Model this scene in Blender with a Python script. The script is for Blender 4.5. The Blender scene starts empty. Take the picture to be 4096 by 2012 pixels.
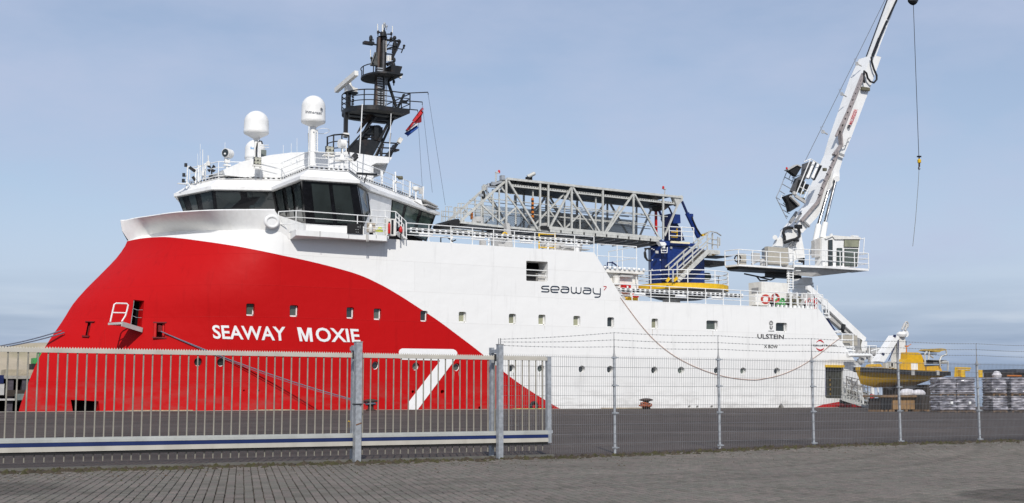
import bpy, math, random
from mathutils import Vector as V, Matrix
random.seed(7)
SC = bpy.context.scene
COL = SC.collection
R = math.radians
# ------------------------------------------------------------------ camera, world, sun
F = 5190.0                                   # focal length in pixels of the 4096 px wide photograph
EYE = V((0, 0, 1.2))
PITCH = math.atan(582 / F); YAW = R(30)      # looking 30 degrees to the right of the quay's normal, slightly up
FW = V((math.sin(YAW) * math.cos(PITCH), math.cos(YAW) * math.cos(PITCH), math.sin(PITCH)))
RT = V((math.cos(YAW), -math.sin(YAW), 0)); UP = RT.cross(FW)
cd = bpy.data.cameras.new('camera'); cam = bpy.data.objects.new('camera', cd); COL.objects.link(cam)
cam.matrix_world = Matrix(((RT.x, UP.x, -FW.x, EYE.x), (RT.y, UP.y, -FW.y, EYE.y), (RT.z, UP.z, -FW.z, EYE.z), (0, 0, 0, 1)))
cd.sensor_fit = 'HORIZONTAL'; cd.sensor_width = 36; cd.lens = 36 * F / 4096
cd.clip_start = .1; cd.clip_end = 12000
SC.camera = cam
TOSUN = V((-.34, -.70, .63)).normalized()
EL = math.asin(TOSUN.z); AZ = math.atan2(TOSUN.x, TOSUN.y)
w = bpy.data.worlds.new('World'); SC.world = w; w.use_nodes = True
nt = w.node_tree; nt.nodes.clear(); N = nt.nodes.new; L = nt.links.new
out = N('ShaderNodeOutputWorld'); mix = N('ShaderNodeMixShader'); b1 = N('ShaderNodeBackground'); b2 = N('ShaderNodeBackground')
sky = N('ShaderNodeTexSky'); sky.sky_type = 'NISHITA'; sky.sun_disc = False
sky.sun_elevation = EL; sky.sun_rotation = AZ; sky.air_density = 1.0; sky.dust_density = .6; sky.ozone_density = 1.5
b1.inputs[1].default_value = .11; L(sky.outputs[0], b1.inputs[0])
# thin high cloud: even veil with soft streaks, thicker low down
tc = N('ShaderNodeTexCoord'); mp = N('ShaderNodeMapping'); mp.inputs['Scale'].default_value = (1.6, 1.6, 4.5)
n1 = N('ShaderNodeTexNoise'); n1.inputs['Scale'].default_value = 3.4; n1.inputs['Detail'].default_value = 6; n1.inputs['Roughness'].default_value = .55
L(tc.outputs['Generated'], mp.inputs['Vector']); L(mp.outputs[0], n1.inputs['Vector'])
r1 = N('ShaderNodeMapRange'); r1.inputs['From Min'].default_value = .35; r1.inputs['From Max'].default_value = .75
r1.inputs['To Min'].default_value = .42; r1.inputs['To Max'].default_value = .92
L(n1.outputs[0], r1.inputs['Value'])
b2.inputs[0].default_value = (.52, .59, .75, 1); b2.inputs[1].default_value = 1.0
# low cloud bank: darker blue-grey layers with paler tops close to the horizon
sp = N('ShaderNodeSeparateXYZ'); L(tc.outputs['Generated'], sp.inputs[0])
mp2 = N('ShaderNodeMapping'); mp2.inputs['Scale'].default_value = (3.2, 3.2, 34.0)
n2 = N('ShaderNodeTexNoise'); n2.inputs['Scale'].default_value = 2.4; n2.inputs['Detail'].default_value = 5
L(tc.outputs['Generated'], mp2.inputs['Vector']); L(mp2.outputs[0], n2.inputs['Vector'])
cr = N('ShaderNodeValToRGB'); e = cr.color_ramp.elements
e[0].position = .36; e[0].color = (.25, .34, .51, 1); e[1].position = .70; e[1].color = (.50, .575, .71, 1)
e2 = cr.color_ramp.elements.new(.52); e2.color = (.345, .435, .605, 1)
L(n2.outputs[0], cr.inputs[0])
mr = N('ShaderNodeMapRange'); mr.inputs['From Min'].default_value = .02; mr.inputs['From Max'].default_value = .115
mr.inputs['To Min'].default_value = 1; mr.inputs['To Max'].default_value = 0; mr.interpolation_type = 'SMOOTHSTEP'; L(sp.outputs[2], mr.inputs['Value'])
mc = N('ShaderNodeMix'); mc.data_type = 'RGBA'; L(mr.outputs[0], mc.inputs[0]); mc.inputs[6].default_value = (.50, .57, .75, 1); L(cr.outputs[0], mc.inputs[7])
L(mc.outputs[2], b2.inputs[0])
mx = N('ShaderNodeMath'); mx.operation = 'MAXIMUM'; L(r1.outputs[0], mx.inputs[0])
ms = N('ShaderNodeMath'); ms.operation = 'MULTIPLY'; ms.inputs[1].default_value = .95
mf = N('ShaderNodeMapRange'); mf.inputs['From Min'].default_value = .03; mf.inputs['From Max'].default_value = .26; mf.inputs['To Min'].default_value = 1; mf.inputs['To Max'].default_value = 0; L(sp.outputs[2], mf.inputs['Value']); L(mf.outputs[0], ms.inputs[0]); L(ms.outputs[0], mx.inputs[1])
L(mx.outputs[0], mix.inputs[0]); L(b1.outputs[0], mix.inputs[1]); L(b2.outputs[0], mix.inputs[2]); L(mix.outputs[0], out.inputs[0])
sd = bpy.data.lights.new('sun', 'SUN'); sd.energy = 3.7; sd.angle = R(.53); sd.color = (1, .96, .90)
so = bpy.data.objects.new('sun', sd); COL.objects.link(so); so.rotation_euler = TOSUN.to_track_quat('Z', 'Y').to_euler()
so.location = (-40, -60, 80)
vs = SC.view_settings; vs.view_transform = 'Standard'; vs.look = 'None'; vs.exposure = 0; vs.gamma = 1; vs.use_curve_mapping = False

# ------------------------------------------------------------------ measuring helpers
def ray(px, py): return F * FW + (px - 2048) * RT - (py - 1006) * UP
def S(px, py, Y):                            # point of the plane Y = const seen at that place of the photograph
    d = ray(px, py); return EYE + d * (Y / d.y)
def PZ(px, py, Z):
    d = ray(px, py); return EYE + d * ((Z - EYE.z) / d.z)
def proj(p):
    q = V(p) - EYE; z = q.dot(FW); return 2048 + F * q.dot(RT) / z, 1006 - F * q.dot(UP) / z
def crop(x0, y0, s): return lambda x, y, Y: S(x0 + x / s, y0 + y / s, Y)
cA = crop(1050, 560, 2.875); cB = crop(650, 560, 2.875); cC = crop(1780, 640, 3.011); cD = crop(2380, 700, 2.3)
cE = crop(2850, 550, 1.807); cF = crop(3100, 0, 1.8076); cG = crop(1200, 60, 2.108); cM1 = crop(1420, 80, 4.218)
cM2 = crop(1360, 340, 3.953); cD2 = crop(2550, 760, 2.751); cE2 = crop(3000, 900, 3.72); cE3 = crop(3090, 600, 4.217)
cS = crop(3250, 1200, 2.75); cP = crop(3480, 1300, 3.162); cR = crop(3200, 1050, 1.807); cT = crop(1480, 560, 2.874)
cK = crop(900, 360, 3.7196)
def sm(a, b, x):
    t = min(1, max(0, (x - a) / (b - a))); return t * t * (3 - 2 * t)
def gz(x, y):                                # height of the paving and the quay
    return .22 * min(1, max(0, (y - 23) / 67)) + .10 * sm(13, 23, x) * sm(14, 22.5, y) * (1 - sm(28, 60, y))

# ------------------------------------------------------------------ mesh builder
class MB:
    def __init__(s): s.v = []; s.f = []; s.m = []; s.cm = 0; s.st = []
    def add(s, vs, fs):
        o = len(s.v); s.st.append((o, len(s.f))); s.v += [V(p) for p in vs]
        for f in fs: s.f.append([i + o for i in f]); s.m.append(s.cm)
        return s
    def box(s, c, d, M=None):
        c = V(c); h = V(d) / 2
        vs = [V((x * h.x, y * h.y, z * h.z)) for x in (-1, 1) for y in (-1, 1) for z in (-1, 1)]
        if M: vs = [M @ p for p in vs]
        return s.add([p + c for p in vs], [(0, 1, 3, 2), (4, 6, 7, 5), (0, 4, 5, 1), (2, 3, 7, 6), (0, 2, 6, 4), (1, 5, 7, 3)])
    def bx(s, a, b):                         # box from corner to corner
        a = V(a); b = V(b); return s.box((a + b) / 2, [abs(t) for t in (b - a)])
    def frame(s, p, q, up=(0, 0, 1)):
        d = (V(q) - V(p)).normalized(); u = V(up)
        if abs(d.dot(u)) > .97: u = V((1, 0, 0))
        a = d.cross(u).normalized(); return a, a.cross(d).normalized()
    def bar(s, p, q, w, h=None, up=(0, 0, 1)):
        h = h or w; a, b = s.frame(p, q, up); p = V(p); q = V(q)
        o = [a * w / 2 + b * h / 2, -a * w / 2 + b * h / 2, -a * w / 2 - b * h / 2, a * w / 2 - b * h / 2]
        return s.add([p + t for t in o] + [q + t for t in o], [(3, 2, 1, 0), (4, 5, 6, 7)] + [(i, (i + 1) % 4, (i + 1) % 4 + 4, i + 4) for i in range(4)])
    def tube(s, p, q, r, n=6, r2=None, cap=True):
        r2 = r if r2 is None else r2; a, b = s.frame(p, q); p = V(p); q = V(q); vs = []
        for c, rr in ((p, r), (q, r2)):
            vs += [c + (a * math.cos(2 * math.pi * i / n) + b * math.sin(2 * math.pi * i / n)) * rr for i in range(n)]
        fs = [(i, i + n, (i + 1) % n + n, (i + 1) % n) for i in range(n)]
        if cap: fs += [tuple(range(n)), tuple(range(2 * n - 1, n - 1, -1))]
        return s.add(vs, fs)
    def path(s, pts, r, n=6, closed=False):
        pts = [V(p) for p in pts]; k = len(pts); rings = []; a0 = None
        for i, p in enumerate(pts):
            if closed: t = pts[(i + 1) % k] - pts[i - 1]
            else: t = pts[min(i + 1, k - 1)] - pts[max(i - 1, 0)]
            t.normalize()
            if a0 is None:
                u = V((0, 0, 1)) if abs(t.z) < .9 else V((1, 0, 0)); a0 = t.cross(u).normalized()
            else: a0 = (a0 - t * a0.dot(t)).normalized()
            b0 = a0.cross(t); rings.append([p + (a0 * math.cos(2 * math.pi * j / n) + b0 * math.sin(2 * math.pi * j / n)) * r for j in range(n)])
        vs = [p for g in rings for p in g]; fs = []
        for i in range(k if closed else k - 1):
            o = i * n; o2 = ((i + 1) % k) * n
            fs += [(o + j, o2 + j, o2 + (j + 1) % n, o + (j + 1) % n) for j in range(n)]
        if not closed: fs += [tuple(range(n)), tuple(range(k * n - 1, (k - 1) * n - 1, -1))]
        return s.add(vs, fs)
    def lathe(s, c, prof, n=24, sx=1, sy=1):
        c = V(c); vs = []; fs = []
        for r, z in prof:
            vs += [c + V((math.cos(2 * math.pi * i / n) * r * sx, math.sin(2 * math.pi * i / n) * r * sy, z)) for i in range(n)]
        for k in range(len(prof) - 1):
            o = k * n; fs += [(o + i, o + (i + 1) % n, o + n + (i + 1) % n, o + n + i) for i in range(n)]
        fs += [tuple(range(n - 1, -1, -1)), tuple(range((len(prof) - 1) * n, len(prof) * n))]
        return s.add(vs, fs)
    def prism(s, poly, vec):
        n = len(poly); vec = V(vec); poly = [V(p) for p in poly]
        nrm = sum(((poly[i] - poly[0]).cross(poly[(i + 1) % n] - poly[0]) for i in range(1, n - 1)), V((0, 0, 0)))
        if nrm.dot(vec) > 0: poly = poly[::-1]
        return s.add(poly + [p + vec for p in poly], [tuple(range(n)), tuple(range(2 * n - 1, n - 1, -1))] + [(i, i + n, (i + 1) % n + n, (i + 1) % n) for i in range(n)])
    def hull2(s, a, b):                      # skin between two rings with the same number of points, capped
        n = len(a); return s.add(list(a) + list(b), [tuple(range(n - 1, -1, -1)), tuple(range(n, 2 * n))] + [(i, (i + 1) % n, (i + 1) % n + n, i + n) for i in range(n)])
    def ball(s, c, r, n=12, sz=1):
        m = n // 2; return s.lathe(c, [(max(.0005, r * math.sin(math.pi * i / m)), -r * sz * math.cos(math.pi * i / m)) for i in range(m + 1)], n)
    def ring(s, c, Rr, r, ax=(0, 0, 1), n=24, k=8, sy=1):
        ax = V(ax).normalized(); u = V((0, 0, 1)) if abs(ax.z) < .9 else V((1, 0, 0)); a = ax.cross(u).normalized(); b = ax.cross(a)
        return s.path([V(c) + (a * math.cos(2 * math.pi * i / n) + b * math.sin(2 * math.pi * i / n) * sy) * Rr for i in range(n)], r, k, True)
    def disc(s, c, r, ax, n=20):
        ax = V(ax).normalized(); u = V((0, 0, 1)) if abs(ax.z) < .9 else V((1, 0, 0)); a = ax.cross(u).normalized(); b = ax.cross(a)
        return s.add([V(c) + (a * math.cos(2 * math.pi * i / n) + b * math.sin(2 * math.pi * i / n)) * r for i in range(n)], [tuple(range(n))])
    def each(s, name, mat, parent=None, **kw):             # every solid added becomes an object of its own
        en = s.st[1:] + [(len(s.v), len(s.f))]
        for (v0, f0), (v1, f1) in zip(s.st, en):
            b = MB(); b.v = s.v[v0:v1]; b.f = [[i - v0 for i in f] for f in s.f[f0:f1]]; b.m = s.m[f0:f1]; o = b.build(name, mat, parent, **kw)
        return o
    def build(s, name, mat, parent=None, smooth=False, **kw):
        o0 = V((0, 0, 0)); p = parent
        while p is not None: o0 += p.location; p = p.parent
        me = bpy.data.meshes.new(name); me.from_pydata([v - o0 for v in s.v], [], s.f)
        mats = mat if isinstance(mat, (list, tuple)) else [mat]
        for m in mats: me.materials.append(m)
        if len(mats) > 1: me.polygons.foreach_set('material_index', s.m)
        me.update()
        if smooth:
            me.polygons.foreach_set('use_smooth', [True] * len(me.polygons)); me.set_sharp_from_angle(angle=R(40))
        o = bpy.data.objects.new(name, me); COL.objects.link(o)
        if parent is not None: o.parent = parent
        return tag(o, **kw)
def tag(o, label=None, cat=None, group=None, kind=None):
    for k, v in (('label', label), ('category', cat), ('group', group), ('kind', kind)):
        if v: o[k] = v
    return o
def thing(name, loc, label, cat, group=None):
    o = bpy.data.objects.new(name, None); o.empty_display_size = .3; o.location = V(loc); COL.objects.link(o); return tag(o, label, cat, group)
def copy_thing(src, loc, label=None):
    def rec(o, par):
        c = o.copy(); COL.objects.link(c)
        if par is not None: c.parent = par
        for ch in [x for x in bpy.data.objects if x.parent == o]: rec(ch, c)
        return c
    c = rec(src, None); c.location = V(loc)
    if label: c['label'] = label
    return c
def lerp(a, b, t): return V(a).lerp(V(b), t)

# ------------------------------------------------------------------ materials
def mat(name, col, rough=.5, metal=0, var=.12, scale=3, bump=0, bscale=40, spec=.4, dirt=None, emit=None, coords='Object', streak=0):
    m = bpy.data.materials.new(name); m.use_nodes = True; t = m.node_tree; n = t.nodes; l = t.links.new; p = n['Principled BSDF']
    p.inputs['Roughness'].default_value = rough; p.inputs['Metallic'].default_value = metal; p.inputs['Specular IOR Level'].default_value = spec
    tcn = n.new('ShaderNodeTexCoord'); no = n.new('ShaderNodeTexNoise'); no.inputs['Scale'].default_value = scale; no.inputs['Detail'].default_value = 6
    l(tcn.outputs[coords], no.inputs['Vector'])
    mr = n.new('ShaderNodeMapRange'); mr.inputs['From Min'].default_value = .3; mr.inputs['From Max'].default_value = .7
    mr.inputs['To Min'].default_value = 1 - var; mr.inputs['To Max'].default_value = 1 + var * .6; l(no.outputs[0], mr.inputs['Value'])
    mu = n.new('ShaderNodeMix'); mu.data_type = 'RGBA'; mu.blend_type = 'MULTIPLY'; mu.inputs[0].default_value = 1
    mu.inputs[6].default_value = (*col, 1); l(mr.outputs[0], mu.inputs[7]); last = mu.outputs[2]
    if dirt:                                 # blotches or vertical streaks of dirt or rust
        dc, amt, ds = dirt; mpn = n.new('ShaderNodeMapping'); mpn.inputs['Scale'].default_value = (ds, ds, ds * (.12 if streak else 1)); l(tcn.outputs[coords], mpn.inputs[0])
        n3 = n.new('ShaderNodeTexNoise'); n3.inputs['Scale'].default_value = 1; n3.inputs['Detail'].default_value = 8; n3.inputs['Roughness'].default_value = .65; l(mpn.outputs[0], n3.inputs['Vector'])
        m3 = n.new('ShaderNodeMapRange'); m3.inputs['From Min'].default_value = .52; m3.inputs['From Max'].default_value = .78; m3.inputs['To Max'].default_value = amt; l(n3.outputs[0], m3.inputs['Value'])
        mi = n.new('ShaderNodeMix'); mi.data_type = 'RGBA'; l(m3.outputs[0], mi.inputs[0]); l(last, mi.inputs[6]); mi.inputs[7].default_value = (*dc, 1); last = mi.outputs[2]
    l(last, p.inputs['Base Color'])
    rr = n.new('ShaderNodeMapRange'); rr.inputs['To Min'].default_value = max(0, rough - .1); rr.inputs['To Max'].default_value = min(1, rough + .1); l(no.outputs[0], rr.inputs['Value']); l(rr.outputs[0], p.inputs['Roughness'])
    if bump:
        nb = n.new('ShaderNodeTexNoise'); nb.inputs['Scale'].default_value = bscale; nb.inputs['Detail'].default_value = 4; l(tcn.outputs[coords], nb.inputs['Vector'])
        bp = n.new('ShaderNodeBump'); bp.inputs['Strength'].default_value = 1; bp.inputs['Distance'].default_value = bump; l(nb.outputs[0], bp.inputs['Height']); l(bp.outputs[0], p.inputs['Normal'])
    if emit: p.inputs['Emission Color'].default_value = (*emit[0], 1); p.inputs['Emission Strength'].default_value = emit[1]
    return m
M = {}
M['white'] = mat('white_paint', (.79, .785, .765), .42, var=.05, dirt=((.45, .42, .36), .35, .8), streak=1)
M['rail'] = mat('rail_paint', (.78, .78, .76), .5, var=.1)
M['offwhite'] = mat('warm_white_paint', (.74, .72, .67), .45, var=.1, dirt=((.4, .36, .28), .4, 1.2), streak=1)
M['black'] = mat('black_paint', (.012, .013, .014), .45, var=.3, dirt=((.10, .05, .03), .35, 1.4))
M['blackmat'] = mat('black_rubber', (.012, .012, .013), .75, var=.3)
M['dark'] = mat('dark_interior', (.006, .006, .007), .9, var=.3, spec=.1)
M['glass'] = mat('dark_glass', (.026, .034, .034), .04, var=.6, scale=.35, spec=.8)
M['glassgreen'] = mat('green_glass', (.05, .075, .062), .06, var=.7, scale=.6, spec=.8)
M['cabinpane'] = mat('cabin_window_glass', (.10, .12, .10), .08, var=.5, scale=.4, spec=.7)
M['curtain'] = mat('curtained_window_glass', (.30, .30, .20), .15, var=.4, scale=.6, spec=.7)
M['mullion'] = mat('black_mullion', (.004, .004, .005), .25, var=.3)
M['grey'] = mat('grey_paint', (.30, .30, .30), .5, var=.12, dirt=((.12, .11, .1), .4, 1.5), streak=1)
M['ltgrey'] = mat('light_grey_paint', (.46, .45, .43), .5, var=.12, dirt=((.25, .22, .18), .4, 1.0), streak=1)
M['alu'] = mat('weathered_aluminium', (.50, .50, .47), .45, .0, var=.18, dirt=((.25, .25, .22), .5, 2))
M['galv'] = mat('galvanised_steel', (.42, .44, .46), .5, .45, var=.25, scale=14, dirt=((.22, .20, .18), .5, 6))
M['wire'] = mat('galvanised_wire', (.20, .205, .21), .55, .2, var=.2)
M['blue'] = mat('deep_blue_paint', (.008, .030, .165), .38, var=.2, dirt=((.006, .012, .06), .4, 1))
M['navy'] = mat('dark_navy_paint', (.006, .014, .075), .42, var=.2)
M['yellow'] = mat('yellow_paint', (.68, .42, .012), .45, var=.12, dirt=((.35, .10, .02), .5, 2.5))
M['boatyellow'] = mat('boat_yellow_gelcoat', (.62, .36, .012), .35, var=.1, dirt=((.25, .15, .02), .4, 1.2))
M['red'] = mat('signal_red', (.52, .015, .014), .4, var=.1)
M['orange'] = mat('orange_plastic', (.55, .17, .02), .45, var=.1)
M['redprint'] = mat('red_lettering', (.50, .015, .02), .5, var=.08)
M['letterwhite'] = mat('white_lettering', (.80, .80, .79), .45, var=.04)
M['letternavy'] = mat('dark_blue_lettering', (.018, .035, .065), .45, var=.08)
M['letterblack'] = mat('black_lettering', (.012, .012, .015), .5, var=.08)
M['letterblue'] = mat('pale_blue_lettering', (.06, .30, .62), .5, var=.08)
M['dome'] = mat('radome_gelcoat', (.78, .77, .74), .35, var=.04)
M['rope'] = mat('mooring_rope', (.13, .15, .20), .85, var=.35, scale=12, bump=.01, bscale=60)
M['redrope'] = mat('pink_red_rope', (.55, .36, .27), .85, var=.3)
M['rust'] = mat('rusty_iron', (.045, .032, .026), .75, var=.4, scale=6, dirt=((.16, .07, .03), .6, 5))
M['wood'] = mat('weathered_timber', (.23, .14, .07), .8, var=.35, scale=6, bump=.006)
M['darkwood'] = mat('dark_timber', (.045, .035, .028), .85, var=.35, scale=6)
M['tan'] = mat('canvas_tan', (.33, .20, .09), .8, var=.25)
M['bag'] = mat('white_woven_bag', (.62, .60, .62), .7, var=.2, bump=.02, bscale=9)
M['concrete'] = mat('concrete', (.34, .32, .28), .85, var=.25, scale=2, bump=.01, dirt=((.14, .13, .11), .5, 2))
M['hose'] = mat('black_hose', (.014, .014, .015), .5, var=.2)
M['green'] = mat('green_paint', (.05, .28, .07), .5, var=.2)
M['khaki'] = mat('khaki_canvas', (.13, .12, .08), .8, var=.25)
M['lens'] = mat('lamp_glass', (.45, .44, .36), .12, var=.1)
M['mesh'] = mat('expanded_metal', (.50, .50, .47), .6, .0, var=.2)
# ------------------------------------------------------------------ setting: water, quay, pavement, dune
def asphalt(name, col, stain):
    m = mat(name, col, .92, var=.22, scale=.35, bump=.012, bscale=55, spec=.15, dirt=((col[0] * .55, col[1] * .55, col[2] * .56), .75, stain), coords='Object')
    t = m.node_tree; n = t.nodes; l = t.links.new; p = n['Principled BSDF']; src = p.inputs['Base Color'].links[0].from_socket
    g = n.new('ShaderNodeNewGeometry'); last = src
    # long drag and tyre marks along the quay, repair patches, fine pale grit
    for sc_, lo, hi, a, b_ in (((.05, .42, 1), .50, .66, 1.0, .66), ((.16, .10, 1), .54, .60, 1.0, 1.22), ((.30, 1.6, 1), .58, .72, 1.0, .74)):
        mp = n.new('ShaderNodeMapping'); mp.inputs['Scale'].default_value = sc_; mp.inputs['Location'].default_value = (sc_[0] * 40, 3.1, 0); l(g.outputs['Position'], mp.inputs[0])
        no = n.new('ShaderNodeTexNoise'); no.inputs['Scale'].default_value = 1.0; no.inputs['Detail'].default_value = 6; no.inputs['Roughness'].default_value = .6; l(mp.outputs[0], no.inputs['Vector'])
        mr = n.new('ShaderNodeMapRange'); mr.inputs['From Min'].default_value = lo; mr.inputs['From Max'].default_value = hi; mr.inputs['To Min'].default_value = a; mr.inputs['To Max'].default_value = b_; l(no.outputs[0], mr.inputs[0])
        mu = n.new('ShaderNodeMix'); mu.data_type = 'RGBA'; mu.blend_type = 'MULTIPLY'; mu.inputs[0].default_value = 1; l(last, mu.inputs[6]); l(mr.outputs[0], mu.inputs[7]); last = mu.outputs[2]
    no = n.new('ShaderNodeTexNoise'); no.inputs['Scale'].default_value = 30; no.inputs['Detail'].default_value = 2; l(g.outputs['Position'], no.inputs['Vector'])
    mr = n.new('ShaderNodeMapRange'); mr.inputs['From Min'].default_value = .3; mr.inputs['From Max'].default_value = .7; mr.inputs['To Min'].default_value = .72; mr.inputs['To Max'].default_value = 1.3; l(no.outputs[0], mr.inputs[0])
    mu = n.new('ShaderNodeMix'); mu.data_type = 'RGBA'; mu.blend_type = 'MULTIPLY'; mu.inputs[0].default_value = 1; l(last, mu.inputs[6]); l(mr.outputs[0], mu.inputs[7]); l(mu.outputs[2], p.inputs['Base Color'])
    return m
M['quay'] = asphalt('quay_asphalt', (.084, .069, .061), .16)
wm = mat('harbour_water', (.02, .035, .04), .08, var=.3, scale=.05, bump=.15, bscale=.9)
MB().add([(-3000, 92, -2.2), (6000, 92, -2.2), (6000, 9000, -2.2), (-3000, 9000, -2.2)], [(0, 1, 2, 3)]).build('water', wm, kind='structure')
q = MB(); xs = [-400, -100, -30, -10, 0] + [2 * i for i in range(1, 22)] + [50, 70, 90, 120, 170, 300, 700, 2000]
ys = [22.35, 23, 24, 26, 28, 31, 35, 40, 48, 60, 75, 90.55]
for x in xs:
    for y in ys: q.v.append(V((x, y, gz(x, y))))
ny = len(ys)
for i in range(len(xs) - 1):
    for j in range(ny - 1): a = i * ny + j; q.f.append([a, a + ny, a + ny + 1, a + 1]); q.m.append(0)
o = len(q.v)
q.v += [V((xs[0], 90.55, -3)), V((xs[-1], 90.55, -3))]; q.f.append([ny - 1, (len(xs) - 1) * ny + ny - 1, o + 1, o][::-1]); q.m.append(0)
quay = q.build('quay', M['quay'], kind='structure')
# concrete coping along the quay edge, worn timber/yellow paint here and there
k = MB(); x = -60
while x < 160:
    k.bx((x, 90.56, -.6), (x + 3.96, 91.0, gz(x, 90) + .028 + random.uniform(-.008, .008))); x += 4
k.each('coping_block', M['concrete'], quay)
pp = MB()
for xa, xb, yy, cc in ((52.5, 55.5, 90.7, 0), (61, 66, 90.68, 1), (22, 26.5, 90.75, 1), (31, 34, 90.7, 1)):
    pp.cm = cc; pp.bx((xa, yy, .24), (xb, yy + .12, .30 if cc else .285))
pp.build('edge_timber', [mat('faded_yellow_green_paint', (.45, .47, .12), .7, var=.4, scale=5), mat('pale_timber', (.42, .33, .20), .8, var=.4, scale=5)], quay)

# pavement: clinker bricks laid in running rows that run 18 degrees off the fence's normal
sand = mat('joint_sand', (.042, .032, .024), .95, var=.4, scale=8, spec=.1, dirt=((.13, .115, .092), .95, 1.7))
pm = MB(); xs2 = [-300, -60, -20] + [2 * i - 10 for i in range(0, 28)] + [70, 150, 600]; ys2 = [-60, -10, 4, 8, 10, 12, 14, 16, 18, 19.5, 21, 22.3, 24]
for x in xs2:
    for y in ys2: pm.v.append(V((x, y, gz(x, y) - .022)))
ny = len(ys2)
for i in range(len(xs2) - 1):
    for j in range(ny - 1): a = i * ny + j; pm.f.append([a, a + ny, a + ny + 1, a + 1]); pm.m.append(0)
pave = pm.build('pavement', sand, kind='structure')
def brick_material():
    m = bpy.data.materials.new('clinker_brick'); m.use_nodes = True; t = m.node_tree; n = t.nodes; l = t.links.new; p = n['Principled BSDF']
    p.inputs['Roughness'].default_value = .92; p.inputs['Specular IOR Level'].default_value = .15
    g = n.new('ShaderNodeNewGeometry'); oi = n.new('ShaderNodeObjectInfo'); ad = n.new('ShaderNodeMath'); ad.operation = 'ADD'; l(g.outputs['Random Per Island'], ad.inputs[0]); l(oi.outputs['Random'], ad.inputs[1])
    fr = n.new('ShaderNodeMath'); fr.operation = 'FRACT'; l(ad.outputs[0], fr.inputs[0])
    cr = n.new('ShaderNodeValToRGB'); e = cr.color_ramp.elements; e[0].color = (.126, .114, .095, 1); e[1].color = (.186, .159, .139, 1)
    x = e.new(.35); x.color = (.158, .149, .126, 1); x = e.new(.7); x.color = (.161, .139, .122, 1); l(fr.outputs[0], cr.inputs[0])
    # world-space wear: tyre tracks and general blotches; two corner shadows painted in too
    no = n.new('ShaderNodeTexNoise'); no.inputs['Scale'].default_value = .55; no.inputs['Detail'].default_value = 7; l(g.outputs['Position'], no.inputs['Vector'])
    mr = n.new('ShaderNodeMapRange'); mr.inputs['From Min'].default_value = .3; mr.inputs['From Max'].default_value = .7; mr.inputs['To Min'].default_value = .84; mr.inputs['To Max'].default_value = 1.1; l(no.outputs[0], mr.inputs[0])
    grain = n.new('ShaderNodeTexNoise'); grain.inputs['Scale'].default_value = 60; grain.inputs['Detail'].default_value = 3; l(g.outputs['Position'], grain.inputs['Vector'])
    mg = n.new('ShaderNodeMapRange'); mg.inputs['From Min'].default_value = .3; mg.inputs['From Max'].default_value = .7; mg.inputs['To Min'].default_value = .8; mg.inputs['To Max'].default_value = 1.2; l(grain.outputs[0], mg.inputs[0])
    m1 = n.new('ShaderNodeMath'); m1.operation = 'MULTIPLY'; l(mr.outputs[0], m1.inputs[0]); l(mg.outputs[0], m1.inputs[1])
    def shadow_blob(cx, cy, rx, ry, ang, dark, edge, wob):       # a cast shadow painted into the brick colour
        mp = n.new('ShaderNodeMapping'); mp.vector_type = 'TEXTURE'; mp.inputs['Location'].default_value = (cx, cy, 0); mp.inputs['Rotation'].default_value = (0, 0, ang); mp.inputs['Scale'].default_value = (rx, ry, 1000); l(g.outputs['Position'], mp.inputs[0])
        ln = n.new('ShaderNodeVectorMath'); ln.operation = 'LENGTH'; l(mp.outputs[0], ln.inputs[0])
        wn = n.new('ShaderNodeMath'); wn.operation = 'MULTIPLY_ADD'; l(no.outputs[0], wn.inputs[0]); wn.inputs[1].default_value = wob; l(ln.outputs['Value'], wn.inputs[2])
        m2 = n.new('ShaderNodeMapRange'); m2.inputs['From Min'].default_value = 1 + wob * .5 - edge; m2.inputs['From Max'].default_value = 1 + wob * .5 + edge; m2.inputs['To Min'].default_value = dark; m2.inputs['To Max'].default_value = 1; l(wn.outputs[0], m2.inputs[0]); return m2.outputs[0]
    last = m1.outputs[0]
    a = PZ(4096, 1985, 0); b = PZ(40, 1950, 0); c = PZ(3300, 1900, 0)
    for s_ in (shadow_blob(a.x + .45, a.y + .1, 1.25, .95, .2, .62, .06, .2), shadow_blob(b.x - .3, b.y, 1.0, 1.3, .3, .68, .25, .5)):
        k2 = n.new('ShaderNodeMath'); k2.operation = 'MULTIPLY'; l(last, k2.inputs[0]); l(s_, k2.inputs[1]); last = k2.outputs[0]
    # curved tyre tracks: rings round a far centre
    p0 = PZ(2300, 1940, 0); p1 = PZ(3200, 1900, 0); p2 = PZ(4000, 1885, 0)
    for (ra, wd, dk, cx, cy) in ((0, .13, .86, 0, 0), (1.55, .13, .86, 0, 0)):
        cx, cy = 9.0, 38.0
        mp = n.new('ShaderNodeMapping'); mp.vector_type = 'TEXTURE'; mp.inputs['Location'].default_value = (cx, cy, 0); mp.inputs['Scale'].default_value = (1, 1, 100000); l(g.outputs['Position'], mp.inputs[0])
        ln = n.new('ShaderNodeVectorMath'); ln.operation = 'LENGTH'; l(mp.outputs[0], ln.inputs[0])
        su = n.new('ShaderNodeMath'); su.operation = 'SUBTRACT'; l(ln.outputs['Value'], su.inputs[0]); su.inputs[1].default_value = (p1.xy - V((cx, cy))).length - ra
        ab = n.new('ShaderNodeMath'); ab.operation = 'ABSOLUTE'; l(su.outputs[0], ab.inputs[0])
        m2 = n.new('ShaderNodeMapRange'); m2.inputs['From Min'].default_value = wd * .4; m2.inputs['From Max'].default_value = wd * 1.7; m2.inputs['To Min'].default_value = dk; m2.inputs['To Max'].default_value = 1; l(ab.outputs[0], m2.inputs[0])
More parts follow.
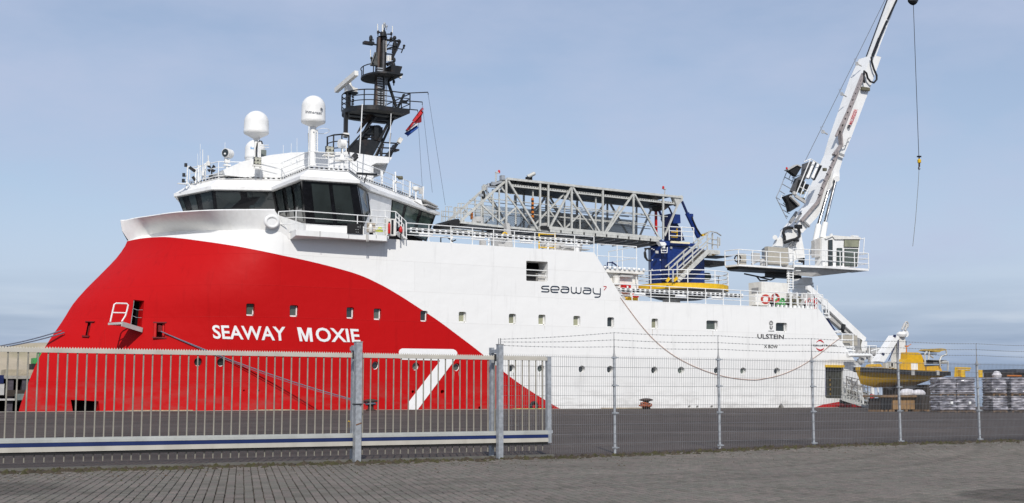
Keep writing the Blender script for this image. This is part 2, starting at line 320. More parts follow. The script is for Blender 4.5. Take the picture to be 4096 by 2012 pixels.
        k2 = n.new('ShaderNodeMath'); k2.operation = 'MULTIPLY'; l(last, k2.inputs[0]); l(m2.outputs[0], k2.inputs[1]); last = k2.outputs[0]
    mu = n.new('ShaderNodeMix'); mu.data_type = 'RGBA'; mu.blend_type = 'MULTIPLY'; mu.inputs[0].default_value = 1; l(cr.outputs[0], mu.inputs[6]); l(last, mu.inputs[7]); l(mu.outputs[2], p.inputs['Base Color'])
    bp = n.new('ShaderNodeBump'); bp.inputs['Distance'].default_value = .006; l(grain.outputs[0], bp.inputs['Height']); l(bp.outputs[0], p.inputs['Normal'])
    return m
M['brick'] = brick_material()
BA = R(18.3); du = V((math.sin(BA), math.cos(BA), 0)); dv = V((math.cos(BA), -math.sin(BA), 0))
LB, WB, JT = .208, .105, .012
cand = []
for iv in range(-110, 330):
    off = (iv % 2) * .5 + random.uniform(-.04, .04)
    for iu in range(30, 150):
        c = du * ((iu + off) * (LB + JT)) + dv * ((iv) * (WB + JT) + random.uniform(-.003, .003))
        if c.y > 22.25 or c.y < 5: continue
        fx, fy = proj((c.x, c.y, gz(c.x, c.y)))
        if -1700 < fx < 5400 and fy < 2170: cand.append((fy, c))
cand.sort(key=lambda t: -t[0])
def brick_verts(c, z, ang):
    ch = .006; u = (du * math.cos(ang) + dv * math.sin(ang)); v = (dv * math.cos(ang) - du * math.sin(ang)); vs = []
    tx, ty = random.uniform(-.005, .005), random.uniform(-.005, .005)
    for zz, k in ((-.05, 0), (-ch, 0), (0, ch)):
        for a, b in ((-1, -1), (1, -1), (1, 1), (-1, 1)):
            vs.append(V((c.x, c.y, z + zz + (a * tx * LB / 2 + b * ty * WB / 2 if zz > -.04 else 0))) + u * a * (LB / 2 - k) + v * b * (WB / 2 - k))
    return vs
BF = [(8, 11, 10, 9)[::-1]] + [(r * 4 + i, r * 4 + (i + 1) % 4, r * 4 + 4 + (i + 1) % 4, r * 4 + 4 + i) for r in (0, 1) for i in range(4)]
bm0 = MB(); random.seed(3); bm0.add(brick_verts(V((0, 0, 0)), 0, 0), BF)
vis = [t for t in cand if -20 < t[0] < 2013 and -20 < proj((t[1].x, t[1].y, 0))[0] < 4116]
single = set(id(t) for t in vis[:300]); st = MB(); first = None
for t in cand:
    c = t[1]; z = gz(c.x, c.y) + random.uniform(-.0015, .0015); ang = random.uniform(-.018, .018)
    if id(t) in single:
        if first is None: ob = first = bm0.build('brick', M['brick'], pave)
        else: ob = first.copy(); COL.objects.link(ob)
        ob.location = (c.x, c.y, z); ob.rotation_euler = (random.uniform(-.004, .004), random.uniform(-.004, .004), ang)
    else: st.add(brick_verts(c, z, ang), BF)
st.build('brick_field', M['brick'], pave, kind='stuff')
# moss, dead leaves and grit gathered along the foot of the fence
ml = MB(); mossm = [mat('moss', (.050, .046, .018), .95, var=.5, scale=9), mat('dead_leaves', (.075, .045, .022), .9, var=.5, scale=9), mat('pale_grit', (.34, .31, .25), .9, var=.3), mat('strip_soil', (.062, .048, .032), .95, var=.5, scale=5, bump=.02)]
def lump(c, r, h):
    n = 5; a0 = random.random() * 6; ml.add([V(c) + V((math.cos(a0 + i * 2 * math.pi / n) * r * random.uniform(.7, 1.3), math.sin(a0 + i * 2 * math.pi / n) * r * .7 * random.uniform(.7, 1.3), -.01)) for i in range(n)] + [V(c) + V((random.uniform(-.3, .3) * r, 0, h))], [(i, (i + 1) % n, n) for i in range(n)])
for i in range(6200):
    x = random.uniform(-9, 46); t = random.gauss(0, .30)
    if abs(t) > .8: continue
    y = 22.15 + t - .25 * sm(4, 10, x) * 0; z = gz(x, y)
    dens = .35 + .65 * (math.sin(x * 2.1) * math.sin(x * .77 + 1) * .5 + .5)
    if random.random() > dens: continue
    k = random.random(); ml.cm = 0 if k < .42 else 1 if k < .55 else 2 if k < .556 else 3
    r = random.uniform(.02, .10) if ml.cm in (0, 3) else random.uniform(.012, .035); lump((x, y, z), r, r * random.uniform(.25, .7) if ml.cm != 2 else .02)
for i in range(1500):
    x = random.uniform(-4, 40); y = 22.0 - abs(random.gauss(0, 1.5))
    if y < 15: continue
    k = random.random(); ml.cm = 0 if k < .35 else 1 if k < .6 else 2 if k < .72 else 3
    r = random.uniform(.008, .028) if ml.cm != 2 else random.uniform(.006, .014); lump((x, y, gz(x, y) + .002), r, r * .5)
ml.build('moss', mossm, kind='stuff')

# ------------------------------------------------------------------ far shore at the left: sand dune, timber jetty
dm = mat('dune_sand', (.40, .34, .25), .95, var=.22, scale=.12, bump=.5, bscale=.35, dirt=((.24, .22, .12), .7, .09))
from mathutils import noise
d = MB(); nx, nyy = 90, 26
for i in range(nx + 1):
    for j in range(nyy + 1):
        x = -90 + i * 170 / nx; t = j / nyy; y = 215 + t * 90
        h = 12.6 * sm(0, .42, t) * (.93 + .10 * noise.noise(V((x * .06, y * .05, 1)))) * (1 - .75 * sm(58, 78, x)) + 1.0 * noise.noise(V((x * .13, y * .16, 3)))* sm(0, .3, t)
        d.v.append(V((x, y, -1.0 + h + 1.2 * (1 - sm(.0, .05, t)) * 0)))
for i in range(nx):
    for j in range(nyy): a = i * (nyy + 1) + j; d.f.append([a, a + nyy + 1, a + nyy + 2, a + 1]); d.m.append(0)
d.build('dune', dm, smooth=True, kind='structure')
pl = lambda px, py, Y=150: S(px, py, Y)
jt = thing('jetty', pl(40, 1640), 'timber jetty with pale deck edge and dark openings left of the red bow', 'jetty')
b = MB(); a0 = pl(-260, 1500); a1 = pl(200, 1516); b.bx((a0.x, 150, a1.z), (a1.x, 156, a0.z)); b.build('deck', M['concrete'], jt)
for i, px in enumerate((-230, -150, -80, -25, 43, 105, 165)):
    p = pl(px, 1500); b = MB(); b.bx((p.x - .35, 150.2, -2.4), (p.x + .35, 151.2, a1.z - .01)); b.build('pile', mat('purple_grey_pile', (.07, .062, .075), .8, var=.4) if i == 0 else bpy.data.materials['purple_grey_pile'], jt)
b = MB(); b.bx((a0.x, 151.6, -2.4), (a1.x, 155.9, a1.z - .02)); b.build('back_wall', M['dark'], jt)
b = MB(); z0 = pl(0, 1602).z; z1 = pl(0, 1594).z; b.bx((a0.x, 149.8, z0), (a1.x, 150.15, z1)); b.build('waling', M['ltgrey'], jt)
b = MB(); z2 = pl(0, 1560).z; b.bx((a0.x, 149.9, pl(0, 1585).z), (a1.x, 150.17, z2)); b.build('waling', M['darkwood'], jt)
b = MB(); p0 = pl(58, 1575); p1 = pl(100, 1600); b.bx((p0.x, 149.4, p1.z), (p1.x, 149.75, p0.z)); b.build('fender_panel', mat('grey_green_panel', (.16, .19, .18), .7, var=.3), jt)
b = MB(); p0 = pl(-60, 1500); p1 = pl(10, 1535); b.bx((p0.x, 149.3, p1.z), (p1.x, 149.7, p0.z)); b.build('fender_panel', M['navy'], jt)
b = MB(); p0 = pl(-5, 1535); p1 = pl(12, 1580); b.bx((p0.x, 149.35, p1.z), (p1.x, 149.7, p0.z)); b.build('ladder', M['ltgrey'], jt)
g0 = S(128, 1455, 205); g1 = S(172, 1425, 205)
dg = thing('digger', (g0.x, 205, g0.z - 1.4), 'green digger on the sand, half hidden behind the red bow', 'digger')
b = MB(); b.bx((g0.x, 204, g0.z), (g1.x, 206, g1.z - .3)); b.box((g1.x - .3, 205, g1.z + .1), (1.0, 1.6, .8)); b.build('body', M['green'], dg)
b = MB(); b.bx((g0.x - .2, 203.8, g0.z - .9), (g1.x + .4, 206.2, g0.z - .02)); b.build('track', M['blackmat'], dg)
b = MB(); b.bar((g1.x, 205, g1.z), (g1.x + 1.8, 205, g1.z + 1.0), .3); b.bar((g1.x + 1.8, 205, g1.z + 1.0), (g1.x + 2.6, 205, g1.z - .8), .25); b.build('arm', M['green'], dg)
b = MB(); b.bx((g0.x - 4, 203, -1), (g1.x + 3, 207, g0.z - .92)); b.build('sand_heap', dm, kind='structure')
# ------------------------------------------------------------------ the ship: hull
YC, YS = 102.5, 91.5; BH = YC - YS
STEM = [(-3, 16.4), (.28, 16.84), (2.33, 17.44), (4.1, 18.08), (5.61, 18.89), (7.13, 19.83), (8.21, 20.38), (9.31, 21.22), (10.58, 22.38), (12.04, 23.67), (13.26, 24.4), (16, 24.4)]
def pw(tab, x):
    if x <= tab[0][0]: return tab[0][1]
    for (a, b), (c, d) in zip(tab, tab[1:]):
        if x <= c: return b + (d - b) * (x - a) / (c - a)
    return tab[-1][1]
STEM2 = []                                   # smoothed stem profile
for i in range(0, 77):
    z = -3 + i * .25; STEM2.append((z, sum(pw(STEM, z + k * .12) * wgt for k, wgt in ((-4, 1), (-2, 2), (0, 3), (2, 2), (4, 1))) / 9 if z < 12.6 else pw(STEM, z)))
def Xs(z): return pw(STEM2, z)
def LE(z): return 20.5 - (20.5 - 9.2) * sm(0, 13.6, z)      # length of the bow's entry at that height
def half(x, z):
    t = (x - Xs(z)) / LE(z)
    if t <= 0: return 0
    if t >= 1: return BH
    return BH * (1 - (1 - t) ** 1.9) ** (1 / 1.12)
def H(px, py):                               # point of the port side of the hull seen at that place
    d = ray(px, py); lo = None
    n = 160; prev = 80.0
    for i in range(n + 1):
        y = 84 + (YC - 84) * i / n; p = EYE + d * (y / d.y)
        if y >= YC - half(p.x, p.z): lo = prev; hi = y; break
        prev = y
    if lo is None: return EYE + d * (YC / d.y)
    for _ in range(30):
        y = (lo + hi) / 2; p = EYE + d * (y / d.y)
        if y >= YC - half(p.x, p.z): hi = y
        else: lo = y
    return EYE + d * (hi / d.y)
ZD = 9.47                                    # main deck
ZU = 13.42                                   # upper deck
XK = lambda z: 63.9 - 3.0 * (z - ZD) / (ZU - ZD)
XE = lambda z: 92.3 if z < 4.2 else 92.3 - 1.6 * (z - 4.2) / .5 if z < 4.7 else 90.7 - 4.4 * (z - 4.7) / (ZD - 4.7)
zl = [-2.5 + i * .4 for i in range(12)] + [2.4 + .45 * i for i in range(15)]; zl = sorted(set([round(z, 3) for z in zl if z < ZD - .2] + [4.2, 4.7] + [ZD]))
zu = [ZD + (ZU - ZD) * i / 8 for i in range(1, 9)]
NB = 44; tb = [(i / NB) ** 1.7 for i in range(NB + 1)]          # stations dense at the stem
XM = 40.0
def cols(z, upper):
    e = [Xs(z) + (XM - Xs(z)) * t for t in tb]
    k = XK(max(z, ZD)); e += [XM + (k - XM) * i / 8 for i in range(1, 9)]
    if not upper: x2 = XE(z); e += [k + (x2 - k) * i / 8 for i in range(1, 9)]
    return e
hb = MB(); idx = {}
rows = [(z, False) for z in zl] + [(z, True) for z in zu]
for ri, (z, upq) in enumerate(rows):
    for ci, x in enumerate(cols(z, upq)):
        h = half(x, z)
        if z < 4.7 and x > 90.7: h = BH - .5 * (x - 90.7)
        idx[ri, ci, 0] = len(hb.v); hb.v.append(V((x, YC - h, z)))
        if ci == 0: idx[ri, ci, 1] = idx[ri, ci, 0]
        else: idx[ri, ci, 1] = len(hb.v); hb.v.append(V((x, YC + h, z)))
nK = NB + 8; nE = NB + 16; rD = len(zl) - 1; rT = len(rows) - 1
def fa(*ids):
    ids = [i for k, i in enumerate(ids) if i not in ids[:k]]
    if len(ids) > 2: hb.f.append(ids); hb.m.append(0)
for r in range(len(rows) - 1):
    n = nE if r + 1 <= rD else nK
    for c in range(n):
        fa(idx[r, c, 0], idx[r, c + 1, 0], idx[r + 1, c + 1, 0], idx[r + 1, c, 0]); fa(idx[r, c, 1], idx[r + 1, c, 1], idx[r + 1, c + 1, 1], idx[r, c + 1, 1])
    fa(idx[r, n, 0], idx[r, n, 1], idx[r + 1, n, 1], idx[r + 1, n, 0])
for c in range(nE): fa(idx[0, c, 0], idx[0, c, 1], idx[0, c + 1, 1], idx[0, c + 1, 0])
for c in range(nK, nE): fa(idx[rD, c, 0], idx[rD, c + 1, 0], idx[rD, c + 1, 1], idx[rD, c, 1])
for c in range(nK): fa(idx[rT, c, 0], idx[rT, c + 1, 0], idx[rT, c + 1, 1], idx[rT, c, 1])

# red bow / white side paint, boundary as a curve of the ship's length
k1 = 1.5907
BND = [(330, 605), (345, 601), (370, 598), (400, 596), (450, 599), (500, 605), (550, 612), (600, 620), (650, 629.5), (700, 640), (750, 650.5), (800, 662), (850, 675), (900, 690), (950, 712), (1000, 740), (1050, 772), (1100, 805), (1150, 842), (1200, 880), (1250, 921), (1300, 960), (1350, 993), (1408, 1028)]
bxz = []
for a, b in BND:
    p = H(a * k1, b * k1)
    if not bxz or p.x > bxz[-1][0] + .02: bxz.append((p.x, p.z))
X0, X1 = 20.0, 95.0
def hull_material():
    m = bpy.data.materials.new('hull_paint'); m.use_nodes = True; t = m.node_tree; n = t.nodes; l = t.links.new; p = n['Principled BSDF']
    tcn = n.new('ShaderNodeTexCoord'); g = n.new('ShaderNodeNewGeometry'); sx = n.new('ShaderNodeSeparateXYZ'); l(g.outputs['Position'], sx.inputs[0])
    mr = n.new('ShaderNodeMapRange'); mr.inputs['From Min'].default_value = X0; mr.inputs['From Max'].default_value = X1; l(sx.outputs[0], mr.inputs[0])
    fc = n.new('ShaderNodeFloatCurve'); cu = fc.mapping.curves[0]; fc.mapping.use_clip = False
    pts = [(X0, bxz[0][1] / 16)] + [(a, b / 16) for a, b in bxz] + [(bxz[-1][0] + 1.2, 0), (84.5, 0), (86.5, .5 / 16), (88.5, .75 / 16), (91, .55 / 16), (95, .5 / 16)]
    while len(cu.points) < len(pts): cu.points.new(.5, .5)
    for q, (a, b) in zip(cu.points, pts): q.location = ((a - X0) / (X1 - X0), b); q.handle_type = 'AUTO' if 0 < (a - bxz[0][0]) < (bxz[-1][0] - bxz[0][0]) - .5 else 'VECTOR'
    fc.mapping.update(); l(mr.outputs[0], fc.inputs['Value'])
    zz = n.new('ShaderNodeMath'); zz.operation = 'DIVIDE'; zz.inputs[1].default_value = 16; l(sx.outputs[2], zz.inputs[0])
    lt = n.new('ShaderNodeMath'); lt.operation = 'LESS_THAN'; l(zz.outputs[0], lt.inputs[0]); l(fc.outputs[0], lt.inputs[1])
    mi = n.new('ShaderNodeMix'); mi.data_type = 'RGBA'; l(lt.outputs[0], mi.inputs[0]); mi.inputs[6].default_value = (.80, .795, .775, 1); mi.inputs[7].default_value = (.47, .005, .006, 1)
    # slow plate-to-plate tone, thin weld seams, faint run-off streaks
    mp = n.new('ShaderNodeMapping'); mp.inputs['Rotation'].default_value = (R(90), 0, 0); l(g.outputs['Position'], mp.inputs[0])
    br = n.new('ShaderNodeTexBrick'); br.inputs['Scale'].default_value = 1; br.inputs['Brick Width'].default_value = 11; br.inputs['Row Height'].default_value = 2.35; br.inputs['Mortar Size'].default_value = .018; br.inputs['Mortar Smooth'].default_value = .3; br.offset = .37
    br.inputs['Color1'].default_value = (.97, .97, .97, 1); br.inputs['Color2'].default_value = (1, 1, 1, 1); br.inputs['Mortar'].default_value = (.91, .905, .90, 1); l(mp.outputs[0], br.inputs['Vector'])
    mu = n.new('ShaderNodeMix'); mu.data_type = 'RGBA'; mu.blend_type = 'MULTIPLY'; mu.inputs[0].default_value = 1; l(mi.outputs[2], mu.inputs[6]); l(br.outputs[0], mu.inputs[7])
    ms = n.new('ShaderNodeMapping'); ms.inputs['Scale'].default_value = (1.1, 1.1, .10); l(g.outputs['Position'], ms.inputs[0])
    ns = n.new('ShaderNodeTexNoise'); ns.inputs['Scale'].default_value = 1.4; ns.inputs['Detail'].default_value = 8; ns.inputs['Roughness'].default_value = .7; l(ms.outputs[0], ns.inputs['Vector'])
    m2 = n.new('ShaderNodeMapRange'); m2.inputs['From Min'].default_value = .55; m2.inputs['From Max'].default_value = .85; m2.inputs['To Min'].default_value = 1; m2.inputs['To Max'].default_value = .74; l(ns.outputs[0], m2.inputs[0])
    mu2 = n.new('ShaderNodeMix'); mu2.data_type = 'RGBA'; mu2.blend_type = 'MULTIPLY'; mu2.inputs[0].default_value = 1; l(mu.outputs[2], mu2.inputs[6]); l(m2.outputs[0], mu2.inputs[7])
    # grime and scuffs low on the side where fenders and quay dust reach it
    mz = n.new('ShaderNodeMapRange'); mz.inputs['From Min'].default_value = .3; mz.inputs['From Max'].default_value = 3.2; mz.inputs['To Min'].default_value = .34; mz.inputs['To Max'].default_value = .0; l(sx.outputs[2], mz.inputs[0])
    mg2 = n.new('ShaderNodeMapping'); mg2.inputs['Scale'].default_value = (.35, .35, 1.3); l(g.outputs['Position'], mg2.inputs[0])
    ng = n.new('ShaderNodeTexNoise'); ng.inputs['Scale'].default_value = 1.0; ng.inputs['Detail'].default_value = 9; ng.inputs['Roughness'].default_value = .72; l(mg2.outputs[0], ng.inputs['Vector'])
    mn = n.new('ShaderNodeMapRange'); mn.inputs['From Min'].default_value = .46; mn.inputs['From Max'].default_value = .66; l(ng.outputs[0], mn.inputs[0])
    mm = n.new('ShaderNodeMath'); mm.operation = 'MULTIPLY'; l(mz.outputs[0], mm.inputs[0]); l(mn.outputs[0], mm.inputs[1])
    mu3 = n.new('ShaderNodeMix'); mu3.data_type = 'RGBA'; l(mm.outputs[0], mu3.inputs[0]); l(mu2.outputs[2], mu3.inputs[6]); mu3.inputs[7].default_value = (.16, .13, .11, 1)
    l(mu3.outputs[2], p.inputs['Base Color']); p.inputs['Roughness'].default_value = .5; p.inputs['Specular IOR Level'].default_value = .12
    nw = n.new('ShaderNodeTexNoise'); nw.inputs['Scale'].default_value = .8; nw.inputs['Detail'].default_value = 2; l(g.outputs['Position'], nw.inputs['Vector'])
    b1 = n.new('ShaderNodeBump'); b1.inputs['Distance'].default_value = .06; b1.inputs['Strength'].default_value = .6; l(nw.outputs[0], b1.inputs['Height'])
    b2 = n.new('ShaderNodeBump'); b2.inputs['Distance'].default_value = .01; b2.inputs['Strength'].default_value = .5; l(br.outputs['Fac'], b2.inputs['Height']); l(b1.outputs[0], b2.inputs['Normal']); l(b2.outputs[0], p.inputs['Normal'])
    return m
M['hull'] = hull_material()

ship = thing('offshore_ship', (56, YC, 0), 'long offshore ship at the quay, white with a sweeping red bow', 'ship')
# openings: every pocket is a polygon seen in the photograph, pushed straight into the plating
YV = V((0, 1, 0))
def rrect(cx, cy, w, h, r, sk=.022):         # rounded rectangle, skewed a little like the deck lines
    pts = []
    for (sx, sy, a0) in ((1, -1, -90), (1, 1, 0), (-1, 1, 90), (-1, -1, 180)):
        for k in range(4):
            a = R(a0 + 30 * k); x = cx + sx * (w / 2 - r) + r * math.cos(a); y = cy + sy * (h / 2 - r) + r * math.sin(a); pts.append((x, y + (x - cx) * sk))
    return pts
def circ(cx, cy, rx, ry, n=20): return [(cx + rx * math.cos(2 * math.pi * i / n), cy + ry * math.sin(2 * math.pi * i / n)) for i in range(n)]
cutter = MB(); cut2 = MB()
def pocket(pts, depth, c=None):
    q = [H(*p) for p in pts]; (c or cutter).prism([p - YV * .6 for p in q], YV * (depth + .6)); return q
WIN = [(1002, 1239, 34, 50, 0), (1176, 1244, 34, 47, 0), (1401, 1252, 30, 46, 1), (1510, 1257, 30, 46, 0), (1696, 1265, 29, 44, 1), (1850, 1269, 30, 44, 2), (2050, 1276.5, 29, 43, 2), (2168, 1280, 28.5, 43, 2), (2307.5, 1285, 28, 43, 2), (2443, 1290, 27.5, 42, 1), (2619.5, 1295, 26, 41.5, 2), (2849, 1302, 47, 40, 0), (3126, 1310, 45, 38, 3)]
POR = [(793, 1448, 17, 0), (885, 1449, 17, 0), (1503, 1462, 16, 0), (1664, 1466, 15.5, 1), (1828, 1469, 15.5, 1), (2047, 1473.5, 15, 0), (2164, 1474.5, 14.5, 1), (2328, 1477, 14, 0), (2441, 1478, 14, 0), (2618, 1481, 14, 0), (2725, 1481.6, 14, 1), (2869, 1482.5, 13.5, 0), (2973, 1483.5, 13, 1), (3108, 1484.5, 13, 0)]
wins = []
for cx, cy, ww, hh, kd in WIN: wins.append((pocket(rrect(cx, cy, ww, hh, 6), .36), kd))
pors = []
for cx, cy, r, kd in POR: pors.append((pocket(circ(cx, cy, r * .97, r * 1.06), .34), kd))
for cx, cy, r in ((1652, 1567, 6), (1706, 1571, 4.5), (1770, 1567, 8), (976, 1562, 3.5), (1033, 1563, 5), (1920, 1632, 7), (2206, 1632, 6), (2758, 1626.5, 5.5), (2790, 1627.5, 5.5), (2847, 1627, 5.5)): pocket(circ(cx, cy, r, r, 10), .5)
bigwin = pocket(rrect(2148, 1085, 86, 80, 3, .05), 1.5)
door = pocket([(534, 1199), (577, 1203), (566, 1312), (521, 1297)], 1.4)
fl2 = pocket([(621, 1292), (660, 1292), (660, 1352), (618, 1350)], .9)
fl1 = pocket([(352, 1288), (366, 1288), (355, 1344), (341, 1343)], .55)
low = pocket([(283, 1599), (395, 1605), (399, 1652), (292, 1652)], 1.5)
sterndoor = pocket(rrect(3339, 1530, 76, 126, 8, .01), 1.8)
pocket([(3112, 1630), (3124, 1612), (3139, 1632)], .6)

hull = hb.build('hull', [M['hull'], M['dark']], ship)
co = cutter.build('cutter', [M['hull']])
md = hull.modifiers.new('openings', 'BOOLEAN'); md.operation = 'DIFFERENCE'; md.solver = 'EXACT'; md.object = co
dg_ = bpy.context.evaluated_depsgraph_get(); me = bpy.data.meshes.new_from_object(hull.evaluated_get(dg_), depsgraph=dg_)
hull.modifiers.clear(); hull.data = me; bpy.data.objects.remove(co)
me.polygons.foreach_set('use_smooth', [True] * len(me.polygons)); me.set_sharp_from_angle(angle=R(28))

GL = {0: 'cabinpane', 1: 'glass', 2: 'curtain', 3: 'glass'}
def shrink(q, s):
    c = sum(q, V((0, 0, 0))) / len(q); return [c + (p - c) * s for p in q]
for q, kd in wins:
    b = MB(); b.prism([p + YV * .30 for p in shrink(q, .995)], YV * .04); wo = b.build('window', M[GL[kd]], ship)
    xs_ = [p.x for p in q]; zs_ = [p.z for p in q]; ym = sum(p.y for p in q) / len(q)
    b = MB(); fx = max(xs_) - (max(xs_) - min(xs_)) * .10
    b.bx((fx - .04, ym + .22, min(zs_) + .05), (fx + .04, ym + .30, max(zs_) - .05)); b.bx((min(xs_) + .02, ym + .22, min(zs_) + .03), (max(xs_) - .02, ym + .30, min(zs_) + .12)); b.build('frame', M['white'], wo)
for q, kd in pors:
    b = MB(); b.prism([p + YV * .29 for p in shrink(q, .995)], YV * .04); po = b.build('porthole', M['cabinpane' if kd else 'glass'], ship)
    c = sum(q, V((0, 0, 0))) / len(q); rr = (max(p.z for p in q) - min(p.z for p in q)) / 2
    b = MB(); b.ring(c + YV * .27, rr * .88, rr * .09, (0, 1, 0), 20, 6); b.build('rim', M['white'], po, smooth=True)
# dark sheets stand in for the shade inside the big openings, rails across them
def back(q, depth, m, name, par=ship):
    b = MB(); b.prism([p + YV * (depth - .06) for p in shrink(q, .99)], YV * .04); return b.build(name, m, par)
bw = back(bigwin, 1.5, M['dark'], 'mooring_opening')
x0 = min(p.x for p in bigwin); x1 = max(p.x for p in bigwin); zt = max(p.z for p in bigwin); zb = min(p.z for p in bigwin)
b = MB()
for z in (zb + (zt - zb) * .29, zb + (zt - zb) * .56): b.tube((x0, YS + .25, z), (x1, YS + .25, z), .045)
b.build('safety_rail', M['rail'], bw)
b = MB(); b.bx((x0 + .3, YS + .9, zb + .01), (x1 - .55, YS + 1.3, zt - .55)); b.tube((x1 - .45, YS + .7, zb), (x1 - .45, YS + .7, zt - .6), .1, 10); b.build('mooring_gear', M['blackmat'], bw)
b = MB(); b.bx((x1 - .62, YS + .5, zb + .02), (x1 - .05, YS + 1.2, zb + .75)); b.build('locker', M['ltgrey'], bw)
back(low, 1.5, M['dark'], 'lower_recess')
sdr = back(sterndoor, .42, mat('olive_dark', (.035, .036, .026), .8, var=.5), 'stern_door')  # dark sheet set near the front, painting the doorway's inner shade
x0 = min(p.x for p in sterndoor); x1 = max(p.x for p in sterndoor); zt = max(p.z for p in sterndoor); zb = min(p.z for p in sterndoor)
b = MB(); b.bx((x0 + .05, YS - .12, zt - .06), (x1 - .05, YS + .35, zt + .16)); b.build('lintel', M['yellow'], sdr)
b = MB(); b.bx((x0 + .02, YS + .05, zb + .3), (x0 + .22, YS + .33, zt - .2)); b.build('jamb', M['navy'], sdr)
M['dullyellow'] = mat('dull_yellow', (.26, .16, .03), .6, var=.3)
for fx in (.36,):
    b = MB(); stripe = [M['dullyellow'], M['black']]; xx = x0 + (x1 - x0) * fx
    for i in range(8): b.cm = i % 2; b.bx((xx - .05, YS + .2, zb + .3 + i * .22), (xx + .05, YS + .32, zb + .52 + i * .22 - .002))
    b.build('striped_post', stripe, sdr)
drq = back(door, 1.4, M['dark'], 'bow_door')
b = MB(); b.prism([p + YV * .12 for p in (door[0], lerp(door[0], door[1], .12), lerp(door[3], door[2], .12), door[3])], YV * 1.0); b.build('door_edge', M['galv'], drq)
b = MB()
for f in (.33, .62): p = lerp(door[0], door[3], f); q = lerp(door[1], door[2], f); b.path([p + YV * .2, lerp(p, q, .5) + YV * .2 - V((0, 0, .08)), q + YV * .2], .018, 4)
b.build('chain', M['galv'], drq)
# fold-down platform at the bow door
pf = [S(432, 1291, 95.3), S(487, 1289, 96.2)]; pd = [H(566, 1313) - YV * .02, H(558, 1331)]
b = MB(); c0 = pf[0]; c1 = S(487, 1288, 95.4); c2 = H(567, 1312) - YV * .1; c3 = H(522, 1299) - YV * .05
b.prism([c0, c1, c2, c3], V((0, 0, -.16))); pg = b.build('bow_platform', M['ltgrey'], ship)
b = MB(); b.bar(c1 + V((0, -.06, -.14)), c2 + V((0, -.06, -.16)), .08, .34); b.build('edge_plate', M['ltgrey'], pg)
hr = lambda x, y: S(0 + x / 1.807, 1150 + y / 1.807, c0.y + .05)
b = MB(); b.path([hr(797, 248), hr(812, 180), hr(826, 122), hr(840, 114), hr(915, 116), hr(926, 126), hr(918, 165), hr(906, 205), hr(880, 246)], .06, 6); b.tube(hr(812, 181), hr(912, 184), .05); b.build('handrail', M['rail'], pg, smooth=True)
# fairleads
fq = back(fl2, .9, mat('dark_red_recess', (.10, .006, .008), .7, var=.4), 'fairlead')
b = MB(); p = sum(fl2, V((0, 0, 0))) / 4
for dx in (-.32, .30): b.tube(p + V((dx, .10, -.52)), p + V((dx, .10, .52)), .11, 10)
b.build('roller', M['red'], fq, smooth=True)
b = MB(); b.bar(fl2[0] + V((-.15, -.05, .04)), fl2[1] + V((.12, -.05, .04)), .14, .09); b.bar(fl2[3] + V((-.15, -.05, 0)), fl2[2] + V((.12, -.05, 0)), .14, .09)
b.bx((p.x - .1, p.y + .1, p.z - .1), (p.x + .18, p.y + .55, p.z + .4)); b.build('bracket', mat('maroon', (.16, .01, .012), .6, var=.3), fq)
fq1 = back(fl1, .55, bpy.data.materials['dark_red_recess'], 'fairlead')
b = MB(); b.bar(H(343, 1286) - YV * .06, H(378, 1287) - YV * .06, .2, .07); b.bar(H(330, 1344) - YV * .06, H(357, 1346) - YV * .06, .2, .12)
q = sum(fl1, V((0, 0, 0))) / 4; b.tube(q + V((.1, .05, -.5)), q + V((.25, .05, .5)), .09, 8); b.build('bracket', bpy.data.materials['maroon'], fq1)
# draught marks and black fender sockets low on the side
b = MB(); p = H(2135, 1624); b.ring(p - YV * .05, .30, .12, (0, 1, 0), 16, 8); b.build('socket', M['blackmat'], ship, smooth=True)

M['run_stain'] = mat('run_off_stain', (.42, .36, .29), .6, var=.3)
M['run_stain_red'] = mat('run_off_stain_dark', (.26, .008, .008), .6, var=.3)
random.seed(21)
for q, kd in wins + pors:
    c = sum(q, V((0, 0, 0))) / len(q); zl_ = min(p.z for p in q); xl_ = min(p.x for p in q); xr_ = max(p.x for p in q)
    for k_ in range(random.randint(0, 2)):
        x = random.uniform(xl_ + .05, xr_ - .05); ln_ = random.uniform(.25, .9); wd = random.uniform(.012, .028)
        y = lambda z: YC - half(x, z) - .004
        isred = c.x < 46.5 and pw([(a, b_) for a, b_ in bxz], x) > zl_
        b = MB(); b.add([V((x - wd, y(zl_), zl_ - .03)), V((x + wd, y(zl_), zl_ - .03)), V((x + wd * .25, y(zl_ - ln_), zl_ - .03 - ln_))], [(0, 2, 1)]); b.build('run_stain', M['run_stain_red' if isred else 'run_stain'], ship)
# forecastle bulwark: flared band above the knuckle
KN = [(517, 966, 102.3), (531, 957, 101.9), (545, 952, 101.6), (600, 938, 101.3), (650, 930, 100.6), (700, 926, 99.6), (806, 921, 96.8), (900, 921, 94.5), (1000, 922, 92.8), (1110, 924, 91.6), (1163, 956, 91.46)]
TP = [(482, 883, 103.1), (500, 883, 102.2), (540, 874, 101.2), (588, 867, 99.8), (700, 851, 96.6), (827, 843, 94.3), (905, 841, 93.4), (950, 840.5, 92.9), (1030, 840, 92.0), (1098, 840, 91.44), (1160, 937, 91.42)]
MIDK = [(490, 923, 102.7)]
def resample(pts, n):
    d = [0]
    for a, b_ in zip(pts, pts[1:]): d.append(d[-1] + (b_ - a).length)
    o = []
    for i in range(n):
        t = d[-1] * i / (n - 1); k = max(j for j in range(len(d)) if d[j] <= t + 1e-9); k = min(k, len(d) - 2)
        o.append(lerp(pts[k], pts[k + 1], (t - d[k]) / (d[k + 1] - d[k])))
    return o
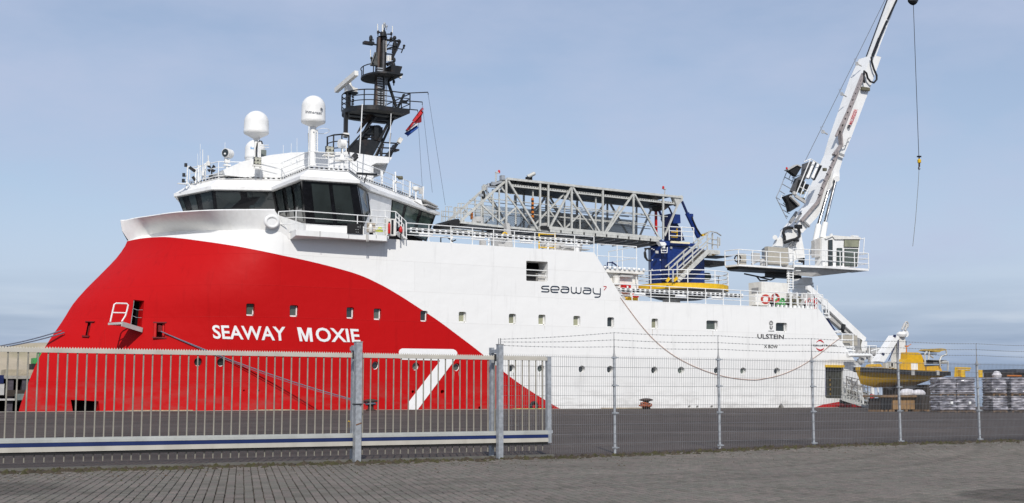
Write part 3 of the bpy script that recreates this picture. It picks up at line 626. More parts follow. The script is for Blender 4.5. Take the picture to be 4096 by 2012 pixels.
kp = [S(x, y, min(Y, YC - .02)) for x, y, Y in KN]; tp = [S(x, y, min(Y, YC - .02)) for x, y, Y in TP]
def crom(P, n):                              # smooth curve through points, evenly resampled
    o = []
    for i in range(len(P) - 1):
        p0, p1, p2, p3 = P[max(0, i - 1)], P[i], P[i + 1], P[min(len(P) - 1, i + 2)]
        for k_ in range(12): t = k_ / 12; o.append((p1 * 2 + (p2 - p0) * t + (p0 * 2 - p1 * 5 + p2 * 4 - p3) * t * t + (p1 * 3 - p0 - p2 * 3 + p3) * t ** 3) * .5)
    return resample(o + [P[-1]], n)
kp = crom(kp[:-1], 30) + [kp[-1]]; tp = crom(tp[:-1], 30) + [tp[-1]]
b = MB(); n = len(kp); inn = V((.10, .16, 0))
# two plates high, with the stem folded back at its very front
mid = [lerp(a, c, .5) for a, c in zip(kp, tp)]; mid[0] = S(488, 923, YC - .02)
rings = [kp, mid, tp]; vs = [p for r_ in rings for p in r_] + [p + inn for r_ in rings for p in r_]
fs = []
for r_ in range(2):
    for i in range(n - 1):
        a = r_ * n + i; fs.append((a, a + 1, a + n + 1, a + n)); a += 3 * n; fs.append((a, a + n, a + n + 1, a + 1))
for i in range(n - 1): fs.append((2 * n + i, 2 * n + i + 1, 5 * n + i + 1, 5 * n + i))
for r_ in range(2): fs.append((r_ * n + n - 1, (r_ + 3) * n + n - 1, (r_ + 4) * n + n - 1, (r_ + 1) * n + n - 1))
sk_ = [V((p.x + .05, max(p.y + .05, YC - half(p.x + .05, 12.7) + .12) if p.x > 24.5 else YC - .02, 12.7)) for p in kp]
b2 = MB(); b2.add(kp + sk_, [(i + n, i + n + 1, i + 1, i) for i in range(n - 1)]); b2.add([V((p.x, 2 * YC - p.y, p.z)) for p in kp + sk_], [(i, i + 1, i + n + 1, i + n) for i in range(n - 1)]); b2.build('bulwark_skirt', M['white'], ship, smooth=True)
b.add(vs, fs)
mir = [V((p.x, 2 * YC - p.y, p.z)) for p in vs]; b.add(mir, [f[::-1] for f in fs])
bul = b.build('bulwark', M['white'], ship, smooth=True)
b = MB(); b.path([p + V((.05, .08, .02)) for p in tp[:-1]], .07, 6); b.build('bulwark_rail', M['white'], bul, smooth=True)
# oval mooring port with a thick rolled ring
c = S(1087, 887, 91.35); b = MB(); b.ring(c, .46, .14, (0, 1, .05), 28, 10, .84); ch = b.build('mooring_port', M['white'], bul, smooth=True)
b = MB(); b.lathe(c + V((0, .0, 0)), [(.01, -.01), (.40, -.01), (.40, .01), (.01, .01)], 20); b.v = [V((v.x, c.y - .07 + (v.z - c.z), c.z + (v.y - c.y) * .84)) for v in b.v]; b.build('port_plate', M['white'], ch)

# ------------------------------------------------------------------ lettering on the hull
def text_mesh(txt, bold=0, res=3):
    cu = bpy.data.curves.new('t', 'FONT'); cu.body = txt; cu.size = 1; cu.offset = bold; cu.resolution_u = res
    o = bpy.data.objects.new('t', cu); COL.objects.link(o); dg = bpy.context.evaluated_depsgraph_get(); dg.update()
    me = bpy.data.meshes.new_from_object(o.evaluated_get(dg), depsgraph=dg)
    vs = [v.co.copy() for v in me.vertices]; fs = [tuple(p.vertices) for p in me.polygons]
    bpy.data.objects.remove(o); bpy.data.curves.remove(cu); bpy.data.meshes.remove(me)
    xa = min(v.x for v in vs); xb = max(v.x for v in vs); ya = min(v.y for v in vs); yb = max(v.y for v in vs)
    return [((v.x - xa) / (xb - xa), (v.y - ya) / (yb - ya)) for v in vs], fs
def text_on(txt, tl, tr, bl, br, surf, off, name, m, par, bold=0):
    uv, fs = text_mesh(txt, bold); b = MB(); vs = []
    for u, v in uv:
        x = (tl[0] * (1 - u) + tr[0] * u) * v + (bl[0] * (1 - u) + br[0] * u) * (1 - v); y = (tl[1] * (1 - u) + tr[1] * u) * v + (bl[1] * (1 - u) + br[1] * u) * (1 - v)
        vs.append(surf(x, y) + off)
    b.add(vs, fs); return b.build(name, m, par)
OFF = V((-.012, -.03, 0))
def stroke(b, pts, r, surf, off=OFF, caps=True):           # flat ribbon letter stroke
    q = [surf(*p) + off for p in pts]
    ax = V((0, 1, 0))
    sm_ = []
    for i, p in enumerate(q):                              # round the corners
        if 0 < i < len(q) - 1:
            a = lerp(p, q[i - 1], min(.45, .12 / max(.01, (q[i - 1] - p).length))); c = lerp(p, q[i + 1], min(.45, .12 / max(.01, (q[i + 1] - p).length)))
            sm_ += [a, lerp(lerp(a, p, .55), lerp(c, p, .55), .5), c]
        else: sm_.append(p)
    for p, c in zip(sm_, sm_[1:]):
        d = (c - p); s = V((d.z, 0, -d.x)).normalized() * r; o = len(b.v); b.add([p - s, p + s, c + s, c - s], [(0, 1, 2, 3)])
    if caps:
        for p in sm_: b.disc(p - V((0, .002, 0)), r, ax, 10)
nm = text_on('SEAWAY', (847, 1300), (1141, 1307), (854, 1355), (1146, 1364), H, OFF, 'name_lettering', M['letterwhite'], ship, .02)
text_on('OXIE', (1259, 1309.5), (1434, 1316), (1267, 1367.5), (1443, 1370), H, OFF, 'name_lettering', M['letterwhite'], ship, .02)
b = MB(); vs = []
for u, v in ((0, 0), (0, 1), (.28, 1), (.5, .36), (.72, 1), (1, 1), (1, 0), (.79, 0), (.79, .66), (.58, 0), (.42, 0), (.21, .66), (.21, 0)):
    x = (1188 + 58 * u) * v + (1199 + 53 * u) * (1 - v); y = (1309 + 2.5 * u) * v + (1365 + 2 * u) * (1 - v); vs.append(H(x, y) + OFF)
b.add(vs, [tuple(range(len(vs)))]); b.build('name_lettering', M['letterwhite'], ship)
S15 = lambda x, y: S(x, y, YS)
text_on('ULSTEIN', (3029, 1335.5), (3135, 1338.5), (3030, 1354), (3135, 1356.5), S15, OFF, 'builder_lettering', M['letterblack'], ship, .018)
text_on('X BOW', (3056, 1379.2), (3111, 1380.8), (3056, 1391.8), (3111, 1393.3), S15, OFF, 'builder_lettering', M['letterblack'], ship, .012)
text_on('FJELLSTRAND', (3252, 1378.2), (3346, 1379), (3252, 1386.5), (3346, 1387.3), S15, OFF, 'yard_lettering', M['letterblack'], ship, .02)
k = lambda x, y: (2950 + x / 4.866, 1240 + y / 4.866)
for po in ([(1528, 640), (1545, 612), (1585, 580), (1620, 578), (1660, 605), (1684, 650), (1650, 625), (1615, 605), (1580, 605), (1550, 622)], [(1522, 725), (1545, 765), (1590, 798), (1640, 795), (1675, 765), (1688, 730), (1655, 755), (1615, 768), (1575, 760), (1545, 742)]):
    b = MB(); b.add([S15(*k(*p)) + OFF for p in po], [tuple(range(len(po)))]); b.build('yard_emblem', M['redprint'], ship)
b = MB()
for st_ in ([(625, 285), (682, 285), (690, 240), (652, 203), (615, 240), (625, 285)], [(640, 283), (632, 245), (652, 225), (672, 245), (667, 283)], [(628, 305), (628, 350), (640, 368), (652, 373), (668, 368), (681, 350), (681, 305)], [(640, 305), (640, 345), (652, 357), (667, 345), (667, 305)], [(600, 408), (710, 410)]): stroke(b, [k(*p) for p in st_], .022, S15, OFF, False)
b.build('crest_emblem', M['letterblack'], ship)
k2 = lambda p: (2060 + p[0] / 5.855, 1100 + p[1] / 5.855)
let = [[(790, 262), (660, 262), (625, 280), (625, 312), (665, 328), (760, 328), (798, 350), (795, 385), (760, 396), (625, 388)],
       [(845, 342), (1030, 346), (1032, 300), (1000, 272), (875, 265), (842, 290), (838, 350), (850, 392), (890, 404), (1002, 406)],
       [(1100, 275), (1222, 280), (1262, 310), (1258, 385), (1228, 414), (1110, 410), (1074, 385), (1080, 340), (1125, 326), (1255, 336)],
       [(1318, 285), (1318, 395), (1350, 425), (1402, 428), (1432, 400), (1432, 290)], [(1432, 400), (1465, 430), (1512, 432), (1545, 405), (1545, 296)],
       [(1618, 300), (1736, 306), (1780, 335), (1775, 410), (1745, 439), (1625, 435), (1592, 410), (1598, 365), (1640, 352), (1772, 362)],
       [(1830, 310), (1830, 405), (1870, 440), (1995, 446)], [(1999, 318), (1997, 485), (1965, 518), (1870, 518)]]
for sx in let:
    b = MB(); stroke(b, [k2(p) for p in sx], .047, S15); b.build('operator_lettering', M['letternavy'], ship)
b = MB(); stroke(b, [k2(p) for p in ((2072, 266), (2152, 270), (2085, 356))], .03, S15, caps=False); b.build('operator_numeral', M['redprint'], ship)
k3 = lambda x, y: (1400 + x / 2.109, 1280 + y / 2.109)
po = [(440, 240), (870, 246), (892, 256), (905, 275), (905, 300), (895, 322), (570, 757), (490, 758), (490, 697), (762, 342), (440, 335), (420, 326), (412, 308), (412, 266), (420, 250)]
b = MB(); b.add([H(*k3(*p)) + OFF for p in po], [tuple(range(len(po)))]); b.build('hull_numeral', M['letterwhite'], ship)
# ------------------------------------------------------------------ railings
def railing(par, pts, h=1.25, rails=(1, .66, .33), step=1.6, r=.042, m='rail', name='railing', closed=False, posts=True):
    b = MB(); pts = [V(p) for p in pts]
    if closed: pts = pts + [pts[0]]
    for f in rails: b.path([p + V((0, 0, h * f)) for p in pts], r * (1 if f == 1 else .8), 5)
    if posts:
        due = 0.0
        for p, q in zip(pts, pts[1:]):
            Ls = (q - p).length
            if Ls >= step * .8:
                n = max(1, round(Ls / step))
                for i in range(n): c = lerp(p, q, i / n); b.tube(c, c + V((0, 0, h)), r, 5)
                due = 0.0 + step * .5
            else:                            # short chords of a curve: a post only every full step
                if due <= 0: b.tube(p, p + V((0, 0, h)), r, 5); due += step
                due -= Ls
        b.tube(pts[-1], pts[-1] + V((0, 0, h)), r, 5)
    return b.build(name, M[m], par)
# ------------------------------------------------------------------ bridge
OUT = [S(695, 786, 102.5), S(845, 757, 98.2), S(1085, 761, 97.2), S(1200, 717, 91.5), S(1440, 733, 91.3), S(1483, 763, 94.0), S(1579, 795, 96.3), S(1760, 861, 101.8)]
BOT = [S(736, 856, 102.4), S(862, 858, 98.9), S(1113, 860, 98.0), S(1224, 898, 92.3), S(1455, 906, 92.0), S(1478, 850, 93.6), S(1552, 900, 96.9), S(1706, 966, 101.6)]
mirr = lambda L: [V((p.x, 2 * YC - p.y, p.z)) for p in L[::-1] if abs(p.y - YC) > .8]
OUTR = OUT + mirr(OUT)
cen = sum(OUTR, V((0, 0, 0))) / len(OUTR)
fas = .26
top = [p + V((0, 0, fas)) for p in OUTR]
def inset(L, d, dz):
    n = len(L); o = []
    for i, p in enumerate(L):
        a = (p - L[i - 1]); c = (L[(i + 1) % n] - p); a.z = c.z = 0; a.normalize(); c.normalize()
        na = V((-a.y, a.x, 0)); nc = V((-c.y, c.x, 0)); m = (na + nc); m = m.normalized() * (d / max(.5, m.normalized().dot(na)))
        if (p + m - cen).length > (p - cen).length: m = -m
        o.append(p + m + V((0, 0, dz)))
    return o
inn_ = inset(top, 1.15, .78)
bridge = MB(); bridge.hull2(OUTR, top)
brf = bridge.build('bridge_roof', M['white'], ship)
b = MB(); b.hull2([p + V((0, 0, .002)) for p in inset(top, .06, 0)], inn_); b.build('roof_slope', M['white'], brf)
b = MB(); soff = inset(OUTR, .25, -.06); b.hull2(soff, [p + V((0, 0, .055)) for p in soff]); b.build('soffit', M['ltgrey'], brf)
# window band: black glazed backing leaning out under the eaves
wt = inset(OUTR, .28, -.05)
wtop = wt[:8]; wbot = BOT
def glaze(i, panes, gl, lo=.04, hi=.94):
    a, c = wtop[i], wtop[i + 1]; d, e_ = wbot[i], wbot[i + 1]; nrm = (c - a).cross(d - a).normalized()
    if nrm.y > 0: nrm = -nrm
    b = MB(); b.prism([a, c, e_, d], -nrm * .12); wb = b.build('window_frame', M['mullion'], ship)
    for u0, u1, g in panes:
        pt = lambda u, v: lerp(lerp(a, d, v), lerp(c, e_, v), u)
        b = MB(); b.prism([pt(u0, lo), pt(u1, lo), pt(u1, hi), pt(u0, hi)], nrm * .025); b.build('window_pane', M[g or gl], wb)
glaze(0, [(.03, .13, None), (.32, .50, None), (.66, .97, None)], 'glass')
wtop0 = wtop[1]; glaze(1, [(.04, .44, None), (.555, .63, None), (.64, .97, None)], 'glass')
glaze(2, [(.08, .30, None), (.45, .62, None), (.72, .92, None)], 'glass')
glaze(3, [(.16, .47, None), (.54, .86, None)], 'glass')
glaze(4, [(.12, .88, None)], 'glass')
glaze(6, [(.03, .26, None), (.33, .60, None), (.68, .95, None)], 'glassgreen')
# walls below and between the windows
zb_ = 13.0
b = MB(); low_ = [V((p.x, p.y, zb_)) for p in wbot]
for i in (0, 1, 2, 3, 4):
    a, c = wbot[i], wbot[i + 1]; b.add([a, c, V((c.x, c.y, zb_)), V((a.x, a.y, zb_))], [(0, 1, 2, 3)])
a, c = wtop[5], wtop[6]; d, e_ = V((wtop[5].x - .2, wtop[5].y + .15, zb_)), V((wbot[6].x, wbot[6].y, zb_))
b.add([a, lerp(a, c, .62), lerp(d, e_, .2), d], [(0, 1, 2, 3)]); b.add([lerp(a, c, .62), c, wbot[6], e_, lerp(d, e_, .2)], [(0, 1, 2, 3, 4)])
b.add([wtop[5], wbot[5], V((wbot[5].x, wbot[5].y, zb_)), d], [(0, 1, 2, 3)])
wl = b.build('bridge_wall', M['white'], ship)
bk = inset([V((p.x, p.y, zb_)) for p in (low_[:6] + [e_, low_[7]] + mirr(low_[:6] + [e_, low_[7]]))], .3, 0)
b = MB(); b.hull2(bk, [V((p.x, p.y, 17.3)) for p in inset(bk, -.05, 0)]); b.build('bridge_core', M['dark'], ship)
b = MB(); pu = lambda u, v: lerp(lerp(a, d, v), lerp(c, e_, v), u)
b.prism([pu(.10, .42), pu(.24, .42), pu(.22, .86), pu(.09, .86)], V((.05, -.07, 0))); dr = b.build('wing_door', M['offwhite'], ship)
b = MB(); b.prism([pu(.14, .48) + V((.05, -.08, 0)), pu(.19, .48) + V((.05, -.08, 0)), pu(.18, .62) + V((.05, -.08, 0)), pu(.13, .62) + V((.05, -.08, 0))], V((.01, -.015, 0))); b.build('door_window', M['glass'], dr)

# wing balcony
WZ = 13.28
bo = [S(1163, 957, 91.35), S(1184, 941, 90.35), S(1330, 950, 90.3), S(1430, 957, 90.3), S(1547, 964, 90.3), S(1551, 968, 91.45)]
tz = bo[1].z + .42
b = MB(); ins = [V((p.x, min(p.y + .0, 91.4), p.z)) for p in bo]; b.hull2([*ins, V((bo[-1].x, 92.4, bo[-1].z)), V((bo[0].x, 92.4, bo[0].z))], [*[V((p.x, p.y, tz)) for p in ins], V((bo[-1].x, 92.4, tz)), V((bo[0].x, 92.4, tz))])
bal = b.build('wing_balcony', M['white'], ship)
base = [V((p.x, p.y + .06, tz)) for p in (S(1130, 935, 91.4), bo[1], bo[2], bo[3], bo[4])]
base[0] = V((bo[0].x - .9, 91.6, tz)); railing(bal, base, 1.42, step=2.6, r=.04)
b = MB()
for x in (1280, 1395, 1505): p = S(x, 950, 90.28); b = MB(); b.bx((p.x - .015, 90.27, p.z - .05), (p.x + .015, 90.33, tz + .003)); b.build('seam_plate', M['grey'], bal)
p0 = cA(975, 955, 90.25); p1 = cA(1152, 1082, 90.25); b = MB(); b.bx((p0.x, 90.2, p1.z), (p1.x, 90.29, p0.z)); db = b.build('display_board', M['blackmat'], bal)
b = MB()
for (x, y, w_, h_) in ((1102, 1000, 24, 3), (1124, 1000, 3, 30), (1075, 1030, 12, 3), (1100, 1030, 14, 3), (1078, 1058, 10, 3), (1100, 1060, 12, 3)):
    q = cA(x, y, 90.19); b.box((q.x, 90.19, q.z), (w_ / 2.875 / 50, .01, h_ / 2.875 / 50 + .03))
b.build('display_marks', M['grey'], db)
p = cA(1243, 1060, 90.4); b = MB(); b.lathe(p, [(.12, 0), (.16, .05), (.16, .42), (.12, .46), (.10, .62), (.03, .66)], 14); b.build('wing_lamp', M['offwhite'], bal, smooth=True)
p = cA(1248, 1010, 90.7); b = MB(); b.box(p, (.62, .25, .72)); b.build('locker', mat('beige_locker', (.48, .42, .34), .6, var=.15), bal)
b = MB()
for x in (1197, 1214): q = cA(x, 1085, 90.25); b.tube(q, q - V((0, 0, .55)), .04, 6)
b.build('drain_pipe', M['ltgrey'], bal)
# aft end of the wing: cabinet with extinguisher, stair down
q0 = cA(1438, 900, 90.4); q1 = cA(1535, 1100, 90.4); b = MB(); b.bx((q0.x, 90.45, q1.z), (q1.x, 90.95, q0.z)); cb = b.build('wing_cabinet', M['offwhite'], bal)
b = MB(); q = cA(1495, 1000, 90.4); b.bx((q.x - .08, 90.42, q.z - .55), (q.x + .1, 90.449, q.z + .55)); b.build('cabinet_slot', M['black'], cb)
g_ = cA(1460, 965, 90.3); ex = thing('fire_extinguisher', (g_.x, 90.33, g_.z - .8), 'tall red fire extinguisher against the white cabinet on the bridge wing', 'extinguisher')
b = MB(); b.lathe((g_.x, 90.33, g_.z - .8), [(.02, .05), (.09, .06), (.10, .1), (.10, .75), (.07, .85), (.03, .88)], 12); b.build('cylinder', M['red'], ex, smooth=True)
b = MB(); b.box((g_.x, 90.33, g_.z + .13), (.1, .1, .1)); b.build('valve', M['black'], ex)
g_ = cA(1590, 1075, 90.9); ob = thing('beacon_light', (g_.x, 90.9, g_.z), 'orange-red beacon light on the rail aft of the bridge wing', 'beacon')
b = MB(); b.lathe(g_, [(.03, 0), (.05, .05), (.13, .12), (.15, .28), (.12, .42), (.06, .5), (.05, .58), (.02, .6)], 12); b.build('body', M['red'], ob, smooth=True)
b = MB(); b.tube(g_ - V((0, 0, .5)), g_ + V((0, 0, .02)), .05, 6); b.build('stalk', M['black'], ob)
g_ = cA(1350, 1030, 91.0); rb = thing('rain_jacket', g_ - V((.6, 0, .3)), 'yellow-green jacket lying bundled over a bar on the bridge wing', 'jacket')
b = MB(); b.lathe(g_ - V((0, 0, .2)), [(.06, 0), (.30, .03), (.24, .2), (.13, .36), (.03, .42)], 9, 1, .5); b.build('cloth', mat('hi_vis_cloth', (.55, .60, .10), .8, var=.3), rb, smooth=True)
b = MB(); b.box(g_ + V((-.3, 0, -.12)), (.3, .2, .1)); b.build('sleeve', bpy.data.materials['hi_vis_cloth'], rb)
# stair rails from the wing up to and along the upper deck
b = MB()
for pts in ([(1245, 880), (1250, 806), (1410, 812), (1533, 824), (1650, 935), (1655, 1140)], [(1410, 812), (1412, 890)], [(1535, 880), (1625, 975), (1625, 1130)], [(1535, 930), (1610, 1005), (1612, 1110)], [(1533, 824), (1533, 1090)], [(1570, 862), (1570, 1000)], [(1600, 890), (1600, 1000)], [(1245, 1000), (1410, 1000)], [(1250, 880), (1440, 890)], [(1315, 880), (1315, 1120)], [(1410, 890), (1410, 1000)]):
    b.path([cA(x, y, 91.0) for x, y in pts], .042, 5)
b.build('stair_rail', M['rail'], bal)
b = MB(); b.bar(cA(1545, 1060, 91.9), cA(1640, 1145, 91.9), .7, .12); b.build('stair', M['white'], bal)
# upper deck rail with cable ladder and strip lamps behind it
def deck_rail(px0, px1, ptz, h, Y, z, step, par=ship): railing(par, [V((S(px0, 1000, Y).x, Y, z)), V((S(px1, 1000, Y).x, Y, z))], h, step=step)
deck_rail(1625, 2376, 0, 1.38, 91.75, ZU, 1.95)
def cable_ladder(xa, xb, Y, z, lamps, par=ship):
    b = MB(); b.bx((xa, Y, z - .20), (xb, Y + .25, z - .15)); b.bx((xa, Y, z + .14), (xb, Y + .25, z + .18))
    x = xa
    while x < xb: b.bx((x, Y - .02, z - .19), (x + .17, Y + .2, z + .17)); x += .52
    o = b.build('cable_ladder', M['rail'], par)
    b = MB(); b.bx((xa, Y + .06, z - .145), (xb, Y + .22, z + .135)); b.build('cables', M['blackmat'], o)
    for lx in lamps: b = MB(); b.bx((lx, Y - .22, z - .48), (lx + 1.15, Y - .03, z - .22)); b.build('strip_lamp', M['rail'], o)
xz = lambda px: S(px, 900, 92.3).x
cable_ladder(xz(1640), xz(2360), 92.3, ZU + .95, [xz(1675), xz(1884), xz(2078), xz(2258)])
b = MB()
for px in (1808, 1955, 2192): p = S(px, 970, 92.4); b.tube((p.x, 92.4, ZU), (p.x, 92.4, ZU + .95), .07, 6)
b.build('ladder_stay', M['rail'], ship)
b = MB(); p = S(1790, 960, 91.9); b.path([(p.x - .6, 91.9, ZU), (p.x - .6, 91.9, ZU + .45), (p.x, 91.9, ZU + .5), (p.x + .5, 92, ZU + .2), (p.x + .8, 92, ZU + .35)], .06, 6); b.build('deck_cable', M['blackmat'], ship)
xm = lambda px, Y=91.75: S(px, 1200, Y).x
railing(ship, [V((xm(2450), 91.7, ZD)), V((xm(3290), 91.7, ZD))], 1.38, step=1.95)
cable_ladder(xm(2455), xm(2990), 92.3, ZD + .96, [xm(2548), xm(2715), xm(2860)])
# stern rail following the slope
b = MB()
for pts in ([(3268, 1142), (3272, 1234)], [(3230, 1170), (3310, 1200), (3315, 1262)], [(3285, 1190), (3290, 1262)], [(3262, 1178), (3262, 1235)], [(3288, 1236), (3313, 1236)], [(3290, 1262), (3316, 1270)]): b.path([S(x, y, 92.2) for x, y in pts], .045, 5)
b.build('stern_rail', M['rail'], ship)

# ------------------------------------------------------------------ roof equipment
rr = inn_[:8]
# cable tray round the edge, railing above
lineA = [rr[0], rr[1], rr[2], rr[3], rr[4], rr[5], rr[6], rr[7]]
railing(ship, lineA, 1.38, step=1.75, r=.036)
b = MB()
for p, q in zip(lineA, lineA[1:]):
    n = max(1, round((q - p).length / .42))
    for i in range(n): c = lerp(p, q, (i + .5) / n); e1 = (q - p).normalized() * .1; b.bar(c - e1 + V((0, -.12, .09)), c + e1 + V((0, -.12, .09)), .06, .13)
b.build('roof_cable_tray', M['black'], ship)
b = MB()
for p, q in zip(lineA, lineA[1:]): b.bar(p + V((0, -.05, .24)), q + V((0, -.05, .24)), .07, .05); b.bar(p + V((0, -.1, .02)), q + V((0, -.1, .02)), .1, .05)
b.each('roof_edge_rail', M['white'], ship)
# raised casing on the monkey island with an overhanging after end
def ys(L, Y): return [S(x, y, Y) for x, y in L]
prof = [(900, 700), (893, 679), (975, 644), (1081, 620), (1163, 610), (1238, 608), (1389, 607), (1494, 623), (1569, 629), (1554, 652), (1505, 652), (1486, 662), (1486, 745), (1200, 735)]
n0 = ys(prof, 98.6); b = MB(); b.prism(n0, V((0, 4.2, 0))); cas = b.build('roof_casing', M['white'], ship)
b = MB(); b.prism(ys([(1490, 654), (1552, 654), (1536, 697), (1489, 697)], 99.6), V((0, 2.8, 0))); b.build('casing_recess', M['ltgrey'], cas)

def radome(px, py_top, py_sk, r_px, Y, name, label, basepy, pole=.24, dark_under=True, dome_h=None, cone=.9):
    c = S(px, py_sk, Y); r = S(px + r_px, py_sk, Y); rad = abs((r - c).dot(RT)); ht = S(px, py_top, Y).z - c.z; bz = S(px, basepy, Y).z
    o = thing(name, (c.x, Y, bz), label, 'radome'); n = 12
    cyl = ht - rad * .95
    b = MB(); pr = [(rad * .96, -.1), (rad, -.02), (rad, .1), (rad * .985, .14), (rad * .97, cyl)] + [(rad * .97 * math.cos(math.pi / 2 * i / n), cyl + rad * .95 * math.sin(math.pi / 2 * i / n)) for i in range(1, n)] + [(.02, ht)]
    b.lathe((c.x, Y, c.z), pr, 36); dm_ = b.build('dome', M['dome'], o, smooth=True)
    b = MB(); b.lathe((c.x, Y, c.z), [(pole * 1.2, -cone), (pole * 1.6, -cone * .8), (rad * .95, -.12), (rad * .95, -.101)], 30); b.build('skirt', M['dome'], o, smooth=True)
    b = MB(); b.lathe((c.x, Y, bz), [(pole * 1.3, 0), (pole, .3), (pole, c.z - bz - cone + .02)], 16); b.build('pedestal', M['dome'], o, smooth=True)
    return o, V((c.x, Y, c.z)), rad
d1, c1_, r1_ = radome(1025, 444, 530, 56, 99.6, 'satellite_dome', 'leftmost tall white radome on a slim pole, without lettering', 700, .17, cone=.62)
d2, c2_, r2_ = radome(1253, 383, 486, 53, 95.2, 'satellite_dome', 'white radome lettered inmarsat, on a thick pole with a ladder', 664, .25, cone=.45)
d3, c3_, r3_ = radome(1020, 560, 632, 46, 104.0, 'satellite_dome', 'low squat white radome behind the leftmost one, with pale blue letters', 660, .5, cone=.35)
for o in (d1, d2, d3): o['group'] = 'satellite radomes on the bridge roof'
b = MB(); q = S(1054, 617, 103); b.box((q.x, c3_.y - r3_ * .86, q.z), (.5, .5, .75)); b.build('hatch', mat('green_grey_hatch', (.16, .18, .16), .5), d3)
def cylhit(c, r):
    def f(px, py):
        d = ray(px, py); ox, oy = EYE.x - c.x, EYE.y - c.y; a = d.x ** 2 + d.y ** 2; bb = 2 * (ox * d.x + oy * d.y); cc = ox * ox + oy * oy - r * r; D = max(0, bb * bb - 4 * a * cc)
        return EYE + d * ((-bb - math.sqrt(D)) / (2 * a))
    return f
kk = lambda x, y: (900 + x / 3.7196, 360 + y / 3.7196)
text_on('inmarsat', kk(1197, 296), kk(1440, 326), kk(1197, 342), kk(1437, 363), cylhit(c2_, r2_ * 1.0), V((0, -.03, 0)), 'lettering', M['letternavy'], d2, .008)
b = MB(); sf = cylhit(c2_, r2_)
for st_ in ([(1415, 275), (1432, 290), (1420, 305)], [(1428, 266), (1452, 290), (1436, 318)]): stroke(b, [kk(*p) for p in st_], .03, sf, V((0, -.04, 0)), False)
b.build('emblem', M['letternavy'], d2)
text_on('Se', kk(376, 843), kk(428, 846), kk(376, 876), kk(428, 880), cylhit(c3_, r3_ * 1.0), V((0, -.03, 0)), 'lettering', M['letterblue'], d3, .01)
# ladder and hoop on the middle dome's pole, cable on the left one
b = MB(); P = lambda x, y, Y=94.9: cK(x, y, Y)
for x in (1340, 1375): b.tube(P(x, 600), P(x, 925), .05, 6)
for i in range(12): y = 610 + i * 27; b.tube(P(1340, y), P(1375, y), .025, 4)
b.tube(P(1250, 540), P(1245, 1130), .05, 6); b.tube(P(1310, 618), P(1375, 618), .04, 5)
b.ring(P(1455, 610), .52, .025, (0, .25, 1), 20, 4); b.build('ladder', M['rail'], d2)
b = MB(); b.path([P(1238, 640), P(1242, 800), P(1240, 960), P(1255, 1110)], .03, 5); b.build('cable', M['black'], d2)
b = MB(); b.path([cK(555, 805, 99.2), cK(545, 765, 99.2), cK(515, 758, 99.2), cK(480, 795, 99.2), cK(465, 880, 99.2), cK(462, 1000, 99.2), cK(448, 1250, 99.2)], .06, 6); b.build('cable', M['black'], d1, smooth=True)
b = MB(); b.tube(cK(515, 640, 99.3), cK(513, 760, 99.3), .04, 5); b.tube(cK(500, 780, 99.1), cK(505, 1250, 99.1), .06, 6); b.tube(cK(525, 780, 99.1), cK(525, 1080, 99.1), .05, 6); b.bar(cK(520, 822, 99.1), cK(645, 822, 99.1), .2, .04); b.tube(cK(525, 858, 99.1), cK(655, 858, 99.1), .025, 4); b.build('bracket', M['dome'], d1)
# floodlight banks
def flood(c, s, Y, label, face=(-.15, -1, -.1)):
    o = thing('floodlight', c - V((0, 0, s * 1.3)), label, 'floodlight', 'four-lamp floodlights on the bridge roof')
    b = MB(); b.box(c, (s * 1.5, .22, s * 1.5)); b.build('housing', M['black'], o)
    for sx in (-1, 1):
        for sz in (-1, 1):
            b = MB(); b.disc(c + V((sx * s * .37, -.13, sz * s * .37)), s * .28, (0, -1, 0), 16); b.ring(c + V((sx * s * .37, -.13, sz * s * .37)), s * .29, .035, (0, 1, 0), 16, 5); b.build('lamp', M['lens'], o)
    b = MB(); b.box(c - V((0, 0, s * 1.0)), (s * 1.9, .3, .12)); b.tube(c - V((s * .6, 0, s * 1.7)), c - V((s * .6, 0, s * .9)), .05, 6); b.tube(c - V((-s * .6, 0, s * 1.7)), c - V((-s * .6, 0, s * .9)), .05, 6); b.build('bracket', M['offwhite'], o)
flood(cK(1553, 898, 94.6), .42, 94.6, 'black four-lamp floodlight right of the lettered radome\'s pole')
flood(cK(482, 1055, 97.6), .38, 97.6, 'black four-lamp floodlight at the foot of the leftmost radome')
# searchlight on the fore edge
p = cB(745, 155, 99.0); o = thing('searchlight', p - V((0, 0, 1.7)), 'large white drum searchlight with round dark glass, left of the radomes', 'searchlight')
b = MB(); b.tube(p + V((-.22, -.22, 0)), p + V((.30, .17, .0)), .37, 20); b.build('drum', M['dome'], o, smooth=True)
b = MB(); c = p + V((-.235, -.23, 0)); b.tube(c, c + V((-.03, -.02, 0)), .31, 20); gl_ = b.build('lens', M['glass'], o); b = MB(); b.ball(c + V((-.04, -.05, -.1)), .09, 8); b.build('reflector', M['white'], gl_)
b = MB(); b.tube(p - V((0, 0, 1.9)), p - V((0, 0, .3)), .07, 8); b.box(p - V((0, 0, .62)), (.4, .25, .3)); b.box(p - V((0, 0, .95)), (.55, .3, .12)); b.build('stand', M['dome'], o)
def whip(px, y0, y1, Y, label, r=.03, m='rail', px2=None):
    a = S(px, y1, Y); c = S(px2 or px, y0, Y); b = MB(); b.tube(a, lerp(a, c, .3), r, 5); b.tube(lerp(a, c, .3), c, r * .55, 5); b.lathe(a, [(r * 2, -.05), (r * 2, .25), (r, .3)], 6); o = b.build('whip_antenna', M[m])
    return tag(o, label, 'antenna', 'whip antennas on the bridge roof')
whip(800, 575, 720, 100.5, 'tallest thin whip antenna at the bridge roof\'s fore corner', px2=801)
whip(811, 598, 700, 100.8, 'short thick whip antenna just right of the tallest one, fore corner', .06)
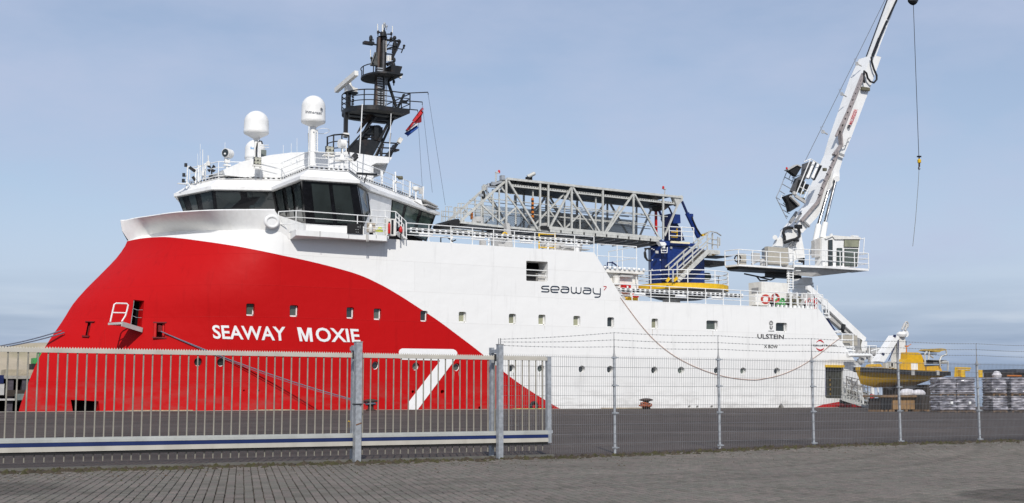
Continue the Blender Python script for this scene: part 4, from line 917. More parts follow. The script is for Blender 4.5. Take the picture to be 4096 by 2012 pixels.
whip(791, 615, 715, 101.5, 'thin low whip antenna left of the tallest one at the fore corner')
whip(900, 570, 640, 99.4, 'whip antenna standing at the searchlight')
whip(833, 622, 660, 100, 'stubby antenna with a red-brown base above the fore rail', .08, 'offwhite')
whip(1133, 580, 665, 96.2, 'leftmost of three whips in front of the sloping casing')
whip(1165, 573, 660, 95.8, 'middle of three whips in front of the sloping casing')
whip(1188, 553, 655, 95.4, 'rightmost and tallest of three whips in front of the sloping casing')
a = cM2(310, 1110, 95.2); c = cM2(353, 305, 95.2); b = MB(); b.tube(a, c, .045, 6); tag(b.build('whip_antenna', M['rail']), 'long white pole antenna leaning in front of the black mast', 'antenna', 'whip antennas on the bridge roof')
a = cM2(776, 1190, 98); c = cM2(808, 450, 98); b = MB(); b.tube(a, c, .03, 5); tag(b.build('whip_antenna', M['rail']), 'thin white pole antenna just aft of the black mast', 'antenna', 'whip antennas on the bridge roof')
# fore corner frame with navigation lamps
b = MB(); Y = 101.2
for pts, r in (([(290, 300), (275, 560)], .055), ([(385, 330), (378, 500)], .07), ([(498, 265), (488, 465)], .06), ([(280, 480), (325, 535)], .05), ([(290, 300), (385, 340), (498, 270)], .05), ([(415, 290), (412, 480)], .06), ([(435, 320), (432, 470)], .04), ([(465, 330), (462, 450)], .04)): b.path([cB(x, y, Y) for x, y in pts], r, 6)
p = cB(225, 503, Y); b.box(p, (.7, .4, .05)); cf = b.build('lamp_frame', M['rail'], ship)
for x, y in ((268, 288), (245, 402), (240, 468)): b = MB(); q = cB(x, y, Y); b.tube(q - V((0, 0, .14)), q + V((0, 0, .14)), .12, 10); b.tube(q + V((.06, 0, -.1)), cB(288, y + 10, Y), .035, 5); b.build('navigation_lamp', M['black'], cf)
b = MB(); b.bar(cB(308, 312, Y), cB(375, 360, Y), .14, .22); b.bar(cB(345, 420, Y), cB(378, 465, Y), .12, .2); b.build('horn', M['black'], cf)
o = thing('radar_reflector', cB(565, 430, 100.2), 'black four-bladed vane on a short post behind the bridge\'s fore rail', 'vane')
b = MB(); c = cB(562, 328, 100.2)
for a_ in range(4):
    an = R(45 + 90 * a_); d_ = V((math.cos(an), -.15, math.sin(an) * .9)); s_ = V((-math.sin(an), 0, math.cos(an)))
    b.prism([c, c + d_ * .34 + s_ * .15, c + d_ * .37, c + d_ * .34 - s_ * .15], V((0, .06, 0)))
b.build('blade', M['black'], o); b = MB(); b.tube(c, cB(570, 440, 100.2), .06, 6); b.box(cB(570, 420, 100.2), (.45, .3, .12)); b.build('post', M['black'], o)
# gear above the wing: horn, lamps, camera column
b = MB(); P = lambda x, y, Y=94.2: cA(x, y, Y)
b.lathe(P(915, 350), [(.15, 0), (.15, .74), (.42, .78), (.42, .95), (.2, 1.05), (.14, 1.25), (.03, 1.3)], 14); o = b.build('column', M['white'], ship, smooth=True)
b = MB(); b.box(P(1010, 228), (.7, .4, .14)); b.box(P(870, 232), (.5, .4, .1)); b.path([P(690, 185), P(720, 165), P(780, 165)], .05, 5); b.build('arm', M['offwhite'], o)
b = MB(); b.tube(P(1030, 215), P(1080, 165), .2, 12); b.tube(P(1085, 190, 94.0), P(1050, 230, 94.0), .16, 12); b.build('horn', M['black'], o)
o = thing('satellite_drum', cA(935, 120, 96.5), 'white drum-shaped antenna at the foot of the black mast', 'antenna')
b = MB(); c = cM2(40, 930, 96.5); b.tube(c + V((-.28, 0, 0)), c + V((.25, .05, 0)), .36, 22); b.build('drum', M['dome'], o, smooth=True); b = MB(); b.tube(c, c - V((0, 0, 2.0)), .07, 8); b.tube(c + V((.2, -.3, .3)), c + V((.2, -.3, -2.0)), .05, 8); b.build('stand', M['dome'], o)
# gear along the after roof edge
b = MB(); P = lambda x, y, Y=98: cT(x, y, Y)
b.tube(P(292, 365), P(298, 600), .06, 8); b.box(P(320, 485), (.5, .3, .06)); b.box(P(290, 480), (.2, .3, .15)); b.tube(P(275, 460), P(272, 590), .05, 6); o = b.build('camera_post', M['white'], ship)
b = MB(); b.tube(P(330, 435), P(370, 435), .16, 12); b.tube(P(300, 420), P(335, 430), .09, 8); b.build('camera', M['khaki'], o)
for x0, x1, y0, y1 in ((130, 136, 345, 545), (458, 455, 475, 655), (613, 603, 535, 685), (28, 28, 300, 515)):
    b = MB(); b.bar(P(x0, y0, 97 + x0 / 160), P(x1, y1, 97 + x0 / 160), .16, .1); b.build('stanchion', M['white'], ship)
o = thing('gyro_radome', cT(530, 680, 100), 'small cream drum radome with a square panel at the after roof edge', 'radome')
c = cT(528, 575, 100); b = MB(); b.lathe(c, [(.03, -.16), (.1, -.14), (.14, -.02), (.29, 0), (.30, .22), (.24, .29), (.03, .31)], 20); b.build('drum', M['offwhite'], o, smooth=True)
b = MB(); b.tube(c - V((0, 0, 1.0)), c - V((0, 0, .1)), .07, 8); b.build('stand', M['white'], o); b = MB(); b.box(c + V((.52, .1, -.02)), (.36, .08, .55)); b.build('panel', M['ltgrey'], o)
b = MB(); b.prism([cT(540, 678, 99.5), cT(590, 690, 99.5), cT(605, 750, 99.5), cT(515, 700, 99.5)], V((0, 1.2, 0))); b.build('roof_box', M['white'], ship)
b = MB(); b.bar(cT(590, 690, 101), cT(740, 770, 102), .8, .1); b.bar(cT(610, 745, 100), cT(745, 795, 102), .8, .1); b.build('after_visor', M['ltgrey'], ship)
b = MB(); c = cA(1200, 395, 93.6); b.bar(c + V((-.85, 0, 0)), c + V((.85, 0, .04)), .25, .16); b.tube(c, c - V((.3, 0, 1.0)), .05, 5); b.build('wiper_arm', M['black'], ship)
# ------------------------------------------------------------------ black lattice mast
YM = 102.0
mast = thing('radar_mast', cM2(480, 1110, YM), 'tall black mast with round platforms and a radar scanner above the white bridge', 'mast')
def arcplate(cx, cy, rx, Y, yr, z0, z1, a0, a1, n=18, full=True):
    pts = [V((cx + rx * math.cos(a0 + (a1 - a0) * i / n), Y + yr * math.sin(a0 + (a1 - a0) * i / n), 0)) for i in range(n + 1)]; return pts
# inclined leg: two sloping side plates with rungs between, carrying the column
P = cM2
def wedge(poly, Y, dep, name, m='black'): b = MB(); b.prism([P(x, y, Y) for x, y in poly], V((0, dep, 0))); return b.build(name, M[m], mast)
wedge([(70, 1060), (275, 868), (625, 885), (660, 870), (520, 1125), (300, 1110)], 100.6, .15, 'base_plate')
wedge([(70, 1060), (275, 868), (625, 885), (660, 870), (520, 1125), (300, 1110)], 101.6, .15, 'base_plate')
wedge([(75, 1050), (100, 1055), (600, 500), (570, 500)], 100.5, .15, 'leg_plate')
wedge([(300, 870), (520, 450), (560, 455), (380, 865)], 101.8, .2, 'leg_plate')
wedge([(600, 885), (640, 890), (920, 345), (880, 340)], 100.5, .15, 'leg_plate')
wedge([(560, 1120), (600, 1120), (1035, 140), (1000, 140)], 101.8, .12, 'leg_plate')
wedge([(280, 760), (340, 700), (540, 470), (480, 440), (420, 500), (350, 620)], 101.4, .3, 'cable_duct', 'rust')
b = MB()
for y in (770, 825, 870, 650): b.bar(P(380 if y > 700 else 470, y, 101), P(640, y + 8, 101), .12, .12)
for (x0, y0, x1, y1) in ((640, 670, 640, 890), (575, 660, 575, 890), (590, 640, 590, 880)): b.bar(P(x0, y0, 102), P(x1, y1, 102), .3, .3)
b.bar(P(550, 650, 101.2), P(550, 880, 101.2), .75, .4); b.bar(P(360, 860, 101.3), P(520, 690, 101.3), .4, .5); b.bar(P(500, 540, 101), P(800, 540, 101), .25, .25); b.build('strut', M['black'], mast)
# column: two tubes, pipes and a ladder
b = MB(); cM = lambda x, y, Y=101.6: cM1(x, y, Y)
c0 = P(578, 330, YM); c1 = cM1(440, 275, YM)
b.bar(P(588, 330, YM), cM1(432, 285, YM), .55, .5); b.bar(P(665, 330, YM), cM1(500, 285, YM), .32, .35); col_ = b.build('column', M['black'], mast)
b = MB(); b.tube(P(575, 325, 101.4), cM(410, 300), .16, 8); b.tube(P(600, 325, 101.4), cM(395, 640), .1, 8); b.build('pipe', mat('brown_pipe', (.06, .035, .025), .55, var=.5, scale=2), col_)
b = MB(); b.tube(P(672, 330, 101.5), cM(487, 290), .17, 8); b.tube(P(700, 330, 101.4), P(705, 0, 101.4), .06, 6); b.build('pipe', mat('dark_grey_pipe', (.05, .05, .055), .45, var=.4), col_)
b = MB()
for x in (705, 735): b.tube(P(x, 330, 101.2), P(x + 8, -120, 101.2), .035, 5)
for i in range(14): y = 320 - i * 32; b.tube(P(705, y, 101.2), P(737, y, 101.2), .025, 4)
b.build('ladder', M['galv'], mast)
b = MB()
for i in range(16): y = 310 - i * 38; c = P(625, y, 101.4); b.box(c, (.5, .3, .12))
b.build('cable_clamp', M['galv'], col_)
# lower round platform with rim, underside, radar post
def platform(cx, cy_top, rx, depth, Y, yr, rim, name, aft_x=None):
    n = 28; a = [V((cx + rx * math.cos(2 * math.pi * i / n), Y + yr * math.sin(2 * math.pi * i / n), cy_top)) for i in range(n)]
    if aft_x is not None: a = [V((min(p.x, aft_x), p.y, p.z)) for p in a]
    b = MB(); b.hull2([p - V((0, 0, rim)) for p in a], a); o = b.build(name, M['black'], mast)
    return o, a
cl = P(70, 330, YM); cr_ = P(905, 350, YM); cx = (cl.x + cr_.x) / 2; rx = (cr_.x - cl.x) / 2
z_top = P(400, 330, 100.2).z
n = 30; ring = []
for i in range(n + 1): t = math.pi / 2 + math.pi * i / n; ring.append(V((cl.x + rx * .9 + rx * .9 * math.cos(t), YM + 2.6 * math.sin(t), z_top)))
ring = ring + [V((cr_.x, YM - 2.6, z_top)), V((cr_.x, YM + 2.6, z_top))]
b = MB(); b.hull2([p - V((0, 0, .38)) for p in ring], ring); pf1 = b.build('platform', M['black'], mast)
b = MB(); b.hull2([V((lerp(p, V((cx, YM, 0)), .12).x, lerp(p, V((cx, YM, 0)), .12).y, z_top - .40)) for p in ring], [V((lerp(p, V((cx, YM, 0)), .06).x, lerp(p, V((cx, YM, 0)), .06).y, z_top - .381)) for p in ring]); b.build('deck_underside', mat('grey_underside', (.085, .085, .08), .6, var=.4), pf1)
b = MB()
for dy in (-1.4, 0, 1.4): b.bar((cl.x + .5 + abs(dy) * .4, YM + dy, z_top - .47), (cr_.x - .3, YM + dy, z_top - .47), .14, .13)
b.build('deck_beam', M['black'], pf1)
railing(mast, [p + V((0, 0, 0)) for p in ring[2:]] , 1.35, step=1.9, r=.055, m='black')
rp = cl + V((.15, 0, 0)); zt_ = P(90, 130, YM).z
b = MB(); b.bar((rp.x, YM, P(70, 830, YM).z), (rp.x, YM, z_top), .30, .30); b.bar((rp.x + .2, YM, z_top), (rp.x + .2, YM, zt_), .34, .34); b.bx((rp.x - .1, YM - .4, zt_), (rp.x + .95, YM + .4, zt_ + .12)); b.build('radar_post', M['black'], mast)
b = MB()
for i in range(5): b.box((rp.x + .5, YM - .3, z_top + .2 + i * .2), (.16, .15, .12))
b.build('junction_box', M['black'], mast)
rs = thing('radar_scanner', (rp.x + .4, YM, zt_ + .16), 'cream bar radar scanner tilted to the sky on its white gearbox', 'radar')
zt2 = zt_ + .16
b = MB(); b.bx((rp.x - .05, YM - .3, zt2), (rp.x + .62, YM + .3, zt2 + .42)); b.bx((rp.x + .62, YM - .25, zt2 + .05), (rp.x + .95, YM + .25, zt2 + .36)); b.build('gearbox', M['offwhite'], rs)
b = MB(); b.lathe((rp.x + .3, YM, zt2 + .421), [(.32, 0), (.18, .2), (.14, .5), (.02, .52)], 12); b.build('pivot', M['offwhite'], rs, smooth=True)
gA = cG(297, 636, YM - 1.2); gB = cG(498, 490, YM + 1.0)
ctr = V((rp.x + .3, YM, zt2 + 1.5)); ea, eb = S(1345, 362, 104.0), S(1426, 292, 99.4); pa = cG(355, 640, YM); 
dirx = (S(1200 + 465 / 2.108, 60 + 485 / 2.108, YM + 1.7) - S(1200 + 327 / 2.108, 60 + 640 / 2.108, YM - 1.7)).normalized()
b = MB(); b.bar(ea, eb, .34, .42); b.build('antenna_bar', M['offwhite'], rs)
# small mid platform and its dark decks
cl2 = cM1(140, 900, YM); cr2 = cM1(640, 900, YM); z2 = cM1(300, 880, 100.8).z
def halfround(xl, xr, z, yr, n=18):
    w_ = (xr - xl); o = [V((xl + w_ * .55 + w_ * .55 * math.cos(math.pi / 2 + math.pi * i / n), YM + yr * math.sin(math.pi / 2 + math.pi * i / n), z)) for i in range(n + 1)]
    return o + [V((xr, YM - yr, z)), V((xr, YM + yr, z))]
rg = halfround(cl2.x, cr2.x, z2, 2.1); b = MB(); b.hull2([p - V((0, 0, .16)) for p in rg], rg); pf2 = b.build('platform', M['black'], mast)
b = MB(); b.hull2([V((cl2.x + (p.x - cl2.x) * .94 + .06, YM + (p.y - YM) * .9, z2 - .19)) for p in rg], [V((cl2.x + (p.x - cl2.x) * .94 + .06, YM + (p.y - YM) * .9, z2 - .161)) for p in rg]); b.build('platform_underside', bpy.data.materials['grey_underside'], pf2)
railing(mast, [p for p in rg[4:14]], .75, rails=(1,), step=1.6, r=.05, m='black')
b = MB(); b.prism([cM1(x, y, 100.9) for x, y in ((335, 545), (380, 545), (380, 770), (265, 760))], V((0, .12, 0))); b.build('wing_plate', bpy.data.materials['grey_underside'], mast)
b = MB(); b.path([cM1(x, y, 100.8) for x, y in ((345, 545), (265, 765))], .07, 6); b.path([cM1(x, y, 100.8) for x, y in ((260, 765), (370, 775))], .06, 6); b.build('wing_edge', M['black'], mast)
z3 = cM1(600, 790, 101).z; b = MB(); xa = cM1(510, 790, YM).x; xb = cM1(690, 800, YM).x; b.bx((xa, YM - 1.2, z3 - .5), (xb - .15, YM + .2, z3 - .12)); b.prism([(xa, YM - 1.3, z3), (xb, YM - 1.3, z3), (xb - .3, YM - 1.3, z3 - .8), (xa, YM - 1.3, z3 - 1.1)], V((0, .12, 0))); b.bx((xa, YM - 1.3, z3), (xb, YM + 1.3, z3 + .1)); b.build('box_platform', M['black'], mast)
b = MB(); b.tube(cM1(555, 1040, 101.5), P(885, 340, 101.5), .14, 8); b.tube(cM1(500, 1085, 101.5), cM1(560, 1080, 101.5), .12, 8); b.tube(cM1(640, 960, 101.2), cM1(560, 1030, 101.2), .1, 6); b.build('back_stay', M['black'], mast)
# upper frames
b = MB()
for (x0, y0, x1, y1, w_) in ((520, 335, 755, 360, .16), (755, 360, 610, 670, .22), (520, 500, 660, 450, .16), (660, 380, 640, 560, .18), (520, 415, 640, 430, .05), (520, 480, 600, 350, .06), (560, 490, 720, 510, .05), (515, 570, 630, 580, .1), (720, 480, 800, 495, .07), (830, 430, 780, 555, .08), (640, 720, 540, 750, .3), (380, 420, 150, 385, .12)): b = MB(); b.bar(cM1(x0, y0, 101.4), cM1(x1, y1, 101.4), w_); b.build('yard', M['black'], mast)
b = MB(); b.bar(cM1(145, 380, 101.4), cM1(310, 405, 101.4), .5, .22); b.tube(cM1(265, 370, 101.4), cM1(265, 320, 101.4), .13, 8); b.build('lamp_shelf', M['black'], mast)
b = MB(); 
for x in (540, 570, 603): b.tube(cM1(x, 600, 101.1), cM1(x, 695, 101.1), .10 if x == 570 else .05, 8)
b.build('antenna_can', M['offwhite'], mast)
for (x, y, rad_, hh) in ((497, 60, .13, .18), (533, 98, .1, .14), (388, 195, .1, .2), (612, 222, .1, .2), (268, 290, .16, .3), (610, 305, .14, .16), (668, 290, .16, .2), (740, 345, .18, .16), (675, 400, .2, .3), (828, 428, .12, .12), (660, 660, .14, .25), (655, 750, .14, .3), (655, 1030, .12, .2), (275, 635, .1, .15)):
    p = cM1(x, y, 101.3); b = MB(); b.lathe(p - V((0, 0, hh)), [(rad_ * .4, -.2), (rad_ * .5, 0), (rad_, .05), (rad_, hh), (rad_ * .6, hh * 1.5), (.01, hh * 1.6)], 10); b.build('mast_lamp', M['black' if y not in (60, 98) else 'galv'], mast)
b = MB(); b.bar(cM1(680, 915, 101), cM1(780, 970, 101), .22, .22); b.tube(cM1(650, 950, 101), cM1(700, 930, 101), .12, 6); b.build('camera', M['offwhite'], mast)
b = MB()
for (x0, y0, x1, y1, r) in ((497, 60, 497, 260, .045), (388, 195, 440, 220, .07), (440, 215, 480, 240, .2), (545, 238, 612, 240, .06), (612, 215, 612, 250, .05), (480, 118, 535, 118, .04), (265, 365, 268, 270, .06), (300, 380, 310, 320, .04), (650, 300, 650, 340, .04)): b.tube(cM1(x0, y0, 101.4), cM1(x1, y1, 101.4), r, 6)
b.lathe(cM1(480, 280, 101.4), [(.3, 0), (.3, .2), (.18, .5), (.1, .6)], 10); b.build('top_fitting', M['black'], mast)
for (x, y0, y1, r) in ((382, 190, 68, .045), (632, 215, 100, .04), (466, 220, 80, .07), (262, 625, 500, .035), (525, 540, 350, .03)):
    b = MB(); b.tube(cM1(x, y0, 101.3), cM1(x, y1, 101.3), r, 6); b.build('stub_aerial', M['offwhite'], mast)
# lower aft platform with lamps
b = MB()
for pts in ([(650, 905), (900, 925)], [(600, 990), (840, 1000)], [(580, 1080), (800, 1085)], [(540, 1125), (800, 1150)], [(655, 905), (550, 1125)], [(680, 935), (690, 930), (640, 1130)], [(668, 960), (660, 1145)], [(900, 925), (780, 1150)], [(800, 760), (785, 905)], [(640, 980), (640, 1120)]): b.path([P(x, y, 100.7) for x, y in pts], .065, 5)
b.build('aft_rail', M['black'], mast)
b = MB(); b.prism([P(x, y, 100.9) for x, y in ((890, 925), (850, 1000), (760, 1100), (740, 1150), (800, 1160), (850, 1050), (940, 1040), (940, 1015), (880, 1005), (930, 930))], V((0, .8, 0))); b.build('aft_bracket', M['black'], mast)
b = MB(); b.bar(P(925, 915, 100.8), P(965, 845, 100.8), .35, .3); b.build('aft_lamp', M['offwhite'], mast)
b = MB()
for pts in ([(0, 1012), (140, 1012)],): pass
lo = [cM2(x, y, 97.5) for x, y in ((-200, 1110), (-200, 820), (-100, 790), (30, 780), (140, 800))]
b.path(lo, .07, 6); b.path([p - V((0, 0, .55)) for p in lo[1:]], .05, 6); b.path([p - V((0, 0, 1.1)) for p in lo[1:]], .05, 6)
for p in lo[1:]: b.tube(p, p - V((0, 0, 1.6)), .06, 6)
b.build('fore_rail', M['black'], mast)
b = MB(); b.bar(P(45, 780, 101), P(135, 785, 101), .3, .25); b.tube(P(135, 770, 101), P(135, 830, 101), .08, 6); b.build('rail_lamp', M['offwhite'], mast)
# flag yards and halyards
b = MB(); YF = 101.5
for pts in ([(1030, 130), (1390, 115), (1395, 150)], [(970, 245), (1302, 270), (1300, 310)], [(920, 370), (1228, 397), (1228, 420)]): b.path([P(x, y, YF) for x, y in pts], .05, 5)
b.bar(P(960, 255, YF), P(1055, 270, YF), .3, .2); b.build('flag_yard', M['black'], mast)
b = MB()
for (x0, y0, x1, y1) in ((1395, 150, 1530 + 135, 1900), (1302, 310, 1460, 1700), (1228, 420, 1300, 1600)): b.tube(P(x0, y0, YF), P(x1, y1, YF), .014, 4)
b.build('halyard', M['black'], mast)
def flag(name, label, quads, cols_):
    o = thing(name, quads[0][0], label, 'flag')
    for nm_, m_, q in cols_:
        b = MB(); n = 8; vs = []
        for i in range(n + 1):
            u = i / n
            for j in (0, 1):
                p = lerp(lerp(q[0], q[1], u), lerp(q[3], q[2], u), j); vs.append(p + V((0, .16 * math.sin(u * 7 + j * .5), .05 * math.sin(u * 9))))
        for s_ in (0, 1): b.add([p + V((0, .012 * s_, 0)) for p in vs], [((i * 2, i * 2 + 1, i * 2 + 3, i * 2 + 2) if s_ else (i * 2, i * 2 + 2, i * 2 + 3, i * 2 + 1)) for i in range(n)])
        b.build(nm_, m_, o, smooth=True)
    return o
fq_ = lambda L: [P(x, y, YF) for x, y in L]
fr = mat('flag_red', (.45, .02, .025), .8, var=.2); fb = mat('flag_blue', (.02, .07, .30), .8, var=.2); fw = mat('flag_white', (.62, .60, .60), .8, var=.1)
o = flag('flag', 'dark red ensign streaming from the upper flag line', [fq_([(1300, 350)])], [('field', fr, fq_([(1302, 345), (1306, 480), (1175, 600), (1150, 560)])), ('corner', mat('ensign_corner', (.38, .10, .14), .8), [p - V((0, .22, 0)) for p in fq_([(1303, 350), (1303, 400), (1290, 415), (1270, 395)])])])
b = MB(); b.prism(fq_([(1290, 480), (1290, 585), (1255, 600), (1170, 600), (1230, 520)]), V((0, .02, 0))); b.build('fold', mat('flag_dark_red', (.22, .01, .015), .8, var=.2), o)
flag('flag', 'red, white and blue tricolour streaming below the dark red ensign', [fq_([(1225, 600)])], [('red_stripe', fr, fq_([(1160, 570), (1185, 600), (1075, 705), (1045, 720)])), ('white_stripe', fw, fq_([(1220, 585), (1232, 632), (1040, 760), (1048, 718)])), ('blue_stripe', fb, fq_([(1232, 632), (1235, 690), (1075, 818), (1022, 762)]))])
# ------------------------------------------------------------------ access gangway: truss bridge on a blue tower
YN, YW = 99.6, 104.0
gw = thing('access_gangway', (S(2717, 1145, YC).x, 101.8, ZD), 'grey truss access gangway resting on a dark blue tower with a yellow ring', 'gangway')
tt = lambda x, y: cC(x, y, YN); ttd = lambda x, y: cD(x, y, YN)
def both(fn, name, dys=None):                # the same member on the near and the far truss, each an object
    global b
    for dy in dys or (0, YW - YN): b = MB(); fn(V((0, dy, 0))); b.build(name, M['alu'], gw)
TL = tt(745, 225); TR = ttd(790, 205); BL = tt(1245, 850); BR = ttd(600, 605)
both(lambda o: b.bar(TL + o, TR + o, .22, .20), 'top_chord')
both(lambda o: (b.bar(tt(1130, 842) + o, BR + o, .24, .24), b.bar(tt(1130, 815) + o + V((0, .05, .1)), BR + o + V((0, .05, .30)), .1, .10)), 'bottom_chord')
b = MB(); b.prism([tt(1245, 838) + V((0, -.135, 0)), BR + V((0, -.135, .06)), BR + V((0, -.135, .36)), tt(1245, 838) + V((0, -.135, .30))], V((0, .02, 0))); b.build('floor_fascia', M['alu'], gw)
both(lambda o: (b.bar(tt(200, 745) + o + V((0, .25, 0)), tt(745, 805) + o + V((0, .25, 0)), .2, .18), b.bar(tt(745, 805) + o + V((0, .25, 0)), tt(1130, 842) + o + V((0, .25, 0)), .2, .18)), 'nose_chord')
mem = [((1520, 330), (1248, 845)), ((1540, 330), (1888, 910)), ((2108, 560), (1908, 910)), ((760, 250), (1112, 830))]
for p, q in mem:
    both(lambda o: b.bar(tt(*p) + o, tt(*q) + o, .16, .16), 'diagonal')
for p, q in (((350, 175), (85, 555)), ((362, 175), (595, 590)), ((760, 275), (640, 560))):
    both(lambda o: b.bar(ttd(*p) + o, ttd(*q) + o, .16, .16), 'diagonal')
for x, y0, y1 in ((738, 230, 800), (1145, 275, 840), (1244, 285, 848), (1525, 330, 880), (1900, 365, 915)):
    both(lambda o: b.bar(tt(x, y0) + o, tt(x, y1) + o, .15, .15), 'upright')
for x, y0, y1 in ((354, 165, 580), (627, 200, 590)):
    both(lambda o: b.bar(ttd(x, y0) + o, ttd(x, y1) + o, .15, .15), 'upright')
# inner, telescoping truss
ti = lambda x, y: cC(x, y, YN + .55)
both2 = lambda fn, nm: both(fn, nm, (0, YW - YN - 1.1))
both2(lambda o: b.bar(ti(748, 232) + o, ti(180, 740) + o, .20, .20), 'nose_diagonal')
for p, q in (((445, 545), (715, 795)), ((680, 335), (1030, 785)), ((662, 745), (852, 575)), ((1430, 410), (1090, 770)), ((1250, 600), (1415, 815)), ((1470, 430), (1790, 850)), ((1450, 820), (1620, 660))):
    both2(lambda o: b.bar(ti(*p) + o, ti(*q) + o, .13, .13), 'inner_brace')
for x, y0, y1 in ((435, 560, 780), (652, 345, 730), (850, 590, 775), (1440, 430, 820), (1625, 660, 840), (1815, 450, 850), (1058, 365, 460), (575, 405, 735)):
    both2(lambda o: b.bar(ti(x, y0) + o, ti(x, y1) + o, .11, .11), 'inner_upright')
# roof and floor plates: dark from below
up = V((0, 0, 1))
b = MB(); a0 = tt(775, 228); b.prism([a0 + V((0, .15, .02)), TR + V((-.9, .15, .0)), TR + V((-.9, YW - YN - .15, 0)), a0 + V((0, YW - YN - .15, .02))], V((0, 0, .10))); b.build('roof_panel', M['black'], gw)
b = MB(); i0 = cC(790, 305, YN + .3); i1 = cC(2108, 450, YN + .3); i2 = i1 + (i1 - i0) * .55
b.bar(i0 + V((0, 0, 0)), i2, .16, .22); b.bar(i0 + V((0, 3.4, 0)), i2 + V((0, 3.4, 0)), .16, .22); ir = b.build('inner_rail', M['alu'], gw)
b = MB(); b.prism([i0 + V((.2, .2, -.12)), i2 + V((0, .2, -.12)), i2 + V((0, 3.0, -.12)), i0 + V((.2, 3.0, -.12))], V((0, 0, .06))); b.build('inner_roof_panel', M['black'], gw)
b = MB(); L_ = (i2 - i0); nseg = 70
for i in range(nseg): p = i0 + L_ * (i / nseg); b.bar(p + V((0, -.083, .05)), p + L_ * (.5 / nseg) + V((0, -.083, .05)), .012, .06)
b.build('rack_teeth', M['black'], ir)
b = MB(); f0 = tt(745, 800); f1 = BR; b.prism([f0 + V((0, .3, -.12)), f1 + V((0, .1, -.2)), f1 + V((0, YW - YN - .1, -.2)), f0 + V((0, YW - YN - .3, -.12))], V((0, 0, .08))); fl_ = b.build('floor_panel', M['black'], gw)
b = MB()
for i in range(14): p = lerp(f0, f1, i / 13) + V((0, .1, -.26)); b.bar(p, p + V((0, YW - YN - .2, 0)), .1, .12); 
b.each('floor_beam', M['grey'], fl_)
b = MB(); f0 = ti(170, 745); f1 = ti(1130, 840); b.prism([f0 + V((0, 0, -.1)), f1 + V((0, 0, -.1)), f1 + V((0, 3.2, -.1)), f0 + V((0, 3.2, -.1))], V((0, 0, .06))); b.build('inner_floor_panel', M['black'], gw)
# fluorescent strips under the roof
for x0, y0, x1, y1 in ((770, 402, 925, 415), (1110, 428, 1300, 443), (1690, 485, 1800, 497)):
    b = MB(); p = cC(x0, y0, 102.6); q = cC(x1, y1, 102.6); b.bar(p, q, .1, .07); b.build('strip_lamp', mat('warm_lamp_cover', (.72, .60, .36), .4) if 'warm_lamp_cover' not in bpy.data.materials else bpy.data.materials['warm_lamp_cover'], gw)
# side mesh: real expanded-metal lattice along both sides of the walkway
def lattice(p0, p1, h0, h1, Y, pitch, r):
    b = MB(); A = V((p0.x, Y, p0.z)); B = V((p1.x, Y, p1.z)); Ln = (B - A).length; n = int(Ln / pitch)
    top0 = V((0, 0, h0)); 
    def pt(s, v): p = lerp(A, B, min(1, max(0, s / Ln))); return p + V((0, 0, h0 + (h1 - h0) * 0)) * v
    k = h0 * .62
    i = -k
    while i < Ln:
        for a, c in (((i, 0), (i + k, 1)), ((i + k, 0), (i, 1))):
            (s0, v0), (s1, v1) = a, c
            if s0 > s1: s0, v0, s1, v1 = s1, v1, s0, v0
            if s1 <= 0 or s0 >= Ln: continue
            if s0 < 0: v0 += (v1 - v0) * (0 - s0) / (s1 - s0); s0 = 0
            if s1 > Ln: v1 = v0 + (v1 - v0) * (Ln - s0) / (s1 - s0); s1 = Ln
            b.tube(pt(s0, v0), pt(s1, v1), r, 3, cap=False)
        i += pitch
    return b
lattice(ti(560, 785), ti(1130, 838), 2.3, 2.3, YW - .75, .12, .022).build('side_mesh', M['mesh'], gw, kind='stuff')
lattice(ti(1130, 838), BR, 2.4, 2.4, YW - .5, .11, .028).build('side_mesh', M['mesh'], gw, kind='stuff')
lattice(tt(1245, 850), BR + V((-.8, 0, 0)), 2.35, 2.35, YW - .9, .11, .024).build('side_mesh', M['mesh'], gw, kind='stuff')
b = MB()
for (p, q) in (((470, 460), (2108, 625)), ((470, 600), (2108, 760)), ((1250, 565), (2108, 640)), ((1250, 675), (2108, 745)), ((1250, 640), (1250, 641))):
    a_, c_ = ti(*p), ti(*q); c_ = a_ + (c_ - a_) * (1.38 if q[0] == 2108 else 1); b.tube(a_, c_, .045, 5); b.tube(a_ + V((0, 2.8, .2)), c_ + V((0, 2.8, .2)), .04, 5)
b.build('walkway_rail', M['alu'], gw)
b = MB()
for x, y in ((1895, 0), (1900, 0)): pass
for i in range(11): p = lerp(tt(1245, 850), BR, i / 10); b.bar(p + V((0, -.16, -.1)), p + V((0, -.16, .12)), .07, .1)
b.each('roller_bracket', M['black'], gw)
for x, y0, y1 in ((1054, 460, 770), (322, 605, 715)):
    b = MB(); n = 12
    for i in range(n): b.cm = i % 2; p = ti(x, y0 + (y1 - y0) * i / n); q = ti(x, y0 + (y1 - y0) * (i + 1) / n); b.bar(p, q + V((0, 0, .003)), .18 - .002 * (i % 2), .18 - .002 * (i % 2))
    b.build('striped_post', [M['orange'], M['black']], gw)
b = MB(); p = cD(560, 265, 101.5); q = cD(562, 545, 101.5); b.bar(p, q, .2, .2); b.build('red_post', M['red'], gw)
